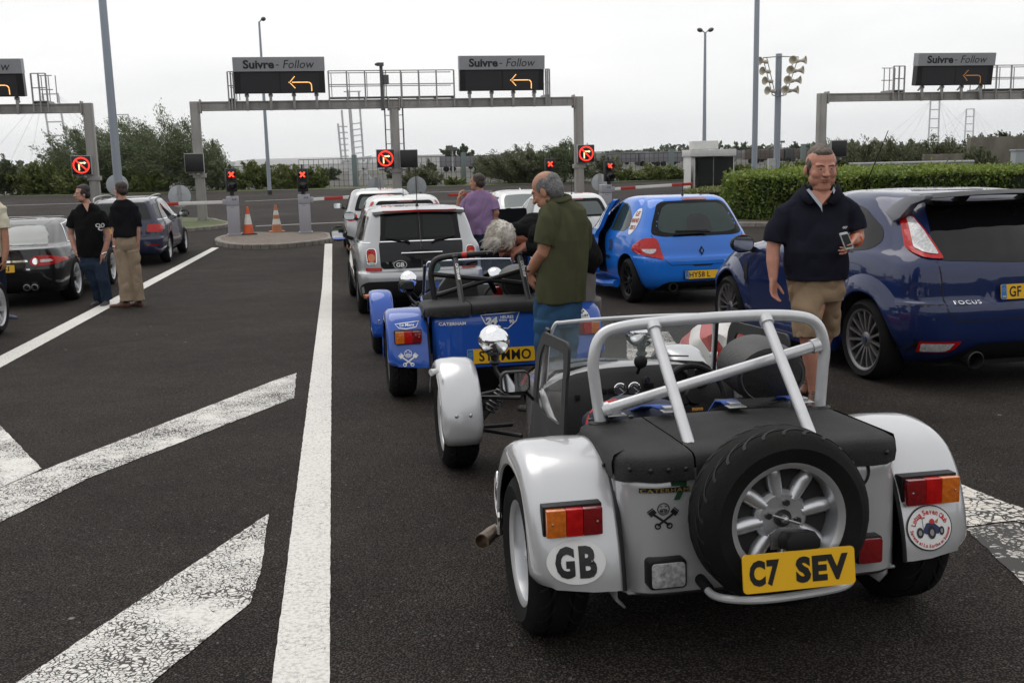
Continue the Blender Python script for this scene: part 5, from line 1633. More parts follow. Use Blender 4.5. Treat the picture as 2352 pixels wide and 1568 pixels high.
# ------------------------------------------------------------------ the silver and black estate with split rear doors
def clubman():
    loc, rot = pose(-1.26, 14.15, 11.0)
    t = thing('small_estate_car', 'silver and black small estate with split rear doors and a GB oval', 'car', loc, rot, 'cars queueing at the barriers')
    SIL = paint('mini_silver', (.44, .45, .46), metal=.5, rough=.3); BLK = paint('mini_black', (.006, .007, .010), coat=.5)
    wb, Rw = 2.547, .310
    S = [(.20, -.50, 3.1, .72, .76, .70, .04, .16, .15, .3, 0), (.27, -.66, 3.18, .78, .80, .74, .05, .18, .2, .35, 0), (.40, -.71, 3.22, .81, .825, .78, .06, .20, .2, .35, 0), (.50, -.715, 3.22, .82, .835, .79, .06, .20, .2, .35, 0), (.575, -.70, 3.2, .82, .838, .79, .06, .20, .2, .35, 0),
         (.60, -.655, 3.18, .81, .838, .79, .06, .20, .2, .35, 0), (.72, -.645, 3.1, .81, .835, .77, .06, .20, .2, .35, 0), (.86, -.63, 2.9, .80, .825, .76, .06, .20, .2, .35, .02), (.93, -.615, 2.4, .77, .80, .74, .06, .18, .2, .35, .02),
         (.98, -.60, 2.2, .735, .765, .71, .06, .17, .2, .3, .01), (1.20, -.545, 1.98, .67, .70, .65, .06, .16, .2, .26, .01), (1.33, -.505, 1.82, .62, .655, .60, .06, .16, .2, .24, .01), (1.375, -.48, 1.72, .59, .63, .57, .06, .16, .18, .22, .015), (1.405, -.40, 1.5, .52, .57, .5, .06, .16, .15, .2, .02), (1.42, -.2, 1.2, .34, .40, .32, .05, .14, .1, .15, .015)]
    sh = car_shell('body', t, SIL, S, wb, Rw); B = Body(sh, t); rf = REAR()
    for s in (-1, 1):
        o = B.panel('rear_door', [(s*.006, .625), (s*.50, .625), (s*.535, .66), (s*.545, .93), (s*.52, 1.02), (s*.50, 1.34), (s*.006, 1.365)], rf, BLK, .004, .02, thick=.01)
        g = B.panel('rear_window', [(s*.012, .985), (s*.53, .985), (s*.50, 1.18), (s*.475, 1.325), (s*.012, 1.345)], rf, GLOSS, .010, .03, parent=o)
        B.panel('window_glass', [(s*.04, 1.02), (s*.46, 1.02), (s*.425, 1.28), (s*.04, 1.30)], rf, mat('screen_dark', (.014, .017, .017), rough=.04, spec=.2), .0125, .02, parent=g)
        B.line('chrome_strip', [(s*.006, .972), (s*.53, .972)], rf, .012, CHROME, .014, parent=o)
        b = MB(); b.tube([(s*.145, -.665, .955), (s*.20, -.655, .985), (s*.45, -.63, 1.03)], [.016, .012, .007], 6); b.build('wiper', o, BLACK)
        lamp = round_poly([(s*.585, .685), (s*.70, .685), (s*.71, .86), (s*.68, .895), (s*.60, .895), (s*.58, .85)], .04)
        b = B.panel('chrome_bezel', lamp, rf, CHROME, .007, thick=.01)
        ins = [((x-s*.645)*.87+s*.645, (z-.79)*.93+.79) for x, z in lamp]
        b2 = B.panel('tail_lamp', ins, rf, REDL, .014, parent=b)
        B.panel('indicator_lens', oval(.085, .10, 20, s*.645, .775), rf, ORL, .018, parent=b2)
        B.panel('reverse_lens', oval(.09, .035, 16, s*.645, .705), rf, CLEARL, .018, parent=b2)
        B.panel('reflector', [(s*.52, .605), (s*.72, .605), (s*.72, .645), (s*.52, .645)], rf, REDL, .012, .012)
    B.line('door_gap', [(0, .625), (0, 1.37)], rf, .008, SEAM, .016)
    b = MB(); b.tube([(-.26, -.675, .825), (-.22, -.70, .825), (.22, -.70, .825), (.26, -.675, .825)], .014, 8); b.build('chrome_handle', t, CHROME)
    B.panel('handle_recess', oval(.42, .13, 28, 0, .80), rf, GLOSS, .016)
    B.panel('bumper_skirt', [(-.80, .21), (-.80, .42), (-.72, .47), (.72, .47), (.80, .42), (.80, .21)], rf, TRIM, .006, .04)
    B.panel('plate_recess', [(-.30, .46), (.30, .46), (.28, .33), (-.28, .33)], rf, BLACK, .012, .02)
    o = B.panel('gb_oval', oval(.175, .115, 28, -.285, .675), rf, mat('badge_silver', (.5, .5, .5), rough=.3, metal=.6), .017)
    B.panel('gb_inner', oval(.155, .098, 28, -.285, .675), rf, BLK, .018, parent=o)
    B.text('gb_letters', 'GB', .105, .058, (-.285, .675), rf, STICKW, .03, 0, .02, parent=o)
    o = B.panel('wing_badge', [(-.47, .72), (-.41, .70), (-.35, .72), (-.37, .69), (-.40, .68), (-.42, .68), (-.45, .69)], rf, CHROME, .017)
    B.panel('badge_disc', oval(.05, .04, 16, -.41, .697), rf, GLOSS, .019, parent=o)
    B.text('lettering', 'COOPER D', .20, .03, (.36, .70), rf, CHROME, .01, .2, .017)
    # roof spoiler with the red strip light
    b = MB(); V = []; xs = [-.60, -.45, 0, .45, .60]
    for x in xs:
        e = (abs(x)/.6)**3
        V += [(x, -.56+.08*e, 1.345-.03*e), (x, -.575+.09*e, 1.375-.02*e), (x, -.36, 1.415-.035*e), (x, -.36, 1.36-.03*e)]
    b.add(V, [(4*i+j, 4*i+(j+1) % 4, 4*i+4+(j+1) % 4, 4*i+4+j) for i in range(4) for j in range(4)]+[(0, 1, 2, 3), (16, 17, 18, 19)]); sp = b.build('roof_spoiler', t, SIL, smooth=40)
    b = MB(); b.bar((-.48, -.565, 1.36), (.48, -.565, 1.36), .012, .018); b.build('brake_lamp', sp, REDL)
    B.panel('side_window', [(-.38, .99), (.62, .99), (.58, 1.31), (-.28, 1.30)], LEFT, GLASS, .003, .04)
    B.panel('door_window', [(.68, .99), (1.72, .99), (1.5, 1.30), (.64, 1.32)], LEFT, GLASS, .003, .04)
    B.panel('flank', [(-.35, .35), (-.35, .95), (2.4, .95), (2.4, .30), (2.05, .30), (2.0, .45), (.55, .45), (.5, .30)], LEFT, BLK, .003) if False else B.line('chrome_beltline', [(-.55, .965), (1.9, .965)], LEFT, .014, CHROME, .005)
    for y in (0, wb): B.line('arch_trim', arc_pts(y, Rw+.01, Rw+.085, -.1, pi+.1, 30), LEFT, .06, TRIM, .012); B.line('arch_trim', arc_pts(y, Rw+.01, Rw+.085, -.1, pi+.1, 30), RIGHT, .06, TRIM, .012)
    B.panel('sill_trim', [(.3, .21), (2.3, .21), (2.3, .33), (.3, .33)], LEFT, TRIM, .01)
    m_ = mirror(t, (-.98, 1.62, 1.03), -1, BLACK, (.13, .10, .115))
    b = MB(); b.bar((-.80, 1.3, .80), (-.85, 1.5, .80), .02, .03); b.build('door_handle', t, CHROME)
    b = MB(); b.box((-.84, 2.25, .80), (.02, .09, .05)); b.build('side_repeater', t, ORL)
    # open right door seen beyond the car
    hinge = Vector((.84, 1.95, 0))
    dd = thing('door', None, None); dd.parent = None
    bpy.data.objects.remove(dd)
    M = Matrix.Translation(hinge) @ Matrix.Rotation(radians(52), 4, 'Z') @ Matrix.Translation(-hinge)
    d = B.panel('front_door', [(.72, .34), (1.92, .34), (1.95, .93), (.70, .93)], RIGHT, mat('door_navy', (.012, .016, .035), rough=.2, coat=1.), .01, .06, thick=.08)
    d.data.transform(M)
    w = B.panel('door_window', [(.70, .95), (1.72, .95), (1.5, 1.30), (.66, 1.32)], RIGHT, mat('door_tint', (.02, .022, .024), rough=.08), .02, .03, parent=d, thick=.02); w.data.transform(M)
    w = B.line('chrome_beltline', [(.70, .94), (1.9, .94)], RIGHT, .02, CHROME, .024, parent=d); w.data.transform(M)
    antenna(t, (0, -.30, 1.425), -.02, .62)
    four_wheels(t, wb, .825, Rw, .205, .218, 'five', ALLOY, n=5)
    return t
clubman()

# ------------------------------------------------------------------ the black coupe at the left
def coupe():
    loc, rot = pose(-7.92, 16.8, 9.2)
    t = thing('coupe', 'black sports coupe with red tail lamps, the man in black polo leaning on it', 'car', loc, rot, 'cars queueing at the barriers')
    K = paint('coupe_black', (.010, .010, .012)); wb, Rw = 2.75, .35
    S = [(.20, -.85, 3.5, .78, .82, .74, .1, .22, .3, .4, 0), (.27, -.98, 3.6, .82, .86, .80, .15, .28, .35, .45, 0), (.42, -1.06, 3.66, .86, .90, .82, .20, .32, .4, .5, 0), (.56, -1.07, 3.62, .88, .925, .82, .22, .34, .4, .5, 0), (.68, -1.05, 3.4, .875, .935, .80, .23, .34, .4, .5, 0), (.80, -1.03, 3.0, .845, .93, .80, .24, .34, .35, .45, .0),
         (.875, -1.03, 2.7, .80, .905, .80, .25, .34, .3, .4, .0), (.895, -.95, 2.45, .76, .87, .78, .25, .34, .3, .4, .02), (.92, -.72, 2.3, .71, .82, .76, .22, .3, .25, .35, .03), (1.0, -.50, 2.1, .67, .765, .71, .2, .3, .25, .32, .04), (1.14, -.14, 1.82, .60, .69, .63, .2, .3, .22, .3, .03), (1.24, .16, 1.55, .53, .62, .55, .2, .28, .2, .25, .02), (1.295, .42, 1.3, .44, .53, .46, .18, .26, .15, .2, .01), (1.32, .68, 1.05, .25, .32, .26, .08, .18, .1, .14, 0)]
    sh = car_shell('body', t, K, S, wb, Rw, arch=.04, wx=.56); B = Body(sh, t); rf = REAR()
    up = frame((0, 0, 0), (1, 0, 0), (0, .55, .835), (0, -.835, .55))
    B.panel('rear_window', [(-.58, .37), (-.50, .335), (.50, .335), (.58, .37), (.50, .80), (.42, 1.06), (-.42, 1.06), (-.50, .80)], up, mat('screen_pale', (.03, .04, .04), rough=.03, spec=.9, coat=1.), .004, .08) if False else None
    B.panel('rear_window', [(-.63, -.60), (-.45, -.66), (0, -.68), (.45, -.66), (.63, -.60), (.55, -.12), (.45, .16), (0, .12), (-.45, .16), (-.55, -.12)], TOP, mat('screen_pale', (.06, .075, .075), rough=.05, spec=.3), .004, .08)
    for s in (-1, 1):
        B.panel('tail_lamp', [(s*x, z) for x, z in [(.45, .70), (.50, .765), (.60, .78), (.76, .765), (.875, .72), (.90, .685), (.78, .635), (.52, .615), (.46, .64)]], rf, REDL, .012, .04, thick=.02)
        b = MB(); B.sk.lay(b, poly2(oval(.085, .10, 20, s*.53, .69)), rf, .017, CHROME, .05); b.build('lamp_ring', t, None)
        B.panel('clear_lens', [(s*x, z) for x, z in [(.60, .715), (.73, .715), (.76, .69), (.72, .675), (.60, .672)]], rf, CLEARL, .016, .01)
        b = MB()
        for q in (0, .115): b.lathe([(.045, -.1), (.05, .03), (.045, .033), (.04, .02), (.04, -.1)], (s*(.50-q), -1.0, .30), (0, -1, 0), 18)
        b.build('exhaust', t, STEEL)
        B.line('boot_seam', [(s*.60, .90), (s*.585, .74), (s*.54, .60), (s*.42, .52), (0, .50)], rf, .008)
    B.panel('chrome_blade', [(-.42, .715), (.42, .715), (.43, .685), (-.43, .685)], rf, CHROME, .016, .01, thick=.01)
    plate(t, 'number_plate', frame((0, -1.098, .60), (1, 0, 0), (0, .1, 1), (0, -1, .1)), .52, .111, 'CJ', .11, .079, .13)
    B.panel('spoiler_lamp', [(-.12, .865), (.22, .865), (.22, .885), (-.12, .885)], rf, DKRED, .005)
    B.text('lettering', 'XK', .06, .025, (.43, .575), rf, CHROME, .02)
    B.panel('side_window', [(.25, .95), (1.55, .96), (1.2, 1.20), (.85, 1.25), (.45, 1.19)], RIGHT, GLASS, .003, .06)
    B.line('window_chrome', [(.05, .94), (.25, 1.08), (.48, 1.215), (.85, 1.27), (1.25, 1.215), (1.62, .95), (.05, .94)], RIGHT, .010, CHROME, .005)
    B.line('door_seam', [(.62, .93), (.66, .7), (.62, .42), (1.75, .40), (1.95, .6), (1.93, .9)], RIGHT, .007)
    for y in (0, wb): B.line('arch_lip', arc_pts(y, Rw+.01, Rw+.05, -.1, pi+.1, 30), RIGHT, .025, K, .006)
    B.panel('sill_chrome', [(.45, .235), (2.3, .235), (2.3, .255), (.45, .255)], RIGHT, CHROME, .006)
    four_wheels(t, wb, .905, Rw, .255, .255, 'deep', ALLOY, n=5)
    return t
coupe()

# ------------------------------------------------------------------ the navy estate
def estate():
    loc, rot = pose(-8.75, 24.2, 9.0)
    t = thing('estate_car', 'dark navy estate car with silver roof rails behind the man in khaki trousers', 'car', loc, rot, 'cars queueing at the barriers')
    NV = paint('estate_navy', (.018, .024, .055)); wb, Rw = 2.578, .325
    S = [(.22, -.85, 3.2, .74, .78, .70, .06, .2, .2, .3, 0), (.30, -.98, 3.3, .80, .84, .78, .09, .22, .25, .4, 0), (.45, -1.04, 3.34, .85, .88, .80, .11, .25, .28, .42, 0), (.60, -1.04, 3.32, .86, .89, .80, .11, .25, .28, .42, 0), (.66, -1.0, 3.26, .86, .892, .80, .11, .25, .28, .42, 0), (.80, -.985, 3.1, .85, .89, .78, .11, .24, .28, .42, 0), (.95, -.96, 2.6, .82, .87, .78, .11, .24, .24, .36, .03),
         (1.02, -.94, 2.25, .785, .835, .75, .11, .23, .2, .32, .03), (1.22, -.86, 1.92, .70, .75, .66, .11, .22, .2, .28, .02), (1.38, -.78, 1.6, .63, .68, .59, .10, .22, .18, .24, .02), (1.44, -.70, 1.4, .58, .63, .54, .1, .22, .16, .22, .03), (1.475, -.50, 1.1, .48, .54, .45, .08, .2, .14, .2, .03), (1.49, -.2, .8, .30, .36, .28, .06, .16, .1, .14, .01)]
    sh = car_shell('body', t, NV, S, wb, Rw); B = Body(sh, t); rf = REAR()
    B.panel('rear_window', [(-.66, 1.03), (.66, 1.03), (.58, 1.24), (.52, 1.40), (-.52, 1.40), (-.58, 1.24)], rf, GLASS, .004, .05)
    for s in (-1, 1):
        B.panel('tail_lamp', [(s*x, z) for x, z in [(.54, .76), (.56, .92), (.70, .935), (.84, .90), (.855, .80), (.82, .745)]], rf, REDL, .012, .03, thick=.02)
        B.panel('reflector', [(s*.52, .46), (s*.80, .46), (s*.80, .49), (s*.52, .49)], rf, DKRED, .006)
        FR = RIGHT if s > 0 else LEFT
        B.panel('quarter_window', [(-.62, 1.04), (-.10, 1.04), (-.16, 1.39), (-.58, 1.36), (-.72, 1.10)], FR, GLASS, .003, .04)
        B.panel('rear_side_window', [(-.05, 1.04), (.85, 1.04), (.80, 1.41), (-.10, 1.40)], FR, GLASS, .003, .04)
        B.panel('door_window', [(.90, 1.04), (1.98, 1.04), (1.60, 1.33), (1.35, 1.40), (.86, 1.41)], FR, mat('door_glass', (.10, .115, .115)), .003, .04)
        B.line('window_chrome', [(-.75, 1.02), (2.05, 1.025)], FR, .014, CHROME, .005)
        B.line('sill_chrome', [(.45, .33), (2.2, .33)], FR, .012, CHROME, .006)
        B.line('door_seam', [(.87, 1.0), (.87, .5), (.82, .36)], FR, .008); B.line('door_seam', [(.32, .45), (.1, .8), (-.04, 1.0)], FR, .008)
        B.panel('door_handle', [(.66, .89), (.82, .89), (.82, .92), (.66, .92)], FR, NV, .022, .012, thick=.015); B.panel('door_handle', [(1.66, .87), (1.82, .87), (1.82, .90), (1.66, .90)], FR, NV, .022, .012, thick=.015) if False else None
        b = MB(); b.tube(bez([(s*.60, -.62, 1.42), (s*.60, -.50, 1.52), (s*.595, .3, 1.55), (s*.57, 1.0, 1.53), (s*.55, 1.15, 1.46)], 5), .018, 8); b.build('roof_rail', t, STEEL)
        for y in (0, wb): B.line('arch_lip', arc_pts(y, Rw+.01, Rw+.06, -.1, pi+.1, 26), FR, .02, NV, .006)
    B.line('tailgate_seam', [(-.66, 1.0), (-.58, .70), (-.50, .66), (.50, .66), (.58, .70), (.66, 1.0)], rf, .010)
    plate(t, 'number_plate', frame((0, -1.005, .80), (1, 0, 0), (0, .06, 1), (0, -1, .06)), .52, .111, 'T', .045, .079, .20)
    mirror(t, (.99, 1.72, 1.04), 1, BLACK, (.13, .09, .09))
    four_wheels(t, wb, .875, Rw, .215, .225, 'five', ALLOY, n=5)
    return t
estate()

# ------------------------------------------------------------------ white cars further up the lanes
PEARL = paint('car_white', (.66, .67, .67))
def white_hatch(x, y, yaw, label, kind, h=1.46, w=.85, ml=True, sil=False, name='hatchback'):
    loc, rot = pose(x, y, yaw)
    t = thing(name, label, 'car', loc, rot, 'cars queueing at the barriers')
    M_ = PEARL if not sil else paint('pale_silver', (.48, .49, .50), metal=.3)
    wb, Rw = 2.5, .31; k = h/1.46; q = w/.85
    low = kind == 'saloon'
    if low:
        S = [(.22, -.9, 3.2, .74, .78, .70, .06, .2, .2, .3, 0), (.30, -1.02, 3.3, .80, .84, .78, .09, .22, .25, .4, 0), (.50, -1.08, 3.34, .84, .87, .80, .12, .25, .28, .42, 0), (.72, -1.05, 3.2, .83, .875, .78, .13, .25, .28, .42, 0), (.90, -1.02, 2.7, .79, .86, .78, .14, .25, .24, .36, 0),
             (.945, -.95, 2.3, .74, .82, .75, .14, .25, .2, .32, .02), (.965, -.62, 2.15, .68, .77, .72, .12, .25, .2, .32, .03), (1.10, -.25, 1.9, .62, .69, .64, .1, .24, .2, .28, .03), (1.24, .08, 1.6, .555, .62, .56, .1, .22, .18, .24, .02), (1.32, .30, 1.35, .49, .555, .48, .1, .22, .16, .22, .01), (1.36, .55, 1.1, .30, .36, .3, .06, .16, .1, .14, 0)]
    else:
        S = [(.20, -.50, 3.0, .72, .76, .70, .05, .18, .15, .3, 0), (.27, -.62, 3.1, .76, .81, .76, .07, .2, .2, .35, 0), (.45, -.68, 3.14, .81, .845, .79, .09, .22, .24, .4, 0), (.62, -.67, 3.1, .82, .85, .79, .09, .22, .24, .4, 0), (.80, -.63, 2.9, .81, .845, .76, .10, .22, .25, .4, 0), (.93, -.59, 2.3, .78, .82, .76, .11, .22, .2, .35, .03),
             (1.0, -.55, 2.1, .75, .79, .73, .11, .22, .2, .3, .02), (1.2, -.46, 1.8, .68, .72, .66, .11, .22, .2, .26, .02), (1.34, -.38, 1.5, .62, .66, .59, .11, .22, .18, .24, .02), (1.40, -.30, 1.3, .57, .61, .54, .11, .2, .16, .22, .02), (1.44, -.16, 1.0, .46, .52, .44, .1, .2, .14, .2, .02), (1.46, .1, .7, .28, .34, .28, .06, .16, .1, .15, 0)]
    S = [(s[0]*k, s[1], s[2], s[3]*q, s[4]*q, s[5]*q, *s[6:]) for s in S]
    sh = car_shell('body', t, M_, S, wb, Rw, sub=3); B = Body(sh, t); rf = REAR()
    Z = lambda P: [(a*q, c*k) for a, c in P]
    if low:
        B.panel('rear_window', [(-.60*q, -.56), (.60*q, -.56), (.52*q, -.05), (.45*q, .14), (-.45*q, .14), (-.52*q, -.05)], TOP, mat('screen_grey', (.10, .12, .12), rough=.04, spec=.6), .004, .05)
        for s in (-1, 1): B.panel('tail_lamp', Z([(s*.36, .74), (s*.38, .80), (s*.60, .84), (s*.80, .82), (s*.86, .77), (s*.84, .72), (s*.60, .70)]), rf, REDL, .012, .03, thick=.02)
        B.line('boot_seam', Z([(-.55, .93), (-.50, .70), (-.40, .60), (.40, .60), (.50, .70), (.55, .93)]), rf, .008)
        b = MB(); b.prism([(0, 0), (.10, .06), (.16, 0)], -.015, .015, fr=lambda u, v, hh: (hh, .50+u, h*.925+v)); b.build('antenna', t, M_)
    else:
        B.panel('rear_window', Z([(-.63, 1.0), (.63, 1.0), (.56, 1.22), (.49, 1.365), (-.49, 1.365), (-.56, 1.22)]), rf, GLOSS, .004, .06)
        B.panel('rear_window_glass', Z([(-.54, 1.04), (.54, 1.04), (.48, 1.22), (.43, 1.30), (-.43, 1.30), (-.48, 1.22)]), rf, mat('screen_grey', (.10, .12, .12)), .007, .06)
        B.panel('brake_lamp', Z([(-.14, 1.335), (.14, 1.335), (.14, 1.355), (-.14, 1.355)]), rf, DKRED, .01)
        b = MB(); b.tube([(0, -.58, 1.015*k), (.3, -.575, 1.03*k)], [.014, .008], 6); b.build('wiper', t, BLACK)
        for s in (-1, 1):
            if kind == 'pillar': P = [(.64, .98), (.66, 1.10), (.60, 1.26), (.545, 1.36), (.60, 1.34), (.70, 1.12), (.745, .95)]
            else: P = [(.56, .80), (.58, .92), (.70, .94), (.80, .90), (.82, .82), (.76, .78)]
            B.panel('tail_lamp', Z([(s*a, c) for a, c in P]), rf, REDL, .012, .02, thick=.02)
        B.line('tailgate_seam', Z([(-.62, .98), (-.56, .62), (-.48, .55), (.48, .55), (.56, .62), (.62, .98)]), rf, .008)
        antenna(t, (0, -.05, 1.445*k), -.05, .30)
    zz = .97 if low else 1.01
    for FR in (LEFT, RIGHT):
        top = 1.22 if low else 1.36
        B.panel('side_window', [(.05, zz*k), (.85, zz*k), (.80, top*k), (.25, top*k*.985)], FR, GLASS, .003, .05)
        B.panel('door_window', [(.90, zz*k), (1.75, zz*k), (1.45, top*k*.955), (.88, top*k)], FR, mat('door_glass', (.10, .115, .115)), .003, .05)
        B.line('door_seam', [(.87, zz*k), (.85, .45), (.8, .33), (1.95, .32), (2.0, .9*k)], FR, .007)
    plate(t, 'number_plate', frame((0, -1.10 if low else -.695, .52), (1, 0, 0), (0, 0, 1), (0, -1, 0)), .52, .111, '', 1, 1) if False else None
    if ml: mirror(t, (-.95*q, 1.62, zz*k+.04), -1, BLACK, (.13, .09, .09))
    four_wheels(t, wb, .83*q, Rw, .2, .21, 'five', ALLOY, n=5)
    return t
white_hatch(-2.02, 20.2, 10.5, 'white hatchback with red lamps high on its rear pillars, ahead of the small estate', 'pillar', h=1.52, w=.88)
white_hatch(-3.06, 25.2, 10.5, 'pale silver hatchback at the front of the lane, left of the white hatchback', 'plain', h=1.54, w=.88, sil=True)
white_hatch(1.28, 21.6, 11.5, 'white hatchback in front of the bright blue one, dark rear screen', 'plain', h=1.44, w=.88)
white_hatch(.42, 27.2, 12, 'white saloon with wide red tail lamps beyond the man in purple', 'saloon', h=1.46, w=.92, ml=False, name='saloon_car')

# ------------------------------------------------------------------ the grey car cut by the left picture edge
def grey_car():
    loc, rot = pose(-6.66, 9.9, 9.0)
    t = thing('hatchback', 'grey car cut by the left edge, only its front wheel and wing show', 'car', loc, rot, 'cars queueing at the barriers')
    M_ = paint('car_grey', (.13, .135, .14), metal=.4); wb, Rw = 2.6, .33
    S = [(.20, -.55, 3.2, .74, .80, .72, .06, .2, .25, .35, 0), (.28, -.68, 3.3, .80, .86, .78, .09, .22, .3, .42, 0), (.45, -.74, 3.36, .85, .89, .80, .11, .25, .32, .45, 0), (.62, -.73, 3.3, .86, .90, .79, .11, .25, .32, .45, 0), (.80, -.69, 3.1, .84, .885, .76, .11, .24, .3, .42, 0), (.94, -.65, 2.4, .81, .86, .77, .12, .24, .22, .36, .03),
         (1.02, -.6, 2.15, .77, .82, .74, .12, .24, .2, .3, .02), (1.22, -.5, 1.8, .69, .74, .66, .12, .24, .2, .26, .02), (1.38, -.40, 1.5, .62, .67, .59, .12, .22, .18, .24, .02), (1.44, -.3, 1.25, .56, .61, .53, .1, .2, .15, .2, .02), (1.47, 0, .9, .34, .4, .32, .06, .16, .1, .15, 0)]
    sh = car_shell('body', t, M_, S, wb, Rw); B = Body(sh, t)
    B.panel('side_window', [(.05, 1.03), (.95, 1.03), (.9, 1.37), (.2, 1.33)], RIGHT, GLASS, .003, .05); B.panel('door_window', [(1.0, 1.03), (1.85, 1.03), (1.5, 1.31), (.97, 1.38)], RIGHT, GLASS, .003, .05)
    B.panel('headlamp', [(2.95, .66), (3.15, .64), (3.2, .72), (3.0, .80), (2.9, .78)], RIGHT, CLEARL, .006, .03)
    B.panel('side_marker', [(2.95, .60), (3.06, .60), (3.06, .63), (2.95, .63)], RIGHT, CHROME, .01)
    B.line('door_seam', [(.97, 1.0), (.95, .5), (.9, .36), (2.0, .34), (2.08, .95)], RIGHT, .007)
    B.line('arch_lip', arc_pts(wb, Rw+.01, Rw+.06, -.1, pi+.1, 30), RIGHT, .03, M_, .012)
    four_wheels(t, wb, .88, Rw, .22, .24, 'five', ALLOY, n=7)
grey_car()
# ------------------------------------------------------------------ the two open roadsters
VINYL = mat('black_vinyl', (.019, .019, .0195), rough=.6, var=.3, vscale=7, bump=.35, bscale=160, dirt=.3, dscale=5, dcol=(.042, .041, .039), spec=.2)
VINYLG = mat('grey_vinyl', (.034, .034, .035), rough=.55, spec=.25, bump=.3, bscale=160, dirt=.3, dscale=5, dcol=(.09, .088, .085))
CLEARG = mat('clear_screen', (.75, .86, .82), rough=.02, alpha=.16, spec=.6)
CLOUDY = mat('cloudy_screen', (.35, .34, .32), rough=.08, alpha=.22, spec=.6)
BLKMETAL = mat('black_metal', (.02, .02, .021), rough=.4, metal=.3)
SILTUBE = mat('silver_tube', (.62, .625, .64), rough=.33, metal=.35, coat=.3, dirt=.12, dscale=14)
TYRE7 = mat('tyre_rubber_dusty', (.009, .009, .009), rough=.8, spec=.15, bump=.2, bscale=120, dirt=.55, dscale=5, dcol=(.020, .0185, .017))

def emblem_pistons(B, at, fr, s, m, off=.003, parent=None):
    """a grinning face over crossed pistons"""
    b = MB(); x0, y0 = at
    def put(vf, h=0.): 
        V, F = vf; B.sk.lay(b, ([(x0+x*s, y0+y*s) for x, y in V], F), fr, off+h, m, 0)
    put(annulus(oval(.46, .46, 28, 0, .22), oval(.39, .39, 28, 0, .22)))
    put(annulus(oval(.30, .17, 20, 0, .15), oval(.24, .115, 20, 0, .15)))
    put(ribbon([(-.13, .155), (.13, .155)], .03)); put(ribbon([(-.05, .21), (-.05, .09)], .025)); put(ribbon([(.05, .21), (.05, .09)], .025))
    for q in (-1, 1):
        put(ribbon([(q*.05, .30), (q*.09, .335), (q*.13, .30)], .03))
        put(ribbon([(q*.36, .02), (-q*.22, -.40)], .085))
        put(annulus(oval(.24, .24, 18, -q*.22, -.42), oval(.13, .13, 18, -q*.22, -.42)))
        c, sn = cos(.86), sin(.86)
        put(([(q*(.38+a*c-e*sn), .05+a*sn+e*c) for a, e in ((-.05, -.13), (.13, -.13), (.13, .13), (-.05, .13))], [(0, 1, 2, 3)]))
        put(ribbon([(q*(.38+.17*c+.13*sn), .05+.17*sn-.13*c), (q*(.38+.17*c-.13*sn), .05+.17*sn+.13*c)], .04))
    return b.build('emblem', parent or B.root, None, smooth=0, weld=0)

def arc_text(B, name, s, cx, cy, rx, ry, a0, a1, h, fr, m, off, inward=False, bold=.03, parent=None):
    """letters set along an oval"""
    b = MB(); n = len(s)
    wd = [.45 if c in "il " else .62 if c in 'tfrj' else 1.35 if c in 'mMW' else 1.0 for c in s]
    tot = sum(wd); cur = 0
    for c, w in zip(s, wd):
        a = a0+(a1-a0)*(cur+w/2)/tot; cur += w
        if c == ' ': continue
        V, F = text2d(c, 1, 1, bold)
        up = 1. if c in 'ldhtbk' or c.isupper() else .76
        hh = h*up; ww = h*.62*(w if w < 1 else w*.95)
        ph = a-pi/2 if not inward else a+pi/2
        px, py = cx+rx*cos(a), cy+ry*sin(a)
        dy = (hh-h)/2
        Q = []
        for x, y in V:
            X, Y = x*ww, y*hh+dy
            Q.append((px+X*cos(ph)-Y*sin(ph), py+X*sin(ph)+Y*cos(ph)))
        B.sk.lay(b, (Q, F), fr, off, m, 0)
    return b.build(name, parent or B.root, None, smooth=0, weld=0)

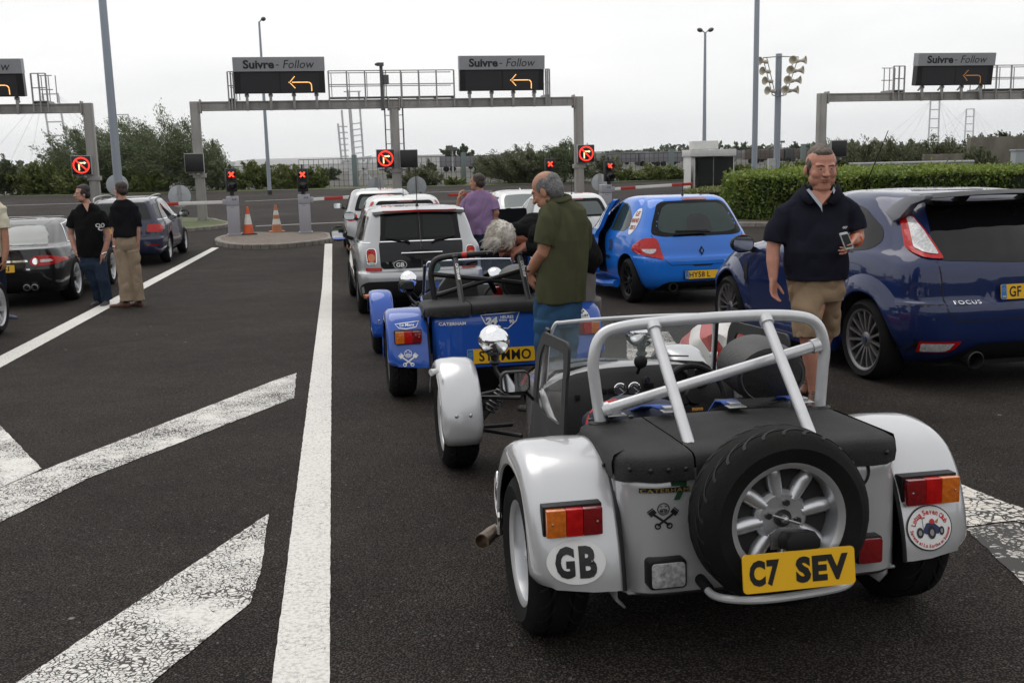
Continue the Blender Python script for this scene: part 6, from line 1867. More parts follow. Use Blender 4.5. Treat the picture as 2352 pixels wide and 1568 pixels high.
def rear_wing(root, side, col, xi, xo):
    path = bez([(.42, .26), (.405, .38), (.355, .50), (.24, .625), (.09, .685), (-.06, .692), (-.20, .655), (-.305, .56), (-.368, .44), (-.398, .34), (-.408, .278)], 4)
    k = len(path); w = xo-xi
    sec = [(xi, .004), (xi+.03, 0), (xi+w*.35, -.003), (xo-.07, 0), (xo-.035, .006), (xo-.012, .022), (xo, .048), (xo+.002, .085), (xo-.006, .09)]
    V, F, V2 = [], [], []
    n = len(sec)
    for i, p in enumerate(path):
        t = (path[min(i+1, k-1)]-path[max(i-1, 0)]).normalized(); nr = Vector((-t.y, t.x))      # inwards
        if nr.dot(Vector((0, .25))-Vector((p.x, p.y))) < 0: nr = -nr
        e = max(0., (i-(k-7))/6.)
        for x, dd in sec:
            g = min(1., max(0., i-(k-16))/15.)*((x-xi)/w)**2; xx = x-(.022*e**3 if x > xo-.05 else 0)
            V.append((side*xx, p.x+nr.x*dd+.05*g, p.y+nr.y*dd+.022*g*e))
    for i in range(k-1):
        for j in range(n-1): F.append((i*n+j, i*n+n+j, i*n+n+j+1, i*n+j+1))
    b = MB(); b.add(V, F)
    o = b.build('rear_wing', root, col, smooth=60)
    # underside, a few millimetres inside
    b = MB(); V2 = []
    for i, p in enumerate(path):
        t = (path[min(i+1, k-1)]-path[max(i-1, 0)]).normalized(); nr = Vector((-t.y, t.x))
        if nr.dot(Vector((0, .25))-Vector((p.x, p.y))) < 0: nr = -nr
        e = max(0., (i-(k-7))/6.)
        for x, dd in ((xi, .012), (xo-.05, .012), (xo-.02, .03), (xo-.01, .09)):
            g = min(1., max(0., i-(k-16))/15.)*((x-xi)/w)**2; xx = x-(.022*e**3 if x > xo-.055 else 0)
            V2.append((side*xx, p.x+nr.x*dd+.05*g, p.y+nr.y*dd+.022*g*e))
    b.add(V2, [(i*4+j, i*4+4+j, i*4+5+j, i*4+1+j) for i in range(k-1) for j in range(3)])
    b.build('wing_underside', o, WELL, smooth=60)
    b = MB(); b.tube([(side*(xi-.002), p.x-.003, p.y+.002) for p in path], .0075, 6); b.build('wing_piping', o, SEAM)
    return o

def front_wing(root, side, col, y0, R0, xi, xo, r=.345):
    path = [(y0+r*cos(a), R0+r*sin(a)) for a in [radians(20+175*i/22) for i in range(23)]]
    w = xo-xi; rd = .045
    sec = [(xi, .05), (xi+.006, .028), (xi+.018, .010), (xi+rd, 0), (xi+w*.5, -.004), (xo-rd, 0), (xo-.018, .010), (xo-.006, .028), (xo, .05)]
    n = len(sec); V, F = [], []; k = len(path)
    for i, (py, pz) in enumerate(path):
        a = radians(20+175*i/(k-1)); nr = (-cos(a), -sin(a))
        e = max(0., (i-(k-3))/2.)
        for x, dd in sec:
            q = (x-(xi+xo)/2); xx = (xi+xo)/2+q*(1-.10*e)
            V.append((side*xx, py+nr[0]*dd, pz+nr[1]*dd))
    for i in range(k-1):
        for j in range(n-1): F.append((i*n+j, i*n+n+j, i*n+n+j+1, i*n+j+1))
    b = MB(); b.add(V, F); o = b.build('front_wing', root, col, smooth=60)
    md = o.modifiers.new('s', 'SOLIDIFY'); md.thickness = .006; md.offset = -1
    b = MB()
    for x in (xi+w*.33, xi+w*.66):
        b.ell((side*x, y0-r*.985, R0+.075), (.011, .008, .011), 10, 6)
    b.build('wing_bolt', o, STEEL)
    b = MB(); b.tube([(side*(xi+w*.5), y0, R0+r-.01), (side*(xi-.03), y0, R0+.12), (side*(xi-.06), y0, R0)], .012, 8); b.build('wing_stay', o, BLKMETAL)
    return o

def lamp_cluster(B, side, x0, x1, z0, z1, outer_orange=True):
    """rear lamp box on the wing: housing and three lenses"""
    fr = REAR(); cx, cz = (x0+x1)/2, (z0+z1)/2
    h = B.sk.b.ray_cast(Vector((side*cx, -2, cz)), Vector((0, 1, 0)))[0]
    yb = h.y+.03; yf = h.y-.035
    b = MB(); b.prism([(x0-.006, z0-.004), (x1+.006, z0-.004), (x1+.006, z1+.006), (x0-.006, z1+.006)], 0, 1, fr=lambda u, v, hh: (side*u, yb+(yf+.018-yb)*hh, v)); o = b.build('tail_lamp', B.root, BLACK, bevel=.004)
    ws = [(0, .34, ORL if outer_orange == 'o' else DKRED), (.345, .655, REDL), (.66, 1, DKRED)]
    # from the outside of the car inwards: orange, bright red, dark red
    for a, c, m, nm in ((0, .345, ORL, 'indicator_lens'), (.348, .652, REDL, 'stop_lens'), (.655, 1, DKRED, 'tail_lens')):
        u0, u1 = x1-(x1-x0)*a, x1-(x1-x0)*c
        b = MB(); b.prism([(u1, z0), (u0, z0), (u0, z1), (u1, z1)], 0, 1, fr=lambda u, v, hh: (side*u, yf+.016-.03*hh, v)); b.build(nm, o, m, bevel=.004)
    for u in (x0+.018, x1-.018):
        b = MB(); b.ell((side*u, yf-.015, cz), (.004, .003, .004), 8, 5); b.build('lamp_screw', o, STEEL)
    return o

def roadster(kind, x, y, yaw, label):
    sil = kind == 'silver'
    loc, rot = pose(x, y, yaw)
    t = thing('roadster', label, 'car', loc, rot, 'open roadsters')
    if sil: COL_ = mat('roadster_silver', (.53, .535, .55), rough=.30, metal=.38, coat=1., dirt=.10, dscale=3, dcol=(.33, .31, .28), rvar=.05, vscale=4)
    else: COL_ = paint('roadster_blue', (.016, .085, .42))
    ALU = mat('bare_aluminium', (.42, .42, .43), rough=.22, metal=.9, var=.1) if sil else COL_
    wb, Rw = 2.36, .29
    hb = .497                         # half width of the tail
    xi, xo = (.498, .785) if sil else (.54, .845)
    tr = .775 if sil else .83
    rf = REAR()
    # body tub: an open shell with thickness; outline in plan, bottom to top
    def half(yv):                      # half width along the body
        return pchip([-.42, .2, 1.05, 1.6, 2.2, 2.62], [hb, .495, .455, .385, .29, .205], yv)
    b = MB(); rows = []
    ys = [-.30, -.2, 0, .25, .5, .75, 1.0, 1.06]
    def ztop(yv): return pchip([-.42, .1, .35, .6, 1.0, 1.3, 2.2, 2.62], [.662, .662, .61, .585, .68, .66, .55, .47], yv)
    # sides
    for s in (-1, 1):
        V, F = [], []
        prof = ys+[1.3, 1.6, 1.9, 2.2, 2.45, 2.62]
        for yv in prof:
            w_ = half(yv); zt = ztop(yv)
            for f, dx in ((0, -.03), (.06, 0), (.5, .004), (.9, 0), (1, -.012)): V.append((s*(w_+dx), yv, .17+(zt-.17)*f))
        for i in range(len(prof)-1):
            for j in range(4): F.append((5*i+j, 5*i+5+j, 5*i+6+j, 5*i+1+j))
        b.add(V, F)
    # tail panel with rounded corners, and floor
    V, F = [], []; n = 18
    tail = []
    rc = .13
    for i in range(7): a = pi/2*i/6; tail.append((-hb+rc-rc*cos(a), -.30-.12*sin(a)))
    tail += [(-hb+rc+(2*hb-2*rc)*i/8, -.42) for i in range(1, 8)]
    for i in range(7): a = pi/2*(1-i/6); tail.append((hb-rc+rc*cos(a), -.30-.12*sin(a)))
    for px, py in tail:
        for z in (.245, .262, .45, .60, .668): V.append((px, py+(.018 if z == .245 else 0)+(.02*(z-.26)), z))
    k = len(tail)
    for i in range(k-1):
        for j in range(4): F.append((5*i+j, 5*i+5+j, 5*i+6+j, 5*i+1+j))
    b.add(V, F)
    b.add([(-hb+.02, -.38, .25), (hb-.02, -.38, .25), (.45, 1.2, .17), (.28, 2.2, .17), (-.28, 2.2, .17), (-.45, 1.2, .17)], [(0, 1, 2, 3, 4, 5)])
    body = b.build('body', t, COL_, smooth=40, weld=.002)
    md = body.modifiers.new('s', 'SOLIDIFY'); md.thickness = .008; md.offset = -1
    B = Body(body, t)
    # bonnet, nose and scuttle
    b = MB(); V, F = [], []; pr = [1.16, 1.3, 1.6, 1.9, 2.2, 2.45, 2.62, 2.66]
    for yv in pr:
        w_ = half(yv)*.99; zt = ztop(min(yv, 2.62))-.012; cr = pchip([1.1, 1.6, 2.62, 2.66], [.085, .085, .07, .0], yv)
        for i in range(13): q = -1+2*i/12; V.append((w_*q, yv-(.05*abs(q)**2 if yv > 2.5 else 0), zt+cr*(1-abs(q)**2.6)))
    for i in range(len(pr)-1):
        for j in range(12): F.append((13*i+j, 13*i+14+j-1, 13*i+14+j, 13*i+j+1))
    b.add(V, F); bon = b.build('bonnet', t, COL_, smooth=50)
    SB = Skin(bon); b = MB()
    for s in (-1, 1):
        for i in range(11): SB.lay(b, ([(s*.22-.075, 1.35+i*.045), (s*.22+.075, 1.35+i*.045), (s*.22+.075, 1.362+i*.045), (s*.22-.075, 1.362+i*.045)], [(0, 1, 2, 3)]), TOP, .003, SEAM, .03)
    b.build('louvre', bon, None, smooth=0, weld=0)
    b = MB(); V, F = [], []
    for yv in (.99, 1.05, 1.10, 1.16):
        w_ = half(yv)
        for i in range(13): q = -1+2*i/12; V.append((w_*q, yv, .665+.10*(1-abs(q)**2.8)+(.0 if yv > 1.0 else -.02)))
    for i in range(3):
        for j in range(12): F.append((13*i+j, 13*i+13+j, 13*i+14+j, 13*i+j+1))
    b.add(V, F); b.build('scuttle', t, COL_ if not sil else mat('scuttle_grey', (.30, .30, .31), rough=.4, coat=.5), smooth=50)
    b = MB(); b.lathe([(.165, 0), (.19, .02), (.20, .0)], (0, 2.665, .36), (0, 1, 0), 20, sx=1.1); b.build('nose_ring', t, BLACK)
    # cockpit: dash, floor, tunnel, seats, wheel
    DASH = mat('dash_black', (.014, .014, .015), rough=.6, bump=.2, bscale=120)
    b = MB(); V = []
    for z, yv in ((.40, .93), (.60, .955), (.72, .975), (.745, 1.0)):
        for i in range(13): q = -1+2*i/12; V.append((half(1.)*.97*q, yv, z+(.02*(1-abs(q)**2.6) if z > .65 else 0)-(.06*abs(q)**4 if z > .7 else 0)))
    b.add(V, [(13*i+j, 13*i+j+1, 13*i+14+j, 13*i+13+j) for i in range(3) for j in range(12)]); dash = b.build('dashboard', t, DASH, smooth=40)
    b = MB(); b.box((0, .45, .21), (.92, 1.15, .03)); b.box((0, .5, .34), (.19, 1.05, .26)); b.box((0, -.0, .48), (.9, .06, .48)); b.build('cockpit_floor', t, mat('cockpit_black', (.008, .008, .008), rough=.9), bevel=.01)
    if sil:
        for gx in (-.105, -.038):
            b = MB(); b.lathe([(.028, 0), (.030, .012), (.026, .014), (.026, .008), (0, .008)], (gx, .955, .672), (0, -1, 0), 20); g = b.build('gauge', dash, CHROME)
            b = MB(); b.lathe([(0, .0095), (.025, .0095)], (gx, .955, .672), (0, -1, 0), 20); b.build('gauge_face', g, mat('gauge_face', (.06, .06, .065), rough=.3))
            b = MB(); fr = frame((gx, .955-.0102, .672), (1, 0, 0), (0, 0, 1), (0, -1, 0))
            V, F = ribbon([(-.003, .006), (.017, -.012)], .0025); b.add([fr(u, v) for u, v in V], F)
            for q in range(5):
                a = pi*.8-pi*.6*q/4; V, F = ribbon([(.015*cos(a), .015*sin(a)), (.021*cos(a), .021*sin(a))], .003); b.add([fr(u, v) for u, v in V], F)
            b.build('gauge_needle', g, STICKW, smooth=0)
        for gx, gz_ in ((-.30, .645), (-.175, .665), (-.145, .666), (.02, .68), (.045, .68)):
            b = MB(); b.box((gx, .952, gz_), (.02, .015, .024)); b.build('switch', dash, BLACK, bevel=.003)
        b = MB(); b.lathe([(.0, .03), (.012, .028), (.013, 0)], (.02, .955, .71), (0, -1, 0), 12); b.build('switch', dash, CHROME)
        b = MB(); b.lathe([(.0, .02), (.012, .018), (.013, 0)], (.03, .955, .63), (0, -1, 0), 12); b.build('warning_lamp', dash, REDL)
        for gx in (.17, .27):
            b = MB(); b.lathe([(.045, 0), (.048, .02), (.042, .022), (.042, .012), (0, .012)], (gx, .95, .70), (0, -1, 0), 24); b.build('gauge', dash, BLACK)
        b = MB(); b.ell((-.02, .90, .80), (.032, .02, .032), 14, 8); b.tube([(-.02, .91, .78), (-.02, .95, .74)], .008, 6); b.build('phone_holder', dash, BLACK)
    sw = Vector((.165, .72, .665)) if sil else Vector((.20, .72, .65)); ax = Vector((0, -1, .38)).normalized()
    b = MB(); u = Vector((1, 0, 0)); w_ = ax.cross(u).normalized()
    b.tube([sw+(u*cos(2*pi*i/28)+w_*sin(2*pi*i/28))*.135 for i in range(28)], .014, 8, closed=True)
    for a in (pi/2+.0, pi+.35, -.35):
        b.bar(sw, sw-(u*cos(a)*-1+w_*sin(a)*-1)*.13, .03, .006, up=ax)
    b.lathe([(0, .012), (.035, .01), (.04, -.02)], sw, ax, 18); b.tube([sw, sw-ax*.25], .02, 8)
    st = b.build('steering_wheel', t, BLACK)
    if sil:
        V, F = text2d('momo', .05, .013, .03); fr = frame(sw-w_*0+(-w_ if w_.z > 0 else w_)*.06+ax*.018, u, w_ if w_.z > 0 else -w_, ax); b = MB(); b.add([fr(a, c) for a, c in V], F); b.build('lettering', st, mat('letters_amber', (.7, .30, .02)), smooth=0)
    SEAT = mat('seat_leather', (.018, .018, .019), rough=.5, var=.2, bump=.25, bscale=60)
    for s in (-1, 1):
        b = MB(); sx = s*.24
        P = []
        V, F = [], []
        prof = [(.22, .62, .18), (.26, .42, .185), (.30, .24, .19), (.50, .20, .19), (.66, .18, .18), (.72, .16, .155)] if s < 0 or not sil else [(.22, .62, .18), (.26, .42, .185), (.30, .30, .19), (.55, .25, .19), (.70, .24, .17), (.74, .24, .15)]
        if s < 0 and sil: prof = [(.22, .62, .18), (.26, .42, .185), (.30, .30, .19), (.50, .25, .18), (.58, .24, .15)]
        for z, yv, hw in prof:
            for q in (-1, -.85, -.3, .3, .85, 1): V.append((sx+hw*q, yv+.05*abs(q)**3, z+.0))
        b.add(V, [(6*i+j, 6*i+j+1, 6*i+7+j, 6*i+6+j) for i in range(len(prof)-1) for j in range(5)])
        so = b.build('seat', t, SEAT, smooth=60); md = so.modifiers.new('s', 'SOLIDIFY'); md.thickness = .05; md.offset = -1
    # head restraints: padded drums
    for cx, cz, rr in (((.31, .835, .105),) if sil else ((-.22, .80, .15), (.30, .83, .115))):
        b = MB()
        if sil or cx > 0:
            b.lathe([(0, -.14), (rr*.95, -.135), (rr*1.12, -.10), (rr*1.15, .0), (rr*1.15, .08), (rr*1.1, .105), (rr*.9, .115), (0, .118)], (cx, .36, cz), (0, -1, -.12), 28, sx=1.25)
            hr = b.build('head_restraint', t, SEAT, smooth=40)
            b = MB(); b.tube([Vector((cx, .36, cz))+Vector((1.25*rr*.98*cos(a), -.113-.0, rr*.98*sin(a)-.014)) for a in [2*pi*i/28 for i in range(28)]], .004, 5, closed=True); b.build('seat_piping', hr, mat('piping_grey', (.05, .05, .05)))
        else:
            b.prism([(-.17, .0), (.17, .0), (.16, .14), (.09, .225), (-.09, .225), (-.16, .14)], -.05, .04, fr=lambda u_, v_, h_: (cx+u_, .28+h_+.1*v_, .68+v_))
            b.build('head_restraint', t, SEAT, bevel=.02)
    # tonneau over the tail: two halves with a skirt
    def tonneau(x0, x1):
        b = MB(); V, F = [], []
        xs = [x0+(x1-x0)*i/16 for i in range(17)]
        hwid, rcn = .50 if sil else .56, .12
        def rear(xv): a = max(0, abs(xv)-(hwid-rcn)); return -.435+(rcn-sqrt(max(0, rcn*rcn-a*a)))
        def front(xv): return .135-.02*(abs(xv)/.5)**2
        for xv in xs:
            r_, f_ = rear(xv), front(xv); ed = (abs(xv)/hwid)
            wob = .004*sin(xv*31)+.003*sin(xv*57+1)
            zc = (.728 if sil else .745)-.010*ed**2-.02*max(0, ed-.93)/.07
            V += [(xv, f_+.01, zc-.06), (xv, f_, zc-.004), (xv, f_-.015, zc+.002)]
            V += [(xv, f_+(r_-f_)*q, zc+.003*sin(q*pi)) for q in (.3, .6, .85)]
            V += [(xv, r_+.02, zc-.004), (xv, r_+.003, zc-.016), (xv, r_-.004, zc-.045), (xv, r_-.002+wob, zc-.078+.010*cos(xv*9)+.02*max(0, ed-.75))]
        for i in range(16):
            for j in range(9): F.append((10*i+j, 10*i+j+1, 10*i+11+j, 10*i+10+j))
        b.add(V, F)
        # side skirts
        for xe in (x0, x1):
            if abs(xe) > .45:
                s = 1 if xe > 0 else -1; r_, f_ = rear(xe), front(xe); Q = []
                for i in range(9):
                    yv = f_+(r_-f_)*i/8
                    for dz, dx in ((.722 if sil else .735, -.035), (.706, .0), (.68, .008), (.625, .004)): Q.append((xe+s*dx, yv, dz if i < 8 else dz))
                b.add(Q, [(4*i+j, 4*i+j+1, 4*i+5+j, 4*i+4+j) for i in range(8) for j in range(3)])
        o = b.build('tonneau_cover', t, VINYL, smooth=50)
        b = MB()
        for xv in [x0+(x1-x0)*(i+.5)/4 for i in range(4)]: b.ell((xv, rear(xv)-.006, .677), (.008, .006, .008), 8, 6)
        if abs(x0) > .45 or abs(x1) > .45:
            s = -1 if x0 < -.45 else 1
            for yv in (-.22, -.08): b.ell((s*(hwid+.009), yv, .65), (.006, .008, .008), 8, 6)
        b.build('press_stud', o, BLKMETAL)
        if sil:
            b = MB()
            for xv in [x0+(x1-x0)*(i+.5)/3 for i in range(3)]: b.ell((xv, .12, .731), (.011, .011, .006), 8, 5)
            b.build('cover_stud', o, BLKMETAL)
        return o
    seam = -.265 if sil else -.215
    tonneau(-.50 if sil else -.56, seam-.003); tonneau(seam+.003, .50 if sil else .56)
    # roll bar
    TB, rr = (SILTUBE, .0215) if sil else (BLKMETAL, .024)
    hp = bez([(-.425, .1, .69), (-.446, .1, .86), (-.452, .1, .95), (-.425, .1, 1.035), (-.35, .1, 1.068), (-.15, .1, 1.082), (.15, .1, 1.086), (.34, .1, 1.074), (.42, .1, 1.04), (.452, .1, .955), (.446, .1, .86), (.434, .1, .69)], 5)
    b = MB(); b.tube(hp, rr, 14); rb = b.build('roll_bar', t, TB, smooth=60)
    for s in (-1, 1):
        xb = (-.228 if s < 0 else .208) if sil else s*.26
        b = MB(); b.tube([(xb, .085, 1.07), (xb-.005, -.30, .715)], rr*.93, 12); br = b.build('roll_bar_brace', rb, TB, smooth=60)
        if not sil:
            fr = frame(Vector((xb-.002, -.10, .915))+Vector((0, -.7, .69)).normalized()*.0245, Vector((0, -.73, -.69)).normalized(), (1, 0, 0), Vector((0, -.69, .73)).normalized())
            V, F = text2d('CATERHAM', .17, .022, .03, .1); b = MB(); b.add([fr(a-.05, c) for a, c in V], F); b.build('lettering', br, STICKW, smooth=0)
        b = MB(); b.tube([(xb, .092, 1.078), (xb, .07, 1.057)], rr*1.22, 12); b.build('weld_collar', br, TB, smooth=60)
    if sil:
        b = MB(); b.tube([(-.425, .1, .765), (.43, .1, .962)], rr*.95, 12); b.build('roll_bar_diagonal', rb, TB, smooth=60)
        for e, q in (((-.425, .1, .765), .03), ((.43, .1, .962), -.03)):
            b = MB(); e = Vector(e); d = Vector((.855, 0, .197)).normalized(); b.tube([e, e+d*q], rr*1.25, 12); b.build('weld_collar', rb, TB, smooth=60)
        # number sticker on the top bar
        sk = Skin(rb); fr = frame((.045, 0, 1.085), (1, 0, 0), (0, .7, .7), (0, -.7, .7)); b = MB()
        sk.lay(b, ([(-.05, -.018), (.05, -.018), (.05, .018), (-.05, .018)], [(0, 1, 2, 3)]), fr, .001, STICKW, .008)
        so = b.build('race_sticker', rb, None, smooth=60)
        b = MB(); V, F = text2d('24', .052, .026, .05, .15); sk.lay(b, ([(a-.012, c) for a, c in V], F), fr, .002, STICKR, .008); b.build('race_number', so, None, smooth=0)
        b = MB(); V, F = text2d('Le Mans', .04, .010, .03); sk.lay(b, ([(.034-c, a*.85) for a, c in V], F), fr, .002, STICKK, .008); b.build('race_name', so, None, smooth=0)
        for xv in (-.432, .432): b = MB(); b.lathe([(.03, .006), (.045, 0)], (xv, .1, .724), (0, 0, 1), 16); b.build('bar_grommet', rb, BLACK)
    else:
        for a, c in (((-.44, .1, .94), (.40, .1, .82)), ((-.42, .1, .77), (.43, .1, .98))):
            b = MB(); b.tube([a, c], .02, 10); b.build('roll_bar_diagonal', rb, TB, smooth=60)
        b = MB(); b.tube([(-.205, .1, 1.079), (-.165, .1, 1.081)], .0258, 14); b.build('red_tape', rb, mat('tape_red', (.55, .02, .015), rough=.4))
        b = MB()
        for xv in (.0, .1): b.ell((xv, .077, 1.084), (.006, .004, .006), 8, 5)
        b.build('bar_rivet', rb, STEEL)
        b = MB(); b.tube([(.02, .33, .92), (.12, .45, .74)], .022, 10); b.build('fire_extinguisher', t, BLACK); 
        b = MB(); b.box((.145, .47, .74), (.075, .07, .09)); b.build('extinguisher_head', t, REDL, bevel=.015)
    # windscreen
    ws_b = [(-.405, 1.13, .70), (-.36, 1.135, .735), (-.2, 1.14, .752), (0, 1.145, .757), (.2, 1.14, .752), (.36, 1.135, .735), (.405, 1.13, .70)]
    ws_t = [(-.395, 1.075, .90), (-.375, 1.05, .968), (-.2, 1.045, .982), (0, 1.045, .984), (.2, 1.045, .982), (.375, 1.05, .968), (.395, 1.075, .90)]
    b = MB(); b.add(ws_b+ws_t, [(i, i+1, 8+i, 7+i) for i in range(6)]); wsc = b.build('windscreen', t, CLEARG, smooth=30)
    b = MB(); b.tube(bez([ws_b[0], (-.402, 1.10, .82), ws_t[0], ws_t[1], (-.34, 1.045, .976), ws_t[2], ws_t[3], ws_t[4], (.34, 1.045, .976), ws_t[5], ws_t[6], (.402, 1.10, .82), ws_b[6]], 4), .0085, 8); b.build('windscreen_frame', wsc, CHROME if not sil else SILTUBE, smooth=60)
    b = MB(); b.tube(ws_b, .009, 6); b.build('windscreen_rubber', wsc, SEAM)
    for s in (-1, 1):
        b = MB(); b.bar((s*.418, 1.15, .64), (s*.405, 1.065, .95), .016, .035); b.build('windscreen_post', wsc, BLKMETAL, bevel=.004)
        b = MB(); b.tube([(s*.05, 1.17, .765), (s*.20, 1.165, .775), (s*.30, 1.16, .768)], [.006, .005, .004], 6); b.build('wiper', wsc, BLACK)
    b = MB(); b.box((-.02, 1.02, .955), (.17, .03, .045)); im = b.build('interior_mirror', wsc, BLACK, bevel=.01)
    if not sil:
        fr = frame((0, 1.02, .955), (1, 0, 0), (0, 0, 1), (0, -1, 0)); b = MB(); b.prism(rrect(.15, .035, .01, 3, cx=-.02), 0.016, .018, fr=fr); b.build('mirror_glass', im, mat('mirror_glass', (.6, .62, .63)))
        wf = frame((0, 1.10, .86), (1, 0, 0), (0, -.26, .966), (0, -.966, -.26))
        for nm, px_, pz_, ww, hh, m in (('tax_disc', -.31, .07, .10, .10, mat('disc_green', (.10, .20, .17), rough=.3)), ('shield_sticker', -.33, -.03, .06, .07, mat('sticker_gold', (.45, .36, .08), rough=.4)), ('event_sticker', -.30, -.095, .10, .06, mat('sticker_bluey', (.10, .18, .45), rough=.4))):
            b = MB(); b.add([wf(u_, v_, .006) for u_, v_ in oval(ww, hh, 20, px_, pz_)], [tuple(range(20))]); b.build(nm, wsc, m, smooth=0)
    # side screens
    if sil:
        for s, poly in ((-1, [(.43, .975), (.40, .955), (.41, .85), (.43, .83), (.47, .56), (1.10, .44), (1.06, .68), (.99, .86), (.86, .965)]), (1, [(.45, .955), (.43, .92), (.50, .60), (1.12, .50), (1.14, .70), (1.07, .90), (1.02, .945)])):
            ins = []; cyy = sum(p[0] for p in poly)/len(poly); czz = sum(p[1] for p in poly)/len(poly)
            inn = [(.49, .925), (.475, .90), (.48, .84), (.495, .80), (.535, .62), (.99, .60), (.985, .69), (.92, .85), (.84, .915)] if s < 0 else [(.505, .90), (.49, .88), (.54, .70), (1.0, .70), (1.03, .74), (1.0, .87), (.97, .895)]
            xx = lambda z_: s*(.445+.03*(1-(z_-.5)))
            P = round_poly(poly, .025, 3); Q = round_poly(inn, .03, 3)
            if len(P) == len(Q):
                V, F = annulus(P, Q)
                b = MB(); k = len(V)
                VV = [(xx(z_), y_, z_) for y_, z_ in V]+[(xx(z_)+s*.012, y_, z_) for y_, z_ in V]
                n_ = len(P)
                F2 = [tuple(f) for f in F]+[tuple(i+k for i in f) for f in F]+[(i, (i+1) % n_, k+(i+1) % n_, k+i) for i in range(n_)]+[(n_+i, n_+(i+1) % n_, k+n_+(i+1) % n_, k+n_+i) for i in range(n_)]
                b.add(VV, F2); sc = b.build('side_screen', t, VINYLG, smooth=35)
                b = MB(); b.add([(xx(z_)+s*.006, y_, z_) for y_, z_ in Q], [tuple(range(n_))]); b.build('side_screen_window', sc, CLOUDY, smooth=0)
        # the zip edge and black flank below the left screen
        b = MB(); b.add([(-.50, 1.10, .42), (-.485, 1.06, .64), (-.475, .48, .58), (-.505, .40, .30), (-.507, 1.0, .22)], [(0, 1, 2, 3, 4)]); b.build('door_skin', t, VINYLG, smooth=0)
    # mirrors on stalks
    for s in (-1, 1):
        mx, my, mz = s*.575, 1.0, .725
        if not sil: mz = .77
        fr = frame((mx, my, mz), (1, 0, 0), (0, 0, 1), (0, -1, 0))
        b = MB(); b.prism(rrect(.135, .10, .03, 4), -.03, .012, fr=fr); mo = b.build('mirror', t, BLACK, bevel=.008)
        b = MB(); b.prism(rrect(.118, .083, .024, 4), .0125, .014, fr=fr); b.build('mirror_glass', mo, mat('mirror_glass', (.6, .62, .63)))
        b = MB(); b.tube([(mx-s*.03, my+.02, mz-.03), (s*.47, my+.05, mz-.11), (s*.43, my+.08, .70)], .009, 6); b.build('mirror_stalk', mo, BLACK)
    # wings, wheels, lamps
    for s in (-1, 1):
        w_ = rear_wing(t, s, COL_, xi, xo)
        WB_ = Body(w_, w_)
        lamp_cluster(WB_, s, *((xi+.06 if s < 0 else xi+.02, xi+.245 if s < 0 else xi+.215) if sil else (xi+.055, xi+.25)), .465, .555)
        if sil and s < 0:
            o = WB_.panel('gb_oval', oval(.190, .140, 40, -.648, .378), rf, STICKW, .003, step=.03)
            WB_.text('gb_letters', 'G', .062, .100, (-.685, .378), rf, STICKK, .05, 0, .005, parent=o); WB_.text('gb_letters', 'B', .056, .100, (-.612, .378), rf, STICKK, .05, 0, .005, parent=o)
        if sil and s > 0:
            cx, cz = .602, .382
            o = WB_.panel('club_sticker', oval(.178, .150, 44, cx, cz), rf, STICKK, .003, step=.03)
            WB_.panel('sticker_field', oval(.168, .141, 44, cx, cz), rf, STICKW, .0045, step=.03, parent=o)
            arc_text(WB_, 'sticker_lettering', 'Lotus Seven Club', cx, cz, .066, .053, radians(168), radians(14), .017, rf, STICKR, .006, parent=o)
            arc_text(WB_, 'sticker_lettering', 'Sevens at La Sarthe in Summer', cx, cz, .072, .058, radians(182), radians(358), .0115, rf, STICKR, .006, inward=True, parent=o)
            b = MB()
            def put(vf, m, h=.006): WB_.sk.lay(b, ([(cx+a, cz+c) for a, c in vf[0]], vf[1]), rf, h, m, 0)
            NVY = mat('sticker_navy', (.02, .03, .10)); GRY = mat('sticker_grey', (.25, .26, .28)); BRN = mat('sticker_brown', (.45, .18, .05))
            put(poly2([(-.035, -.012), (-.01, -.02), (.03, -.02), (.035, .0), (.012, .018), (-.015, .018)]), NVY)
            for wx, wy, ww in ((-.042, -.012, .026), (.002, -.014, .032), (.042, -.012, .022)): put(poly2(oval(ww, ww*1.35, 16, wx, wy)), STICKK, .0065); put(poly2(oval(ww*.5, ww*.7, 12, wx, wy)), GRY, .007)
            put(poly2(oval(.02, .018, 12, .006, .022)), STICKR, .0065); put(poly2([(.012, .018), (.034, .03), (.028, .014)]), BRN, .0062); put(poly2([(-.03, .0), (-.027, .0), (-.027, .035), (-.03, .035)]), GRY); put(poly2([(-.038, .033), (-.018, .033), (-.018, .038), (-.038, .038)]), STICKR)
            b.build('sticker_picture', o, None, smooth=0, weld=0)
        if not sil and s < 0:
            emblem_pistons(WB_, (-.70, .36), rf, .125, STICKW, parent=w_)
            P = [(-.78, .60), (-.60, .615), (-.625, .575), (-.70, .565), (-.755, .572)]
            WB_.line('event_outline', P, rf, .006, STICKW, .003, w_, closed=True); WB_.text('lettering', 'Le Mans', .11, .02, (-.693, .592), rf, STICKW, .02, .15, .004, parent=w_)
        if not sil and s > 0:
            o = WB_.panel('event_sticker', [(.66+.075*cos(pi*i/14), .575+.08*sin(pi*i/14)) for i in range(15)], rf, STICKW, .003)
            WB_.text('lettering', 'JUILLET', .11, .02, (.675, .59), rf, STICKK, .04, 0, .005, parent=o); WB_.text('lettering', 'LE MANS', .07, .012, (.66, .64), rf, STICKK, .04, 0, .005, parent=o)
            b = MB()
            for i in range(5):
                for j in range(2):
                    if (i+j) % 2: WB_.sk.lay(b, poly2([(.63+i*.014, .607+j*.011), (.644+i*.014, .607+j*.011), (.644+i*.014, .618+j*.011), (.63+i*.014, .618+j*.011)]), rf, .005, STICKK, 0)
            b.build('checker', o, None, smooth=0, weld=0)
        front_wing(t, s, COL_, wb, Rw, tr-.215, tr+.02)
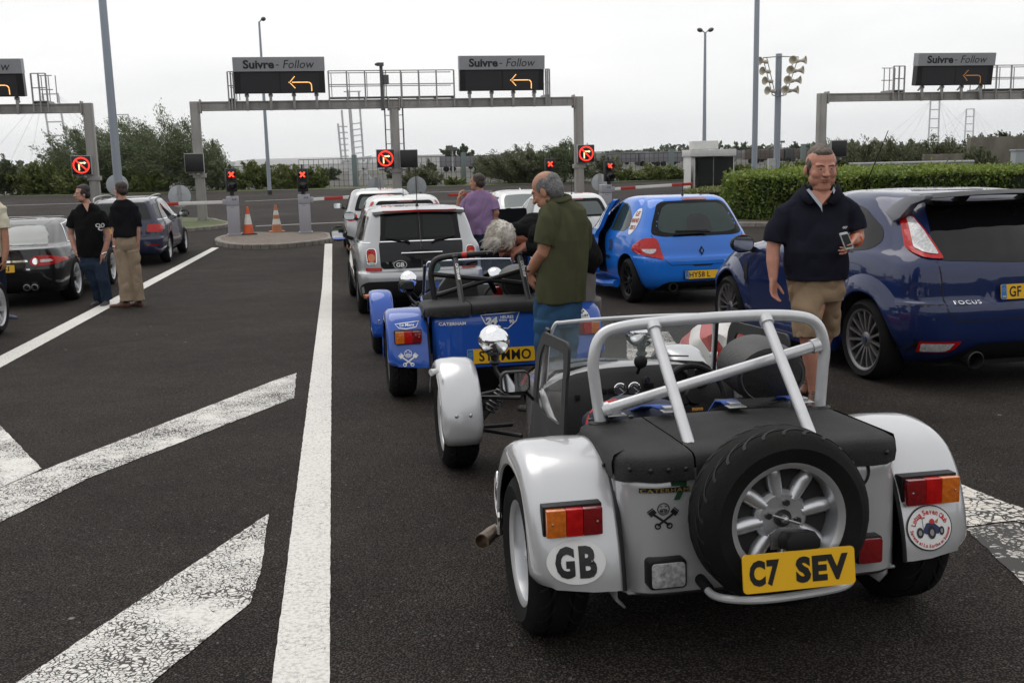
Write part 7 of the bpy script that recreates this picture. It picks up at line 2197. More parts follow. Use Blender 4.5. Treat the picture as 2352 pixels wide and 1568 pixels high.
        for yv, sd in ((0, s), (wb, s)):
            wheel(t, (s*(tr-.10), yv, Rw), s, Rw, .205 if yv == 0 else .195, .197, 'minilite' if sil else 'five', ALLOY if sil else DKALLOY, TYRE7, n=8 if sil else 7, tread=True)
        # front suspension, headlamp, indicator
        b = MB()
        for za, zb in ((.20, .22), (.42, .40)):
            for ya in (-.16, .14): b.tube([(s*.33, wb+ya-.05, za), (s*(tr-.17), wb, zb)], .012, 8)
        b.build('suspension_arm', t, BLKMETAL)
        b = MB(); p0, p1 = Vector((s*.34, wb-.03, .50)), Vector((s*(tr-.22), wb-.02, .24)); d = (p1-p0)
        b.tube([p0, p1], .018, 8); pts = []
        for i in range(80): q = i/79; a = 2*pi*8*q; e = d.orthogonal().normalized(); f_ = d.normalized().cross(e); pts.append(p0+d*(.08+.6*q)+(e*cos(a)+f_*sin(a))*.036)
        b.tube(pts, .0065, 5); b.build('coil_spring', t, mat('spring_grey', (.10, .10, .105), rough=.4, metal=.5))
        hc = Vector((s*.44, wb-.02, .725))
        b = MB(); b.lathe([(0, -.098), (.03, -.094), (.058, -.078), (.078, -.05), (.087, -.015), (.088, .02), (.09, .03), (.083, .045), (.05, .055), (0, .058)], hc, (0, 1, 0), 32); hl = b.build('headlamp', t, CHROME, smooth=60)
        b = MB(); b.cyl(hc-Vector((0, 0, .085)), hc-Vector((0, 0, .115)), .028, .022, 14); b.tube(bez([hc-Vector((0, 0, .11)), hc-Vector((s*.0, 0, .17)), (s*.40, wb-.03, .50), (s*.33, wb-.05, .48)], 5), .014, 8); b.ell(hc-Vector((0, 0, .125)), (.035, .03, .02), 12, 6); b.build('headlamp_stalk', hl, BLKMETAL)
        b = MB(); b.cyl((s*(tr+.02), wb-.20, Rw+.31), (s*(tr+.06), wb-.22, Rw+.305), .014, .02, 10); b.build('side_indicator', t, ORL if not sil else CLEARL)
    if sil:
        # exhaust along the left side
        b = MB(); b.tube(bez([(-.48, 1.0, .16), (-.56, .75, .18), (-.66, .58, .22), (-.78, .43, .235), (-.83, .36, .235)], 5), .027, 14)
        b.lathe([(.028, -.02), (.031, .05), (.026, .05), (.024, 0)], (-.825, .36, .235), (-.55, -.83, 0), 16); b.build('exhaust', t, mat('exhaust_brown', (.22, .17, .13), rough=.35, metal=.8))
        # chrome stone guard in front of the left rear wing
        b = MB(); b.ell((-.775, .36, .37), (.018, .045, .13), 14, 10); b.build('stone_guard', t, CHROME)
        # spare wheel, bracket, plate, plate lamp
        sc = Vector((-.032, -.45, .535))
        sp = wheel(t, (0, 0, 0), 1, .284, .185, .196, 'minilite', ALLOY, TYRE7, n=8, tread=True)
        sp.name = 'spare_wheel'
        M = Matrix.Translation(sc+Vector((0, -.10, 0))) @ Matrix.Rotation(radians(-90), 4, 'Z') @ Matrix.Rotation(radians(-12), 4, 'X')
        for o in [sp]+list(sp.children):
            o.data.transform(M); o.data.update()
        face = sc.y-.10-.10
        b = MB(); fr = frame((sc.x, face+.055, sc.z), (1, 0, 0), (0, 0, 1), (0, -1, 0))
        b.ell(fr(.0, 0, .0), (.014, .018, .014), 12, 8); b.tube([fr(-.045, .018, .01), fr(.045, -.016, .01)], .0045, 6); b.build('wing_nut', sp, STEEL)
        TG = []
        b = MB(); b.tube(bez([(-.24, -.41, .30), (-.235, -.50, .275), (-.20, -.60, .292), (-.10, -.655, .305), (.10, -.655, .315), (.165, -.64, .325), (.18, -.62, .335)], 5), .013, 10, m=SILTUBE); b.tube([(-.245, -.40, .30), (-.235, -.475, .28)], .019, 10, m=BLACK); b.build('spare_bracket', t)
        pn = Vector((.06, -1, .16)).normalized(); pu = Vector((1, .06, 0)).normalized(); pv = pu.cross(-pn)*1
        if pv.z < 0: pv = -pv
        prt = Matrix.Rotation(radians(-1.5), 3, pn)
        fr = frame((-.028, -.695, .406), prt @ pu, prt @ pv, pn)
        p_ = plate(t, 'number_plate', fr, .375, .116, 'C7', .100, .080, -.118, bold=.055, spacing=1.15)
        b = MB(); V, F = text2d('SEV', .178, .080, .055, 0, 1.1); b.add([fr(a+.075, c, .0012) for a, c in V], F); b.build('registration', p_, PLCHAR, smooth=0)
        b = MB(); b.prism([(-.062, .055), (.062, .055), (.062, .10), (.02, .122), (-.03, .122), (-.062, .105)], -.065, -.06, fr=fr); pl_ = b.build('plate_bracket', t, ALU)
        b = MB(); b.prism([(-.035, .058), (.075, .058), (.078, .085), (.06, .112), (-.02, .112), (-.038, .09)], -.06, .0, fr=fr); b.build('plate_lamp', pl_, BLACK, bevel=.008)
        # reversing lamp, fog lamp, filler ring, badge, emblem
        b = MB(); b.prism(rrect(.128, .098, .016, 4, cx=-.364, cy=.335), .395, .455, fr=rf); ln = b.build('reversing_lamp', t, BLACK, bevel=.006)
        b = MB(); b.prism(rrect(.112, .082, .012, 4, cx=-.364, cy=.335), .455, .462, fr=rf); b.build('clear_lens', ln, mat('lens_clear_dull', (.36, .36, .36), rough=.12, coat=1., var=.5, vscale=60), bevel=.003)
        b = MB(); b.prism(rrect(.095, .094, .012, 4, cx=.338, cy=.352), .395, .455, fr=rf); fg = b.build('fog_lamp', t, BLACK, bevel=.006)
        b = MB(); b.prism(rrect(.083, .084, .01, 4, cx=.338, cy=.352), .455, .468, fr=rf); b.build('red_lens', fg, DKRED, bevel=.004)
        B.line('filler_ring', oval(.115, .115, 30, .295, .61), rf, .010, SEAM, .003, t, closed=True)
        GOLD = mat('badge_gold', (.50, .36, .10), rough=.3, metal=.7); GRN = mat('badge_green', (.02, .06, .03), rough=.3)
        o = B.panel('badge', [(-.338, .635), (-.286, .635), (-.286, .618), (-.311, .570), (-.331, .570), (-.308, .615), (-.338, .615)], rf, GRN, .004)
        B.panel('badge_bar', [(-.438, .596), (-.278, .596), (-.278, .612), (-.438, .612)], rf, SEAM, .005, parent=o)
        B.text('lettering', 'CATERHAM', .155, .013, (-.358, .604), rf, GOLD, .02, 0, .007, parent=o, spacing=1.2)
        emblem_pistons(B, (-.365, .523), rf, .088, STICKK, parent=t)
        # a bag and belts in the cockpit
        g = thing('holdall', 'dark blue and red holdall lying on the passenger seat of the silver roadster', 'bag', Matrix.Translation(Vector(loc)) @ Matrix.Rotation(rot[2], 4, 'Z') @ Matrix.Rotation(rot[0], 4, 'X') @ Vector((0, 0, 0)), rot)
        b = MB()
        b.ell((-.20, .42, .635), (.215, .15, .105), 24, 14); 
        for i, v in enumerate(b.v): b.v[i] = (v[0], v[1]+.012*sin(v[0]*40), v[2]+.010*sin(v[0]*33+v[1]*20))
        b.build('bag_body', g, mat('bag_navy', (.018, .022, .045), rough=.7, bump=.4, bscale=30), smooth=60)
        b = MB(); b.tube(bez([(-.42, .36, .60), (-.36, .42, .70), (-.20, .46, .722), (-.05, .44, .70)], 5), .014, 8); b.build('red_piping', g, mat('bag_red', (.5, .03, .02), rough=.6))
        b = MB(); b.tube([(-.43, .20, .58), (-.40, .24, .66), (-.395, .18, .70)], .008, 6); b.build('red_strap', g, mat('bag_red', (.5, .03, .02)))
        BELT = mat('belt_blue', (.035, .09, .36), rough=.75, bump=.3, bscale=90)
        for xv, tw in ((-.375, .1), (-.165, -.12), (.09, .05), (.36, .0)):
            b = MB(); V = []
            for q, (yv, zv) in enumerate(((.115, .755), (.17, .757), (.24, .745), (.32, .69 if xv > 0 else .715), (.40, .60 if xv > 0 else .70))):
                for e in (-.034, .034): V.append((xv+e+tw*q*.12, yv, zv))
            b.add(V, [(2*i, 2*i+1, 2*i+3, 2*i+2) for i in range(4)]); bl = b.build('seat_belt', t, BELT, smooth=60); md = bl.modifiers.new('s', 'SOLIDIFY'); md.thickness = .006
            b = MB(); b.box((xv, .105, .757), (.045, .04, .012)); b.box((xv, .085, .750), (.07, .05, .005)); b.build('belt_anchor', bl, STEEL, bevel=.003)
    else:
        plate(t, 'number_plate', frame((0, -.432, .345), (1, 0, 0), (0, 0, 1), (0, -1, 0)), .52, .111, 'SY  MMO', .40, .079, .03, gb='y')
        B.text('lettering', 'CATERHAM', .20, .024, (-.36, .60), rf, STICKW, .04, 0, .004, spacing=1.1)
        P = [(-.145, .655), (.15, .665), (.125, .60), (.06, .545), (-.05, .555), (-.115, .595)]
        B.line('event_outline', P, rf, .008, STICKW, .003, t, closed=True)
        B.text('race_number', '24', .095, .055, (-.065, .608), rf, STICKW, .06, .1, .004); B.text('lettering', 'HEURES', .10, .024, (.055, .632), rf, STICKW, .03, 0, .004); B.text('lettering', 'DU MANS', .06, .013, (.025, .608), rf, STICKW, .04, 0, .004); B.text('lettering', '90', .038, .03, (.09, .597), rf, STICKW, .04, 0, .004)
    return t
roadster('silver', .762, 3.68, 10.5, 'silver open roadster with a spare wheel and C7 SEV plate in the foreground')
roadster('blue', -.16, 8.2, 10.5, 'blue open roadster with a black roll cage, in front of the silver one')

# ------------------------------------------------------------------ red and white plastic lane divider
sp_ = G(1630, 880)
t = thing('lane_divider', 'rounded white plastic lane divider with slanted red stripes, ahead of the silver roadster', 'lane divider', (sp_.x+.0, sp_.y-.25, gz(sp_.y)), (0, 0, radians(-12)))
def divider():
    m = bpy.data.materials.new('divider_plastic'); m.use_nodes = True
    N, L = m.node_tree.nodes, m.node_tree.links; b = N['Principled BSDF']; b.inputs['Roughness'].default_value = .45
    tc = N.new('ShaderNodeTexCoord'); mp = N.new('ShaderNodeMapping'); mp.inputs['Rotation'].default_value = (0, radians(35), 0)
    w = N.new('ShaderNodeTexWave'); w.wave_type = 'BANDS'; w.bands_direction = 'X'; w.inputs['Scale'].default_value = 1.55; w.inputs['Phase Offset'].default_value = 2.4
    r = N.new('ShaderNodeValToRGB'); r.color_ramp.interpolation = 'CONSTANT'; r.color_ramp.elements[0].color = (.68, .66, .63, 1); r.color_ramp.elements[1].position = .5; r.color_ramp.elements[1].color = (.42, .035, .03, 1)
    nz = N.new('ShaderNodeTexNoise'); nz.inputs['Scale'].default_value = 14; nz.inputs['Detail'].default_value = 8
    r2 = N.new('ShaderNodeValToRGB'); r2.color_ramp.elements[0].position = .60; r2.color_ramp.elements[0].color = (0, 0, 0, 1); r2.color_ramp.elements[1].position = .72; r2.color_ramp.elements[1].color = (.6, .6, .6, 1)
    mx = N.new('ShaderNodeMix'); mx.data_type = 'RGBA'; mx.inputs['B'].default_value = (.25, .23, .20, 1)
    L.new(tc.outputs['Object'], mp.inputs['Vector']); L.new(mp.outputs['Vector'], w.inputs['Vector']); L.new(w.outputs['Fac'], r.inputs['Fac']); L.new(tc.outputs['Object'], nz.inputs['Vector']); L.new(nz.outputs['Fac'], r2.inputs['Fac'])
    L.new(r.outputs['Color'], mx.inputs['A']); L.new(r2.outputs['Color'], mx.inputs['Factor']); L.new(mx.outputs['Result'], b.inputs['Base Color'])
    return m
b = MB(); prof = []
V, F = [], []
for yv, sc in ((-.36, .0), (-.355, .55), (-.33, .80), (-.26, .94), (-.1, 1), (.15, 1), (.32, 1), (.35, .9), (.35, 0)):
    for i in range(17):
        a = pi*i/16; V.append((.27*sc*cos(a)*(1.12 if sin(a) < .5 else 1), yv, max(0, (.26+.25*sin(a)))*(1 if 0 < i < 16 else 0) if sc else .25))
for i in range(8):
    for j in range(16): F.append((17*i+j, 17*i+j+1, 17*i+18+j, 17*i+17+j))
b.add(V, F); b.build('divider_shell', t, divider(), smooth=45)
b = MB(); b.box((0, 0, .03), (.66, .78, .06)); b.build('base', t, mat('divider_base', (.08, .08, .08), rough=.8), bevel=.015)
# ------------------------------------------------------------------ people
def remeshed(name, parent, b, m, voxel, smooth_it=4, fold=0., fscale=9., fdir=(1, 1, .35), seed=0.):
    o = b.build(name, parent, m, smooth=0, weld=0, recalc=False)
    par = o.parent; o.parent = None
    md = o.modifiers.new('r', 'REMESH'); md.mode = 'VOXEL'; md.voxel_size = voxel
    ms = o.modifiers.new('s', 'SMOOTH'); ms.factor = .5; ms.iterations = smooth_it
    dg = bpy.context.evaluated_depsgraph_get()
    me = bpy.data.meshes.new_from_object(o.evaluated_get(dg), depsgraph=dg)
    o.modifiers.clear(); o.data = me; o.parent = par
    if not me.materials: me.materials.append(m)
    if fold:
        N_ = [v.normal.copy() for v in me.vertices]
        for v, n in zip(me.vertices, N_):
            p = Vector((v.co.x*fdir[0], v.co.y*fdir[1], v.co.z*fdir[2]))*fscale+Vector((seed, seed*2, 0))
            a = noise.noise(p+Vector((noise.noise(p*.6)*.8, 0, 0)))
            v.co += n*fold*(abs(a)*2-.5)
    me.polygons.foreach_set('use_smooth', [True]*len(me.polygons))
    return o

def caps(b, pts, rs, n=14, m=None, round_ends=True):
    """a tapered limb through the points, closed and rounded at both ends"""
    P = [Vector(p) for p in pts]; R_ = list(rs)
    if round_ends:
        d0 = (P[0]-P[1]).normalized(); d1 = (P[-1]-P[-2]).normalized()
        A = [(P[0]+d0*R_[0]*q, R_[0]*sqrt(max(0.002, 1-q*q))) for q in (.97, .75, .4)]; Z = [(P[-1]+d1*R_[-1]*q, R_[-1]*sqrt(max(.002, 1-q*q))) for q in (.4, .75, .97)]
        P = [a for a, _ in A]+P+[z for z, _ in Z]; R_ = [r for _, r in A]+R_+[r for _, r in Z]
    b.tube(P, R_, n, m)

def rings(b, L_, n=24, up=None, m=None, pw=2.3):
    """a body loft: [(centre, half width, half depth, yaw)]"""
    V = []
    for c, rx, ry, yw in L_:
        c = Vector(c)
        for i in range(n):
            a = 2*pi*i/n; ca, sa = cos(a), sin(a)
            x = rx*abs(ca)**(2/pw)*(1 if ca > 0 else -1); y = ry*abs(sa)**(2/pw)*(1 if sa > 0 else -1)
            V.append((c.x+x*cos(yw)-y*sin(yw), c.y+x*sin(yw)+y*cos(yw), c.z))
    k = len(L_); F = [(i*n+j, i*n+(j+1) % n, (i+1)*n+(j+1) % n, (i+1)*n+j) for i in range(k-1) for j in range(n)]
    F += [tuple(range(n-1, -1, -1)), tuple((k-1)*n+j for j in range(n))]
    b.add(V, F, m)

def hand(b, wrist, d, pn, thumb_side, curl=.5, s=1., curls=None):
    """palm, four unequal bent fingers and a thumb; d = finger direction, pn = palm normal (towards which fingers curl)"""
    w = Vector(wrist); d = Vector(d).normalized(); pn = Vector(pn); pn = (pn-d*pn.dot(d)).normalized(); x = d.cross(pn)*thumb_side
    for q in (-.030, -.010, .010, .030):
        caps(b, [w+x*q*.62*s, w+d*.045*s+x*q*.9*s, w+d*.085*s+x*q*s], [.0155*s, .0145*s, .0115*s], 8)
    caps(b, [w-d*.04*s, w+d*.02*s], [.025*s, .023*s], 10)
    for i, (q, L_, r) in enumerate(((.033, .070, .0088), (.0115, .078, .0092), (-.011, .073, .0088), (-.032, .058, .0078))):
        c = (curls[i] if curls else curl*(1+.12*i)); p = w+d*.088*s+x*q*1.12*s; dd = d; P = [p]
        for k, f in enumerate((.44, .32, .24)):
            a = c*(.55, .95, .7)[k]; dd = (dd*cos(a)+pn*sin(a)).normalized(); p = p+dd*L_*f*s; P.append(p)
        caps(b, P, [r*s, r*.97*s, r*.9*s, r*.78*s], 8)
    tb = w+d*.028*s+x*.030*s
    td = (d*.62+x*.62+pn*.35).normalized(); t2 = (d*.85+x*.15+pn*(.35+curl*.3)).normalized()
    caps(b, [tb, tb+td*.038*s, tb+td*.038*s+t2*.032*s, tb+td*.038*s+t2*.052*s], [.0135*s, .0115*s, .0105*s, .0085*s], 8)

def shoe(b, heel, toe, s=1., sole=None):
    h, t = Vector(heel), Vector(toe); d = (t-h); d.z = 0; d.normalize(); L_ = .27*s; x = Vector((-d.y, d.x, 0)); z = Vector((0, 0, 1))
    for q, w, hh in ((.02, .034, .075), (.10, .037, .07), (.30, .040, .062), (.55, .046, .045), (.78, .047, .035), (.95, .035, .026)):
        c = h+d*L_*q; b.ell(c+z*hh*.5, (.05*s, w*s, hh*.62*s+.012), 14, 8, rot=Matrix((d, x, z)).transposed())

SKINS = {}
def skin_mat(name, col): return mat(name, col, rough=.52, var=.14, vscale=14, sss=.12, bump=.12, bscale=140, spec=.35)

def head(b, c, fwd, s=1., jowl=0.):
    """head with brow, nose, cheeks, lips, chin and ears; c = centre between the ears, fwd = where it faces"""
    f = Vector(fwd).normalized(); r = f.cross(Vector((0, 0, 1))).normalized(); u = r.cross(f).normalized(); c = Vector(c)
    M = Matrix((r, f, u)).transposed()
    P = lambda x, y, z: c+r*x*s+f*y*s+u*z*s
    E = lambda x, y, z, a, bb, cc: b.ell(P(x, y, z), (a*s, bb*s, cc*s), 16, 12, rot=M)
    w = 1+.17*jowl
    E(0, -.012, .042, .077*w, .098, .088); E(0, .022, -.005, .069*w, .076, .085); E(0, .020, -.048, .065*w, .066, .070); E(0, .046, -.088, .042*w, .036, .030)
    E(0, .006, -.075, .050*w, .05, .045)
    for q in (-1, 1):
        E(q*.036*w, .050, -.024, .031*w, .033, .036); E(q*.031, .068, .030, .032, .020, .014); E(q*.036*w, .026, -.060, .034*w, .048, .046)
        E(q*.081*w, -.010, -.010, .010, .021, .034)
        E(q*.036, .070, .011, .017, .014, .011)
    if jowl: E(0, .03, -.105, .056, .052, .036)
    caps(b, [P(0, .090, .020), P(0, .104, -.006), P(0, .113, -.026)], [.0095*s, .012*s, .0155*s], 10)
    for q in (-1, 1): E(q*.015, .100, -.028, .010, .012, .009)
    E(0, .086, -.052, .027, .016, .010); E(0, .082, -.066, .023, .016, .009)
    return P, M

def face_parts(par, P, M, s, hair_m, lips=(.28, .10, .08), glasses=False):
    for q in (-1, 1):
        b = MB(); b.ell(P(q*.033, .0855, .0085), (.0125*s, .006*s, .0036*s), 12, 8, rot=M); e = b.build('eye', par, mat('eye_white', (.34, .31, .29), rough=.35), smooth=60)
        b = MB(); b.ell(P(q*.033, .0905, .0085), (.0056*s, .003*s, .0037*s), 10, 6, rot=M); b.build('iris', e, mat('iris', (.03, .03, .035), rough=.1), smooth=60)
        b = MB(); caps(b, [P(q*.014, .0915, .026), P(q*.033, .0895, .031), P(q*.053, .077, .027)], [.0038*s, .0046*s, .0028*s], 8); b.build('eyebrow', par, hair_m, smooth=60)
    b = MB(); caps(b, [P(-.024, .089, -.0585), P(0, .0985, -.0575), P(.024, .089, -.0585)], [.002*s, .0042*s, .002*s], 8); b.build('mouth', par, mat('lips_%02d' % int(lips[0]*100), lips, rough=.5), smooth=60)

def hair(par, P, M, s, m, kind, strands=0, sd=3):
    b = MB(); E = lambda x, y, z, a, bb, cc: b.ell(P(x, y, z), (a*s, bb*s, cc*s), 20, 14, rot=M)
    if kind == 'short':
        E(0, -.022, .058, .081, .096, .080); E(0, -.055, .0, .074, .062, .072)
        for q in (-1, 1): E(q*.074, -.020, .02, .013, .038, .045)
    elif kind == 'receding':
        E(0, -.030, .068, .081, .088, .082); E(0, -.058, -.005, .074, .060, .070)
        for q in (-1, 1): E(q*.078, -.006, .026, .013, .046, .048)
        E(0, .012, .098, .060, .062, .034)
    elif kind == 'bald_top':
        E(0, -.058, .0, .078, .062, .085); E(0, -.07, .05, .068, .045, .055)
        for q in (-1, 1): E(q*.068, -.02, .03, .016, .055, .055)
    elif kind == 'bushy':
        E(0, -.02, .055, .092, .108, .092); E(0, -.06, .0, .09, .07, .085)
        for q in (-1, 1): E(q*.075, .0, .02, .024, .06, .06)
        E(0, .06, .10, .075, .04, .04)
    o = remeshed('hair', par, b, m, .006, 6, .012 if kind == 'bushy' else .0035, 42., (1, 1, .4), sd)
    return o
def strands(par, src, m, n, length, seed, flow=(0, 0, -1)):
    """loose locks lying over the hair and off its edge"""
    rr = random.Random(seed); b = MB(); vs = src.data.vertices; fl = Vector(flow).normalized()
    for _ in range(n):
        v = vs[rr.randrange(len(vs))]; p = v.co.copy(); nn = v.normal.copy()
        w = Vector((noise.noise(p*18), noise.noise(p*18+Vector((9, 0, 0))), noise.noise(p*18+Vector((0, 9, 0)))))
        t = fl+w*.9; t = (t-nn*t.dot(nn)*.75).normalized(); L_ = length*rr.uniform(.5, 1.25); lift = rr.uniform(.0, .35)
        p1 = p+(t+nn*lift)*L_*.5; b.tube([p-nn*.003, p1, p1+(t+fl*.35).normalized()*L_*.5], [.0017, .0015, .0005], 4, caps=False)
    return b.build('hair_strands', par, m, smooth=60, weld=0, recalc=False)

def cloth(name, col, fold=.3, sc=220, sheen=.2): return mat(name, col, rough=.9, var=.16, vscale=5, bump=fold, bscale=sc, spec=.06)

class Fig:
    """a person: joints are read off at a real distance, then made relative to where the feet stand"""
    def __init__(s, label, px, y, group=None):
        p = AT(px, 900, y); s.o = Vector((p.x, y, gz(y))); s.y = y
        s.root = thing('person', label, 'person', s.o, (0, 0, 0), group)
    def j(s, px, py, dy=0.):
        p = AT(px, py, s.y+dy); return p-s.o

# -- man in navy polo and khaki shorts, walking towards us with a phone
F1 = Fig('man in navy polo and khaki shorts walking between the cars, holding a phone', 1868, 7.35)
j = F1.j
SK1 = skin_mat('skin_ruddy', (.52, .245, .175))
b = MB(); fw = Vector((.06, -1, -.10))
P, M = head(b, j(1886, 388, -.02), fw, 1.13, 1.0)
caps(b, [j(1888, 412, .03), j(1886, 450, .05), j(1882, 480, .05)], [.064, .070, .09], 16)
caps(b, [j(1886, 432, -.03), j(1886, 452, -.02)], [.055, .066], 14)
rings(b, [(j(1875, 640, .05), .13, .09, 0), (j(1875, 560, .05), .13, .09, 0), (j(1880, 480, .05), .13, .08, 0)])
# right arm hangs, left forearm comes forward
caps(b, [j(1803, 505, .06), j(1784, 540, .06), j(1776, 566, .05), j(1775, 600, .02), j(1776, 640, -.01)], [.052, .056, .049, .046, .031], 14)
hand(b, j(1776, 641, -.01), (.0, -.16, -1), (.55, -.5, 0), -1, .45, 1.05)
caps(b, [j(1952, 495, .06), j(1966, 520, .06), j(1970, 545, .03), j(1967, 552, -.05), j(1964, 553, -.16)], [.05, .054, .047, .044, .031], 14)
hand(b, j(1963, 551, -.17), (-.55, -.55, -.5), (-.75, .3, .35), 1, .8, 1.0, curls=[.5, .7, .8, .9])
# bare legs
caps(b, [j(1868, 700, .0), j(1856, 772, -.04), j(1862, 820, .0), j(1867, 880, .04), j(1868, 898, .05)], [.085, .062, .058, .036, .036], 16)
caps(b, [j(1895, 700, .25), j(1899, 762, .28), j(1880, 806, .38), j(1852, 856, .52), j(1848, 868, .54)], [.085, .062, .058, .036, .036], 16)
body = remeshed('body', F1.root, b, SK1, .0042, 11)
HAIR1 = mat('hair_greybrown', (.10, .075, .058), rough=.6, var=.5, vscale=60, bump=.5, bscale=120)
face_parts(body, P, M, 1.13, HAIR1, (.26, .08, .065)); hair(F1.root, P, M, 1.13, HAIR1, 'receding', sd=2)
NAVY = cloth('navy_pique', (.016, .0165, .026))
b = MB()
rings(b, [(j(1873, 641, .04), .215, .155, 0), (j(1873, 612, .04), .218, .172, 0), (j(1873, 575, .03), .222, .178, 0), (j(1874, 535, .04), .215, .165, 0), (j(1876, 500, .05), .228, .14, 0), (j(1878, 476, .06), .238, .122, 0), (j(1880, 459, .06), .215, .11, 0), (j(1881, 444, .06), .165, .10, 0), (j(1882, 431, .055), .118, .092, 0), (j(1883, 424, .055), .092, .082, 0)], 32)
caps(b, [j(1822, 476, .06), j(1803, 490, .06), j(1788, 525, .06)], [.066, .078, .082], 16)
b.tube([j(1806, 486, .06), j(1787, 525, .06), j(1780, 557, .055)], [.074, .084, .088], 18)
caps(b, [j(1938, 470, .06), j(1953, 484, .06), j(1963, 505, .06)], [.066, .076, .076], 16)
b.tube([j(1952, 482, .06), j(1963, 510, .055), j(1966, 528, .05)], [.074, .078, .082], 18)
sh_ = remeshed('polo_shirt', F1.root, b, NAVY, .007, 3, .013, 6., (1, 1, .9), 1.)
b = MB()
for q in (-1, 1):
    V = []
    for t_, (a, c) in enumerate((((1886+q*37, 414, .09), (1886+q*42, 432, .10)), ((1886+q*39, 424, .02), (1886+q*50, 444, .0)), ((1886+q*31, 438, -.055), (1886+q*44, 460, -.085)), ((1886+q*12, 462, -.09), (1886+q*27, 470, -.108)))): V += [j(*a), j(*c)]
    b.add(V, [(2*i, 2*i+1, 2*i+3, 2*i+2) for i in range(3)])
co = b.build('collar', sh_, NAVY, smooth=60, weld=0); co.modifiers.new('s', 'SOLIDIFY').thickness = .008
b = MB(); b.add([j(1886-34, 436, -.075), j(1886-28, 433, -.075), j(1888, 470, -.118), j(1889, 488, -.124), j(1885, 478, -.12)], [(0, 1, 2, 3, 4)]); b.add([j(1886+33, 437, -.075), j(1886+29, 428, -.07), j(1886+26, 436, -.075), j(1886+29, 446, -.085)], [(0, 1, 2, 3)]); b.build('collar_lining', sh_, mat('lining_pale', (.45, .50, .58), rough=.8), smooth=0)
b = MB(); b.add([j(1860, 438, -.072), j(1914, 438, -.072), j(1888, 470, -.116)], [(0, 1, 2)]); b.build('open_neck', sh_, SK1, smooth=0)
sk = Skin(sh_); fr = frame(F1.j(1934, 521, 0), (1, 0, 0), (0, 0, 1), (0, -1, 0)); b = MB()
V, F = text2d('OOP', .042, .016, .02, .2); sk.lay(b, (V, F), fr, .002, STICKW, 0, far=1.); b.build('chest_logo', sh_, None, smooth=0, weld=0)
KHAKI = cloth('khaki_cotton', (.30, .215, .14), .3)
b = MB()
rings(b, [(j(1874, 628, .05), .20, .145, 0), (j(1874, 668, .05), .198, .14, 0), (j(1876, 690, .06), .185, .13, 0)], 28)
b.tube([j(1858, 670, .02), j(1853, 720, -.02), j(1853, 775, -.04)], [.118, .108, .098], 20)
b.tube([j(1893, 670, .12), j(1899, 720, .22), j(1900, 763, .28)], [.115, .105, .094], 20)
remeshed('shorts', F1.root, b, KHAKI, .007, 3, .015, 7., (1.2, 1.2, 1.1), 5.)
b = MB(); b.prism([(-.10, 0), (.10, 0), (.10, .03), (-.10, .03)], 0, .002, fr=lambda u, v, h: j(1874, 641, -.10)+Vector((u*.2, h, v))) if False else None
BROWN = mat('shoe_brown', (.10, .042, .022), rough=.5, var=.3, bump=.3)
for (hx, hy, hd, tx, ty, td) in ((1868, 905, .06, 1868, 915, -.22), (1848, 872, .55, 1842, 880, .28)):
    b = MB(); h_, t_ = j(hx, hy, hd), j(tx, ty, td); z_ = gz(F1.y+hd)-F1.o.z; h_.z = z_+.006+(.03 if hd > .3 else 0); t_.z = z_
    shoe(b, h_, t_, 1.05); so = remeshed('shoe', F1.root, b, BROWN, .006, 3)
    b = MB(); d_ = (t_-h_); d_.z = 0; d_.normalize()
    for k in range(4): c_ = h_+d_*(.10+.03*k)+Vector((0, 0, .085-.008*k)); b.tube([c_+Vector((-.025, 0, -.006)), c_, c_+Vector((.025, 0, -.006))], .0035, 5)
    b.build('lace', so, mat('lace', (.14, .08, .05)))
b = MB(); c_ = j(1966, 552, -.12); ax = (j(1964, 553, -.16)-j(1967, 552, -.05)).normalized(); u_ = ax.orthogonal().normalized(); w_ = ax.cross(u_)
b.tube([c_+(u_*cos(a)+w_*sin(a))*.041 for a in [2*pi*i/20 for i in range(20)]], .006, 6, closed=True); b.build('wristband', F1.root, mat('band_orange', (.75, .13, .02)))
t = thing('phone', 'white smartphone in the left hand of the man in navy', 'phone', F1.o)
fr = frame(j(1944, 553, -.255), Vector((.85, .3, .12)).normalized(), Vector((-.42, -.15, .9)).normalized(), Vector((.25, -.95, -.05)).normalized())
b = MB(); b.prism(rrect(.066, .128, .010, 4), -.005, .005, fr=fr); ph = b.build('case', t, mat('phone_white', (.62, .66, .66), rough=.3), bevel=.002)
b = MB(); b.prism(rrect(.056, .098, .004, 3), .005, .0058, fr=fr); b.build('screen', ph, mat('phone_screen', (.05, .052, .055), rough=.1))

# -- man in olive polo and jeans, seen from behind, looking down into the blue roadster
F2 = Fig('man in olive green polo and jeans seen from behind, beside the blue roadster', 1290, 7.3)
j = F2.j; SK2 = skin_mat('skin_tanned', (.41, .20, .125))
b = MB(); fw = Vector((-.80, .42, -.42))
P, M = head(b, j(1256, 440, .02), fw, 1.05)
caps(b, [j(1268, 458, .02), j(1282, 482, .0)], [.062, .070], 14)
rings(b, [(j(1290, 690, 0), .10, .08, 0), (j(1290, 560, 0), .12, .09, 0), (j(1290, 490, 0), .10, .07, 0)])
caps(b, [j(1262, 500, -.10), j(1256, 555, -.13), j(1248, 580, -.12), j(1229, 606, -.04), j(1219, 626, .02)], [.056, .051, .047, .044, .031], 14)
hand(b, j(1219, 628, .02), (.12, .28, -1), (.6, .3, .2), 1, .55, 1.0)
body = remeshed('body', F2.root, b, SK2, .0048, 3)
GREYH = mat('hair_grey', (.14, .135, .135), rough=.6, var=.55, vscale=70, bump=.6, bscale=140)
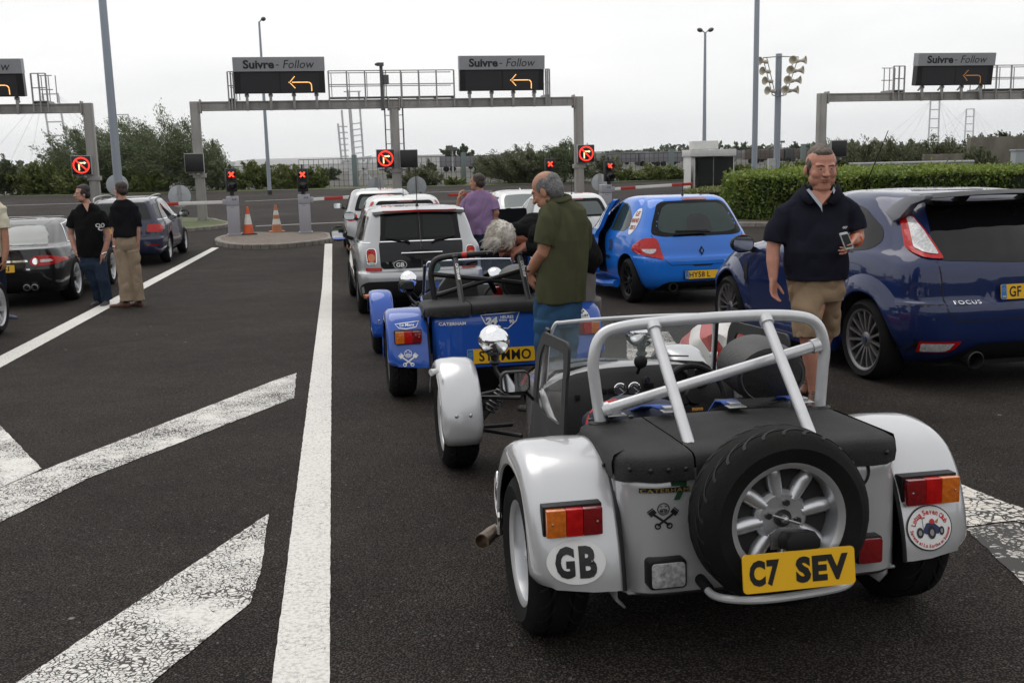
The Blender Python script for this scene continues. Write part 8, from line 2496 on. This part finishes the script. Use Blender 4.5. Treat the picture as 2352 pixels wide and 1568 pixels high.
face_parts(body, P, M, 1.05, GREYH); hair(F2.root, P, M, 1.05, GREYH, 'bald_top', sd=4)
OLIVE = cloth('olive_pique', (.070, .073, .040))
b = MB(); yw = .25
rings(b, [(j(1286, 692, 0), .185, .145, yw), (j(1288, 650, 0), .182, .15, yw), (j(1292, 600, -.01), .178, .152, yw), (j(1294, 550, -.02), .180, .148, yw), (j(1293, 510, -.02), .182, .128, yw), (j(1291, 482, -.01), .165, .105, yw), (j(1287, 464, .0), .10, .085, yw), (j(1281, 452, .005), .078, .075, yw)], 30)
caps(b, [j(1268, 488, -.08), j(1262, 508, -.11), j(1258, 530, -.12)], [.078, .085, .082], 16); b.tube([j(1262, 510, -.11), j(1256, 545, -.13), j(1252, 562, -.13)], [.086, .082, .080], 18)
caps(b, [j(1318, 490, .06), j(1334, 525, .10), j(1335, 560, .12)], [.078, .078, .075], 16)
s2 = remeshed('polo_shirt', F2.root, b, OLIVE, .007, 3, .014, 6.5, (1.3, 1.3, .35), 9.)
b = MB(); b.tube([j(1281+29*cos(a)*1., 456+10*sin(a)*.8-2*cos(a), .0-.085*sin(a)) for a in [2*pi*i/22 for i in range(22)]], .013, 8, closed=True); b.build('collar', s2, OLIVE)
b = MB(); c_ = j(1222, 619, 0); b.tube([c_+Vector((.036*cos(a), .036*sin(a)*.9, .01*cos(a))) for a in [2*pi*i/20 for i in range(20)]], .007, 6, closed=True); b.build('wristwatch', F2.root, BLACK)
JEANS = cloth('blue_denim', (.035, .085, .16), .4, 160)
b = MB(); rings(b, [(j(1283, 678, 0), .172, .135, yw), (j(1281, 730, .0), .168, .13, yw), (j(1278, 750, 0), .15, .12, yw)], 26)
zf = gz(7.3)-F2.o.z
for xx, dy in ((1258, -.04), (1300, .08)):
    a = j(xx, 735, dy); b.tube([a, a+Vector((-.01, 0, -.28)), Vector((a.x-.005, a.y, .06))], [.105, .085, .085], 18)
remeshed('jeans', F2.root, b, JEANS, .008, 3, .014, 7., (1, 1, 1), 3.)
for xx, dy in ((1258, -.04), (1300, .08)):
    a = j(xx, 735, dy); b = MB(); shoe(b, (a.x+.03, a.y-.03, 0), (a.x-.3, a.y+.18, 0)); remeshed('shoe', F2.root, b, mat('shoe_dark', (.02, .018, .016), rough=.6), .007, 3)

# -- white haired man in a black jacket bending over the blue roadster
F3 = Fig('white haired man in black jacket bending into the blue roadster, hand on its roll cage', 1345, 8.15)
j = F3.j; SK3 = skin_mat('skin_pinkish', (.44, .20, .14))
b = MB(); P, M = head(b, j(1157, 550, -.02), Vector((-.30, -.35, -.85)), 1.06)
caps(b, [j(1166, 545, .0), j(1196, 538, .03)], [.06, .066], 14)
rings(b, [(j(1300, 560, .05), .10, .10, 0), (j(1300, 520, .05), .10, .10, 0)])
caps(b, [j(1196, 540, .03), j(1300, 540, .05)], [.08, .1], 14)
caps(b, [j(1300, 545, -.05), j(1245, 570, -.12), j(1208, 566, -.06), j(1203, 566, -.05)], [.05, .045, .036, .030], 12)
hand(b, j(1204, 566, -.06), (-.80, .0, -.42), (-.42, .25, -.9), -1, .75, 1.02, curls=[.95, 1.0, 1.05, 1.1])
body = remeshed('body', F3.root, b, SK3, .0045, 3)
WHITEH = mat('hair_white', (.62, .58, .52), rough=.6, var=.25, vscale=60, bump=.6, bscale=120)
face_parts(body, P, M, 1.06, WHITEH); h_ = hair(F3.root, P, M, 1.02, WHITEH, 'bushy', sd=6); strands(h_, h_, WHITEH, 1500, .055, 5, (-.75, -.2, -.5))
b = MB(); b.tube([P(-.075, .04, .01), P(-.055, .098, .008), P(0, .108, .012), P(.055, .098, .008), P(.075, .04, .01)], .003, 6); b.build('spectacles', F3.root, BLACK)
BLKJ = cloth('black_jacket', (.012, .012, .013), .4, 120)
b = MB(); caps(b, [j(1186, 534, .02), j(1215, 528, .04), j(1260, 528, .10), j(1315, 550, .14), j(1342, 590, .16)], [.075, .125, .165, .17, .15], 20)
caps(b, [j(1236, 540, -.10), j(1262, 562, -.16), j(1240, 566, -.14)], [.085, .066, .058], 14); b.tube([j(1250, 566, -.15), j(1228, 567, -.10), j(1212, 566, -.07)], [.058, .052, .047], 14)
caps(b, [j(1330, 560, .14), j(1345, 600, .15), j(1349, 640, .15)], [.10, .075, .06], 14)
remeshed('jacket', F3.root, b, BLKJ, .008, 3, .015, 8., (1, 1, 1), 2.)
TAN = cloth('grey_trousers', (.16, .15, .145), .3)
b = MB(); rings(b, [(j(1330, 615, .2), .13, .13, 0), (j(1332, 690, .2), .13, .13, 0)], 22)
for dx in (-.08, .08):
    a = j(1332, 685, .2)+Vector((dx, 0, 0)); b.tube([a, a+Vector((0, .03, -.2)), Vector((a.x, a.y+.02, .07))], [.095, .08, .08], 16)
remeshed('trousers', F3.root, b, TAN, .009, 4, .008, 7., (1, 1, .8), 1.)
for dx in (-.08, .08):
    a = j(1332, 685, .2)+Vector((dx, 0, 0)); b = MB(); shoe(b, (a.x+.05, a.y, 0), (a.x-.3, a.y, 0)); remeshed('shoe', F3.root, b, mat('shoe_dark', (.02, .018, .016)), .008, 3)

def standing(label, px, y, headc, fw, hs, skinm, hairm, hkind, shirt, trouser, shoem, torso, sleeves, arms, hands, legs, feet, neck, long_sleeve=False, fold=.014, vox=.0075):
    Fg = Fig(label, px, y); j = Fg.j
    b = MB(); P, M = head(b, j(*headc), Vector(fw), hs)
    caps(b, [j(*neck[0]), j(*neck[1])], [.060, .068], 12)
    rings(b, [(j(*torso[0][0]), .08, .07, 0), (j(*torso[-3][0]), .09, .06, 0)], 16)
    for a, r in arms: caps(b, [j(*q) for q in a], r, 12)
    for w, d, n, s_, c in hands: hand(b, j(*w), d, n, s_, c)
    bd = remeshed('body', Fg.root, b, skinm, .0062, 3); face_parts(bd, P, M, hs, hairm); hair(Fg.root, P, M, hs, hairm, hkind, sd=len(label))
    b = MB(); rings(b, [(j(*c), rx, ry, yw) for c, rx, ry, yw in torso], 26)
    for a, r in sleeves:
        Q = [j(*q) for q in a]; Q[0] = Q[0]-Vector((0, 0, .035)); caps(b, Q[:2], [r[0]*.84, r[1]*.93], 14); b.tube(Q, [r[0]*.84, r[1]*.95, r[2]], 16)
    sh = remeshed('shirt', Fg.root, b, shirt, vox, 4, fold, 7., (1.1, 1.1, .6), len(label))
    n1 = j(*neck[1]); b = MB(); b.tube([n1+Vector((.078*cos(a), .075*sin(a), -.012+.02*sin(a)-.0)) for a in [2*pi*i/20 for i in range(20)]], .014, 8, closed=True); b.build('collar', sh, shirt)
    b = MB(); top = j(*torso[0][0])+Vector((0, 0, .03)); rx, ry, yw = torso[0][1:]
    rings(b, [(top, rx*.93, ry*.9, yw), (top-Vector((0, 0, .14)), rx*.95, ry*.92, yw), (top-Vector((0, 0, .22)), rx*.90, ry*.8, yw), (top-Vector((0, 0, .28)), rx*.6, ry*.55, yw)], 22)
    for a, r in legs: b.tube([j(*q) for q in a], [r[0]*1.10, r[1]*1.06, r[2]], 18)
    remeshed('trousers', Fg.root, b, trouser, vox, 4, fold, 7., (1.1, 1.1, .7), 3+len(label))
    for hx, hy, hd, dx, dy in feet:
        h_ = j(hx, hy, hd); h_.z = gz(y+hd)-Fg.o.z; b = MB(); shoe(b, h_, h_+Vector((dx, dy, 0))); remeshed('shoe', Fg.root, b, shoem, .008, 3)
    return Fg, sh
HB = mat('hair_brown', (.035, .022, .015), rough=.6, var=.4, vscale=60, bump=.5, bscale=120)
HD = mat('hair_dark', (.018, .014, .012), rough=.6, var=.4, vscale=60, bump=.5, bscale=120)
SKP = skin_mat('skin_pale', (.50, .27, .20))
PURP = mat('purple_check', (.27, .175, .31), rough=.9, spec=.1, var=.12, vscale=75, bump=.4, bscale=120)
# purple shirt, seen from behind with a hand raised to his mouth
standing('man in a purple shirt seen from behind, one hand raised to his mouth', 1103, 15.2, (1096, 420, 0), (-.86, .42, .05), 1.02, SK2, HB, 'short', PURP, cloth('dark_jeans', (.02, .03, .05)), mat('shoe_dark', (.02, .018, .016)),
    [((1103, 538, 0), .20, .14, .15), ((1103, 510, 0), .20, .145, .15), ((1103, 478, 0), .215, .14, .15), ((1103, 455, 0), .225, .12, .15), ((1102, 445, 0), .18, .10, .15), ((1101, 437, 0), .09, .085, .15)],
    [([(1082, 449, 0), (1072, 465, .05), (1066, 476, .08)], [.075, .078, .08]), ([(1124, 449, 0), (1134, 466, -.02), (1137, 482, -.03)], [.075, .078, .082])],
    [([(1072, 462, .05), (1060, 488, .10), (1054, 474, .14), (1055, 456, .12)], [.05, .044, .042, .032]), ([(1130, 455, 0), (1140, 490, -.03), (1134, 506, .0), (1124, 518, .08)], [.052, .046, .04, .032])],
    [((1055, 456, .12), (.15, -.1, 1), (.8, .2, .1), -1, .9), ((1124, 518, .08), (-.5, .4, -.7), (-.5, 0, .3), -1, .6)],
    [([(1092, 555, 0), (1092, 610, 0), (1092, 690, 0)], [.10, .085, .085]), ([(1114, 555, 0), (1114, 610, 0), (1114, 690, 0)], [.10, .085, .085])], [(1092, 690, -.03, -.05, .3), (1114, 690, -.03, .03, .3)], [(1099, 432, .0), (1101, 440, .0)])
# black polo leaning on the coupe
Fg, shp = standing('man in black polo and jeans leaning on the black coupe, hands in pockets', 235, 16.05, (189, 446, -.03), (-.86, -.5, 0), 1.02, SKP, HD, 'receding', cloth('black_pique', (.009, .009, .010)), cloth('dark_denim', (.028, .042, .070), .4), mat('trainer_grey', (.05, .05, .055), rough=.7, var=.4),
    [((208, 590, -.05), .205, .14, -.2), ((206, 562, -.05), .205, .15, -.2), ((204, 525, -.04), .22, .145, -.2), ((202, 492, 0), .245, .12, -.2), ((201, 478, .02), .19, .10, -.2), ((199, 467, .03), .09, .08, -.2)],
    [([(172, 484, .02), (166, 505, .03), (163, 522, .03)], [.075, .082, .085]), ([(233, 486, 0), (241, 508, -.01), (244, 523, -.02)], [.075, .082, .085])],
    [([(166, 500, .03), (163, 540, .04), (172, 568, -.02), (184, 592, -.10)], [.054, .048, .043, .034]), ([(240, 505, -.01), (248, 545, -.02), (243, 568, -.06), (234, 590, -.12)], [.054, .048, .043, .034])],
    [((184, 592, -.10), (.5, .1, -1), (.5, -.2, 0), -1, .3), ((234, 590, -.12), (-.4, .1, -1), (-.5, -.2, 0), 1, .3)],
    [([(200, 605, -.05), (218, 640, -.03), (230, 690, .1)], [.11, .09, .08]), ([(226, 605, -.05), (238, 645, -.10), (246, 688, -.05)], [.11, .09, .085])], [(231, 692, .12, -.03, -.3), (247, 692, -.03, .02, -.3)], [(193, 458, 0), (199, 469, .02)])
b = MB(); b.add([Fg.j(190, 468, -.10), Fg.j(205, 467, -.12), Fg.j(201, 487, -.155)], [(0, 1, 2)]); b.build('open_neck', shp, SKP, smooth=0)
sk = Skin(shp); fr = frame(Fg.j(240, 540, 0)+Vector((0, 0, .14)), (1, 0, 0), (0, 0, 1), (0, -1, 0)); b = MB()
for a0 in (.5, 2.6, 4.7): sk.lay(b, annulus(oval(.06, .06, 14, .035*cos(a0)-.005, .035*sin(a0)), oval(.036, .036, 14, .035*cos(a0)-.005, .035*sin(a0))), fr, .004, STICKW, 0, far=1.)
b.build('chest_logo', shp, None, smooth=0, weld=0)
b = MB(); c_ = Fg.j(238, 582, -.105); b.tube([c_+Vector((.037*cos(a), .037*sin(a), .012*cos(a))) for a in [2*pi*i/18 for i in range(18)]], .010, 6, closed=True); b.build('wristwatch', Fg.root, CHROME)
# black jumper and khaki trousers, seen from behind
Fg, _ = standing('man in black top and khaki trousers seen from behind, brown shoes', 297, 15.55, (277, 438, 0), (-.80, .55, 0), 1.02, SKP, HB, 'short', cloth('black_jumper', (.012, .012, .014)), cloth('khaki_chino', (.30, .23, .165), .3), mat('shoe_brown', (.10, .042, .022)),
    [((287, 544, 0), .175, .125, .2), ((287, 520, 0), .178, .13, .2), ((287, 495, 0), .195, .125, .2), ((286, 475, 0), .20, .11, .2), ((284, 466, 0), .15, .09, .2), ((281, 458, 0), .085, .08, .2)],
    [([(266, 474, -.02), (261, 498, -.05), (261, 522, -.06)], [.068, .072, .068]), ([(307, 474, .02), (314, 498, .03), (315, 520, .03)], [.066, .07, .068])],
    [([(262, 495, -.05), (262, 525, -.06), (264, 552, -.07), (264, 572, -.06)], [.046, .042, .036, .031]), ([(313, 495, .03), (316, 530, .04), (316, 560, .06)], [.046, .042, .032])],
    [((264, 574, -.06), (.1, .25, -1), (.6, .2, 0), 1, .35), ((316, 562, .06), (-.1, .25, -1), (-.6, .2, 0), -1, .35)],
    [([(279, 575, 0), (286, 630, -.02), (291, 692, -.06)], [.105, .088, .098]), ([(301, 575, .02), (310, 630, .04), (318, 690, .04)], [.10, .088, .096])], [(293, 694, -.04, -.26, .05), (322, 692, .06, -.2, .12)], [(279, 450, .0), (281, 460, .0)])
b = MB(); c_ = Fg.j(264, 566, -.065); b.tube([c_+Vector((.034*cos(a), .034*sin(a), 0)) for a in [2*pi*i/18 for i in range(18)]], .008, 6, closed=True); b.build('wristwatch', Fg.root, CHROME)
# cream shirt at the left picture edge
standing('man in a cream shirt cut off by the left picture edge', -25, 14.4, (-28, 432, 0), (-.5, .85, 0), 1.02, SK2, HB, 'short', cloth('cream_shirt', (.62, .58, .45), .3), cloth('navy_trousers', (.014, .018, .032)), mat('shoe_blue', (.03, .04, .09)),
    [((-25, 590, 0), .20, .14, 0), ((-25, 560, 0), .20, .15, 0), ((-25, 510, 0), .215, .145, 0), ((-25, 478, 0), .235, .12, 0), ((-26, 468, 0), .17, .10, 0), ((-27, 457, 0), .09, .08, 0)],
    [([(3, 484, 0), (8, 505, -.02), (10, 525, -.03)], [.07, .078, .08]), ([(-55, 484, 0), (-62, 505, -.02), (-64, 525, -.03)], [.07, .078, .08])],
    [([(6, 500, -.02), (12, 545, -.04), (14, 570, -.06), (10, 598, -.10)], [.054, .048, .045, .034]), ([(-62, 500, 0), (-66, 550, 0), (-60, 600, -.05)], [.054, .048, .034])],
    [((10, 598, -.10), (-.2, .1, -1), (-.6, .1, 0), -1, .4), ((-60, 602, -.05), (.2, .1, -1), (.6, .1, 0), 1, .4)],
    [([(-8, 600, 0), (-2, 660, 0), (0, 718, 0)], [.11, .09, .085]), ([(-40, 600, 0), (-44, 660, 0), (-46, 718, 0)], [.11, .09, .085])], [(0, 722, 0, .28, -.10), (-46, 722, 0, .2, -.2)], [(-28, 446, 0), (-27, 458, 0)])
# ------------------------------------------------------------------ the day's thin haze
HZ = bpy.data.materials.new('haze'); HZ.use_nodes = True
_n = HZ.node_tree.nodes; _n.remove(_n['Principled BSDF'])
_v = _n.new('ShaderNodeVolumePrincipled'); _v.inputs['Color'].default_value = (.93, .96, 1, 1); _v.inputs['Density'].default_value = .00007; _v.inputs['Anisotropy'].default_value = .75
HZ.node_tree.links.new(_v.outputs['Volume'], _n['Material Output'].inputs['Volume'])
b = MB(); b.box((0, 2800, 90), (17000, 11000, 188)); tag(b.build('haze', None, HZ, smooth=0), kind='stuff')
scene.cycles.volume_bounces = 1
scene.cycles.volume_max_steps = 64
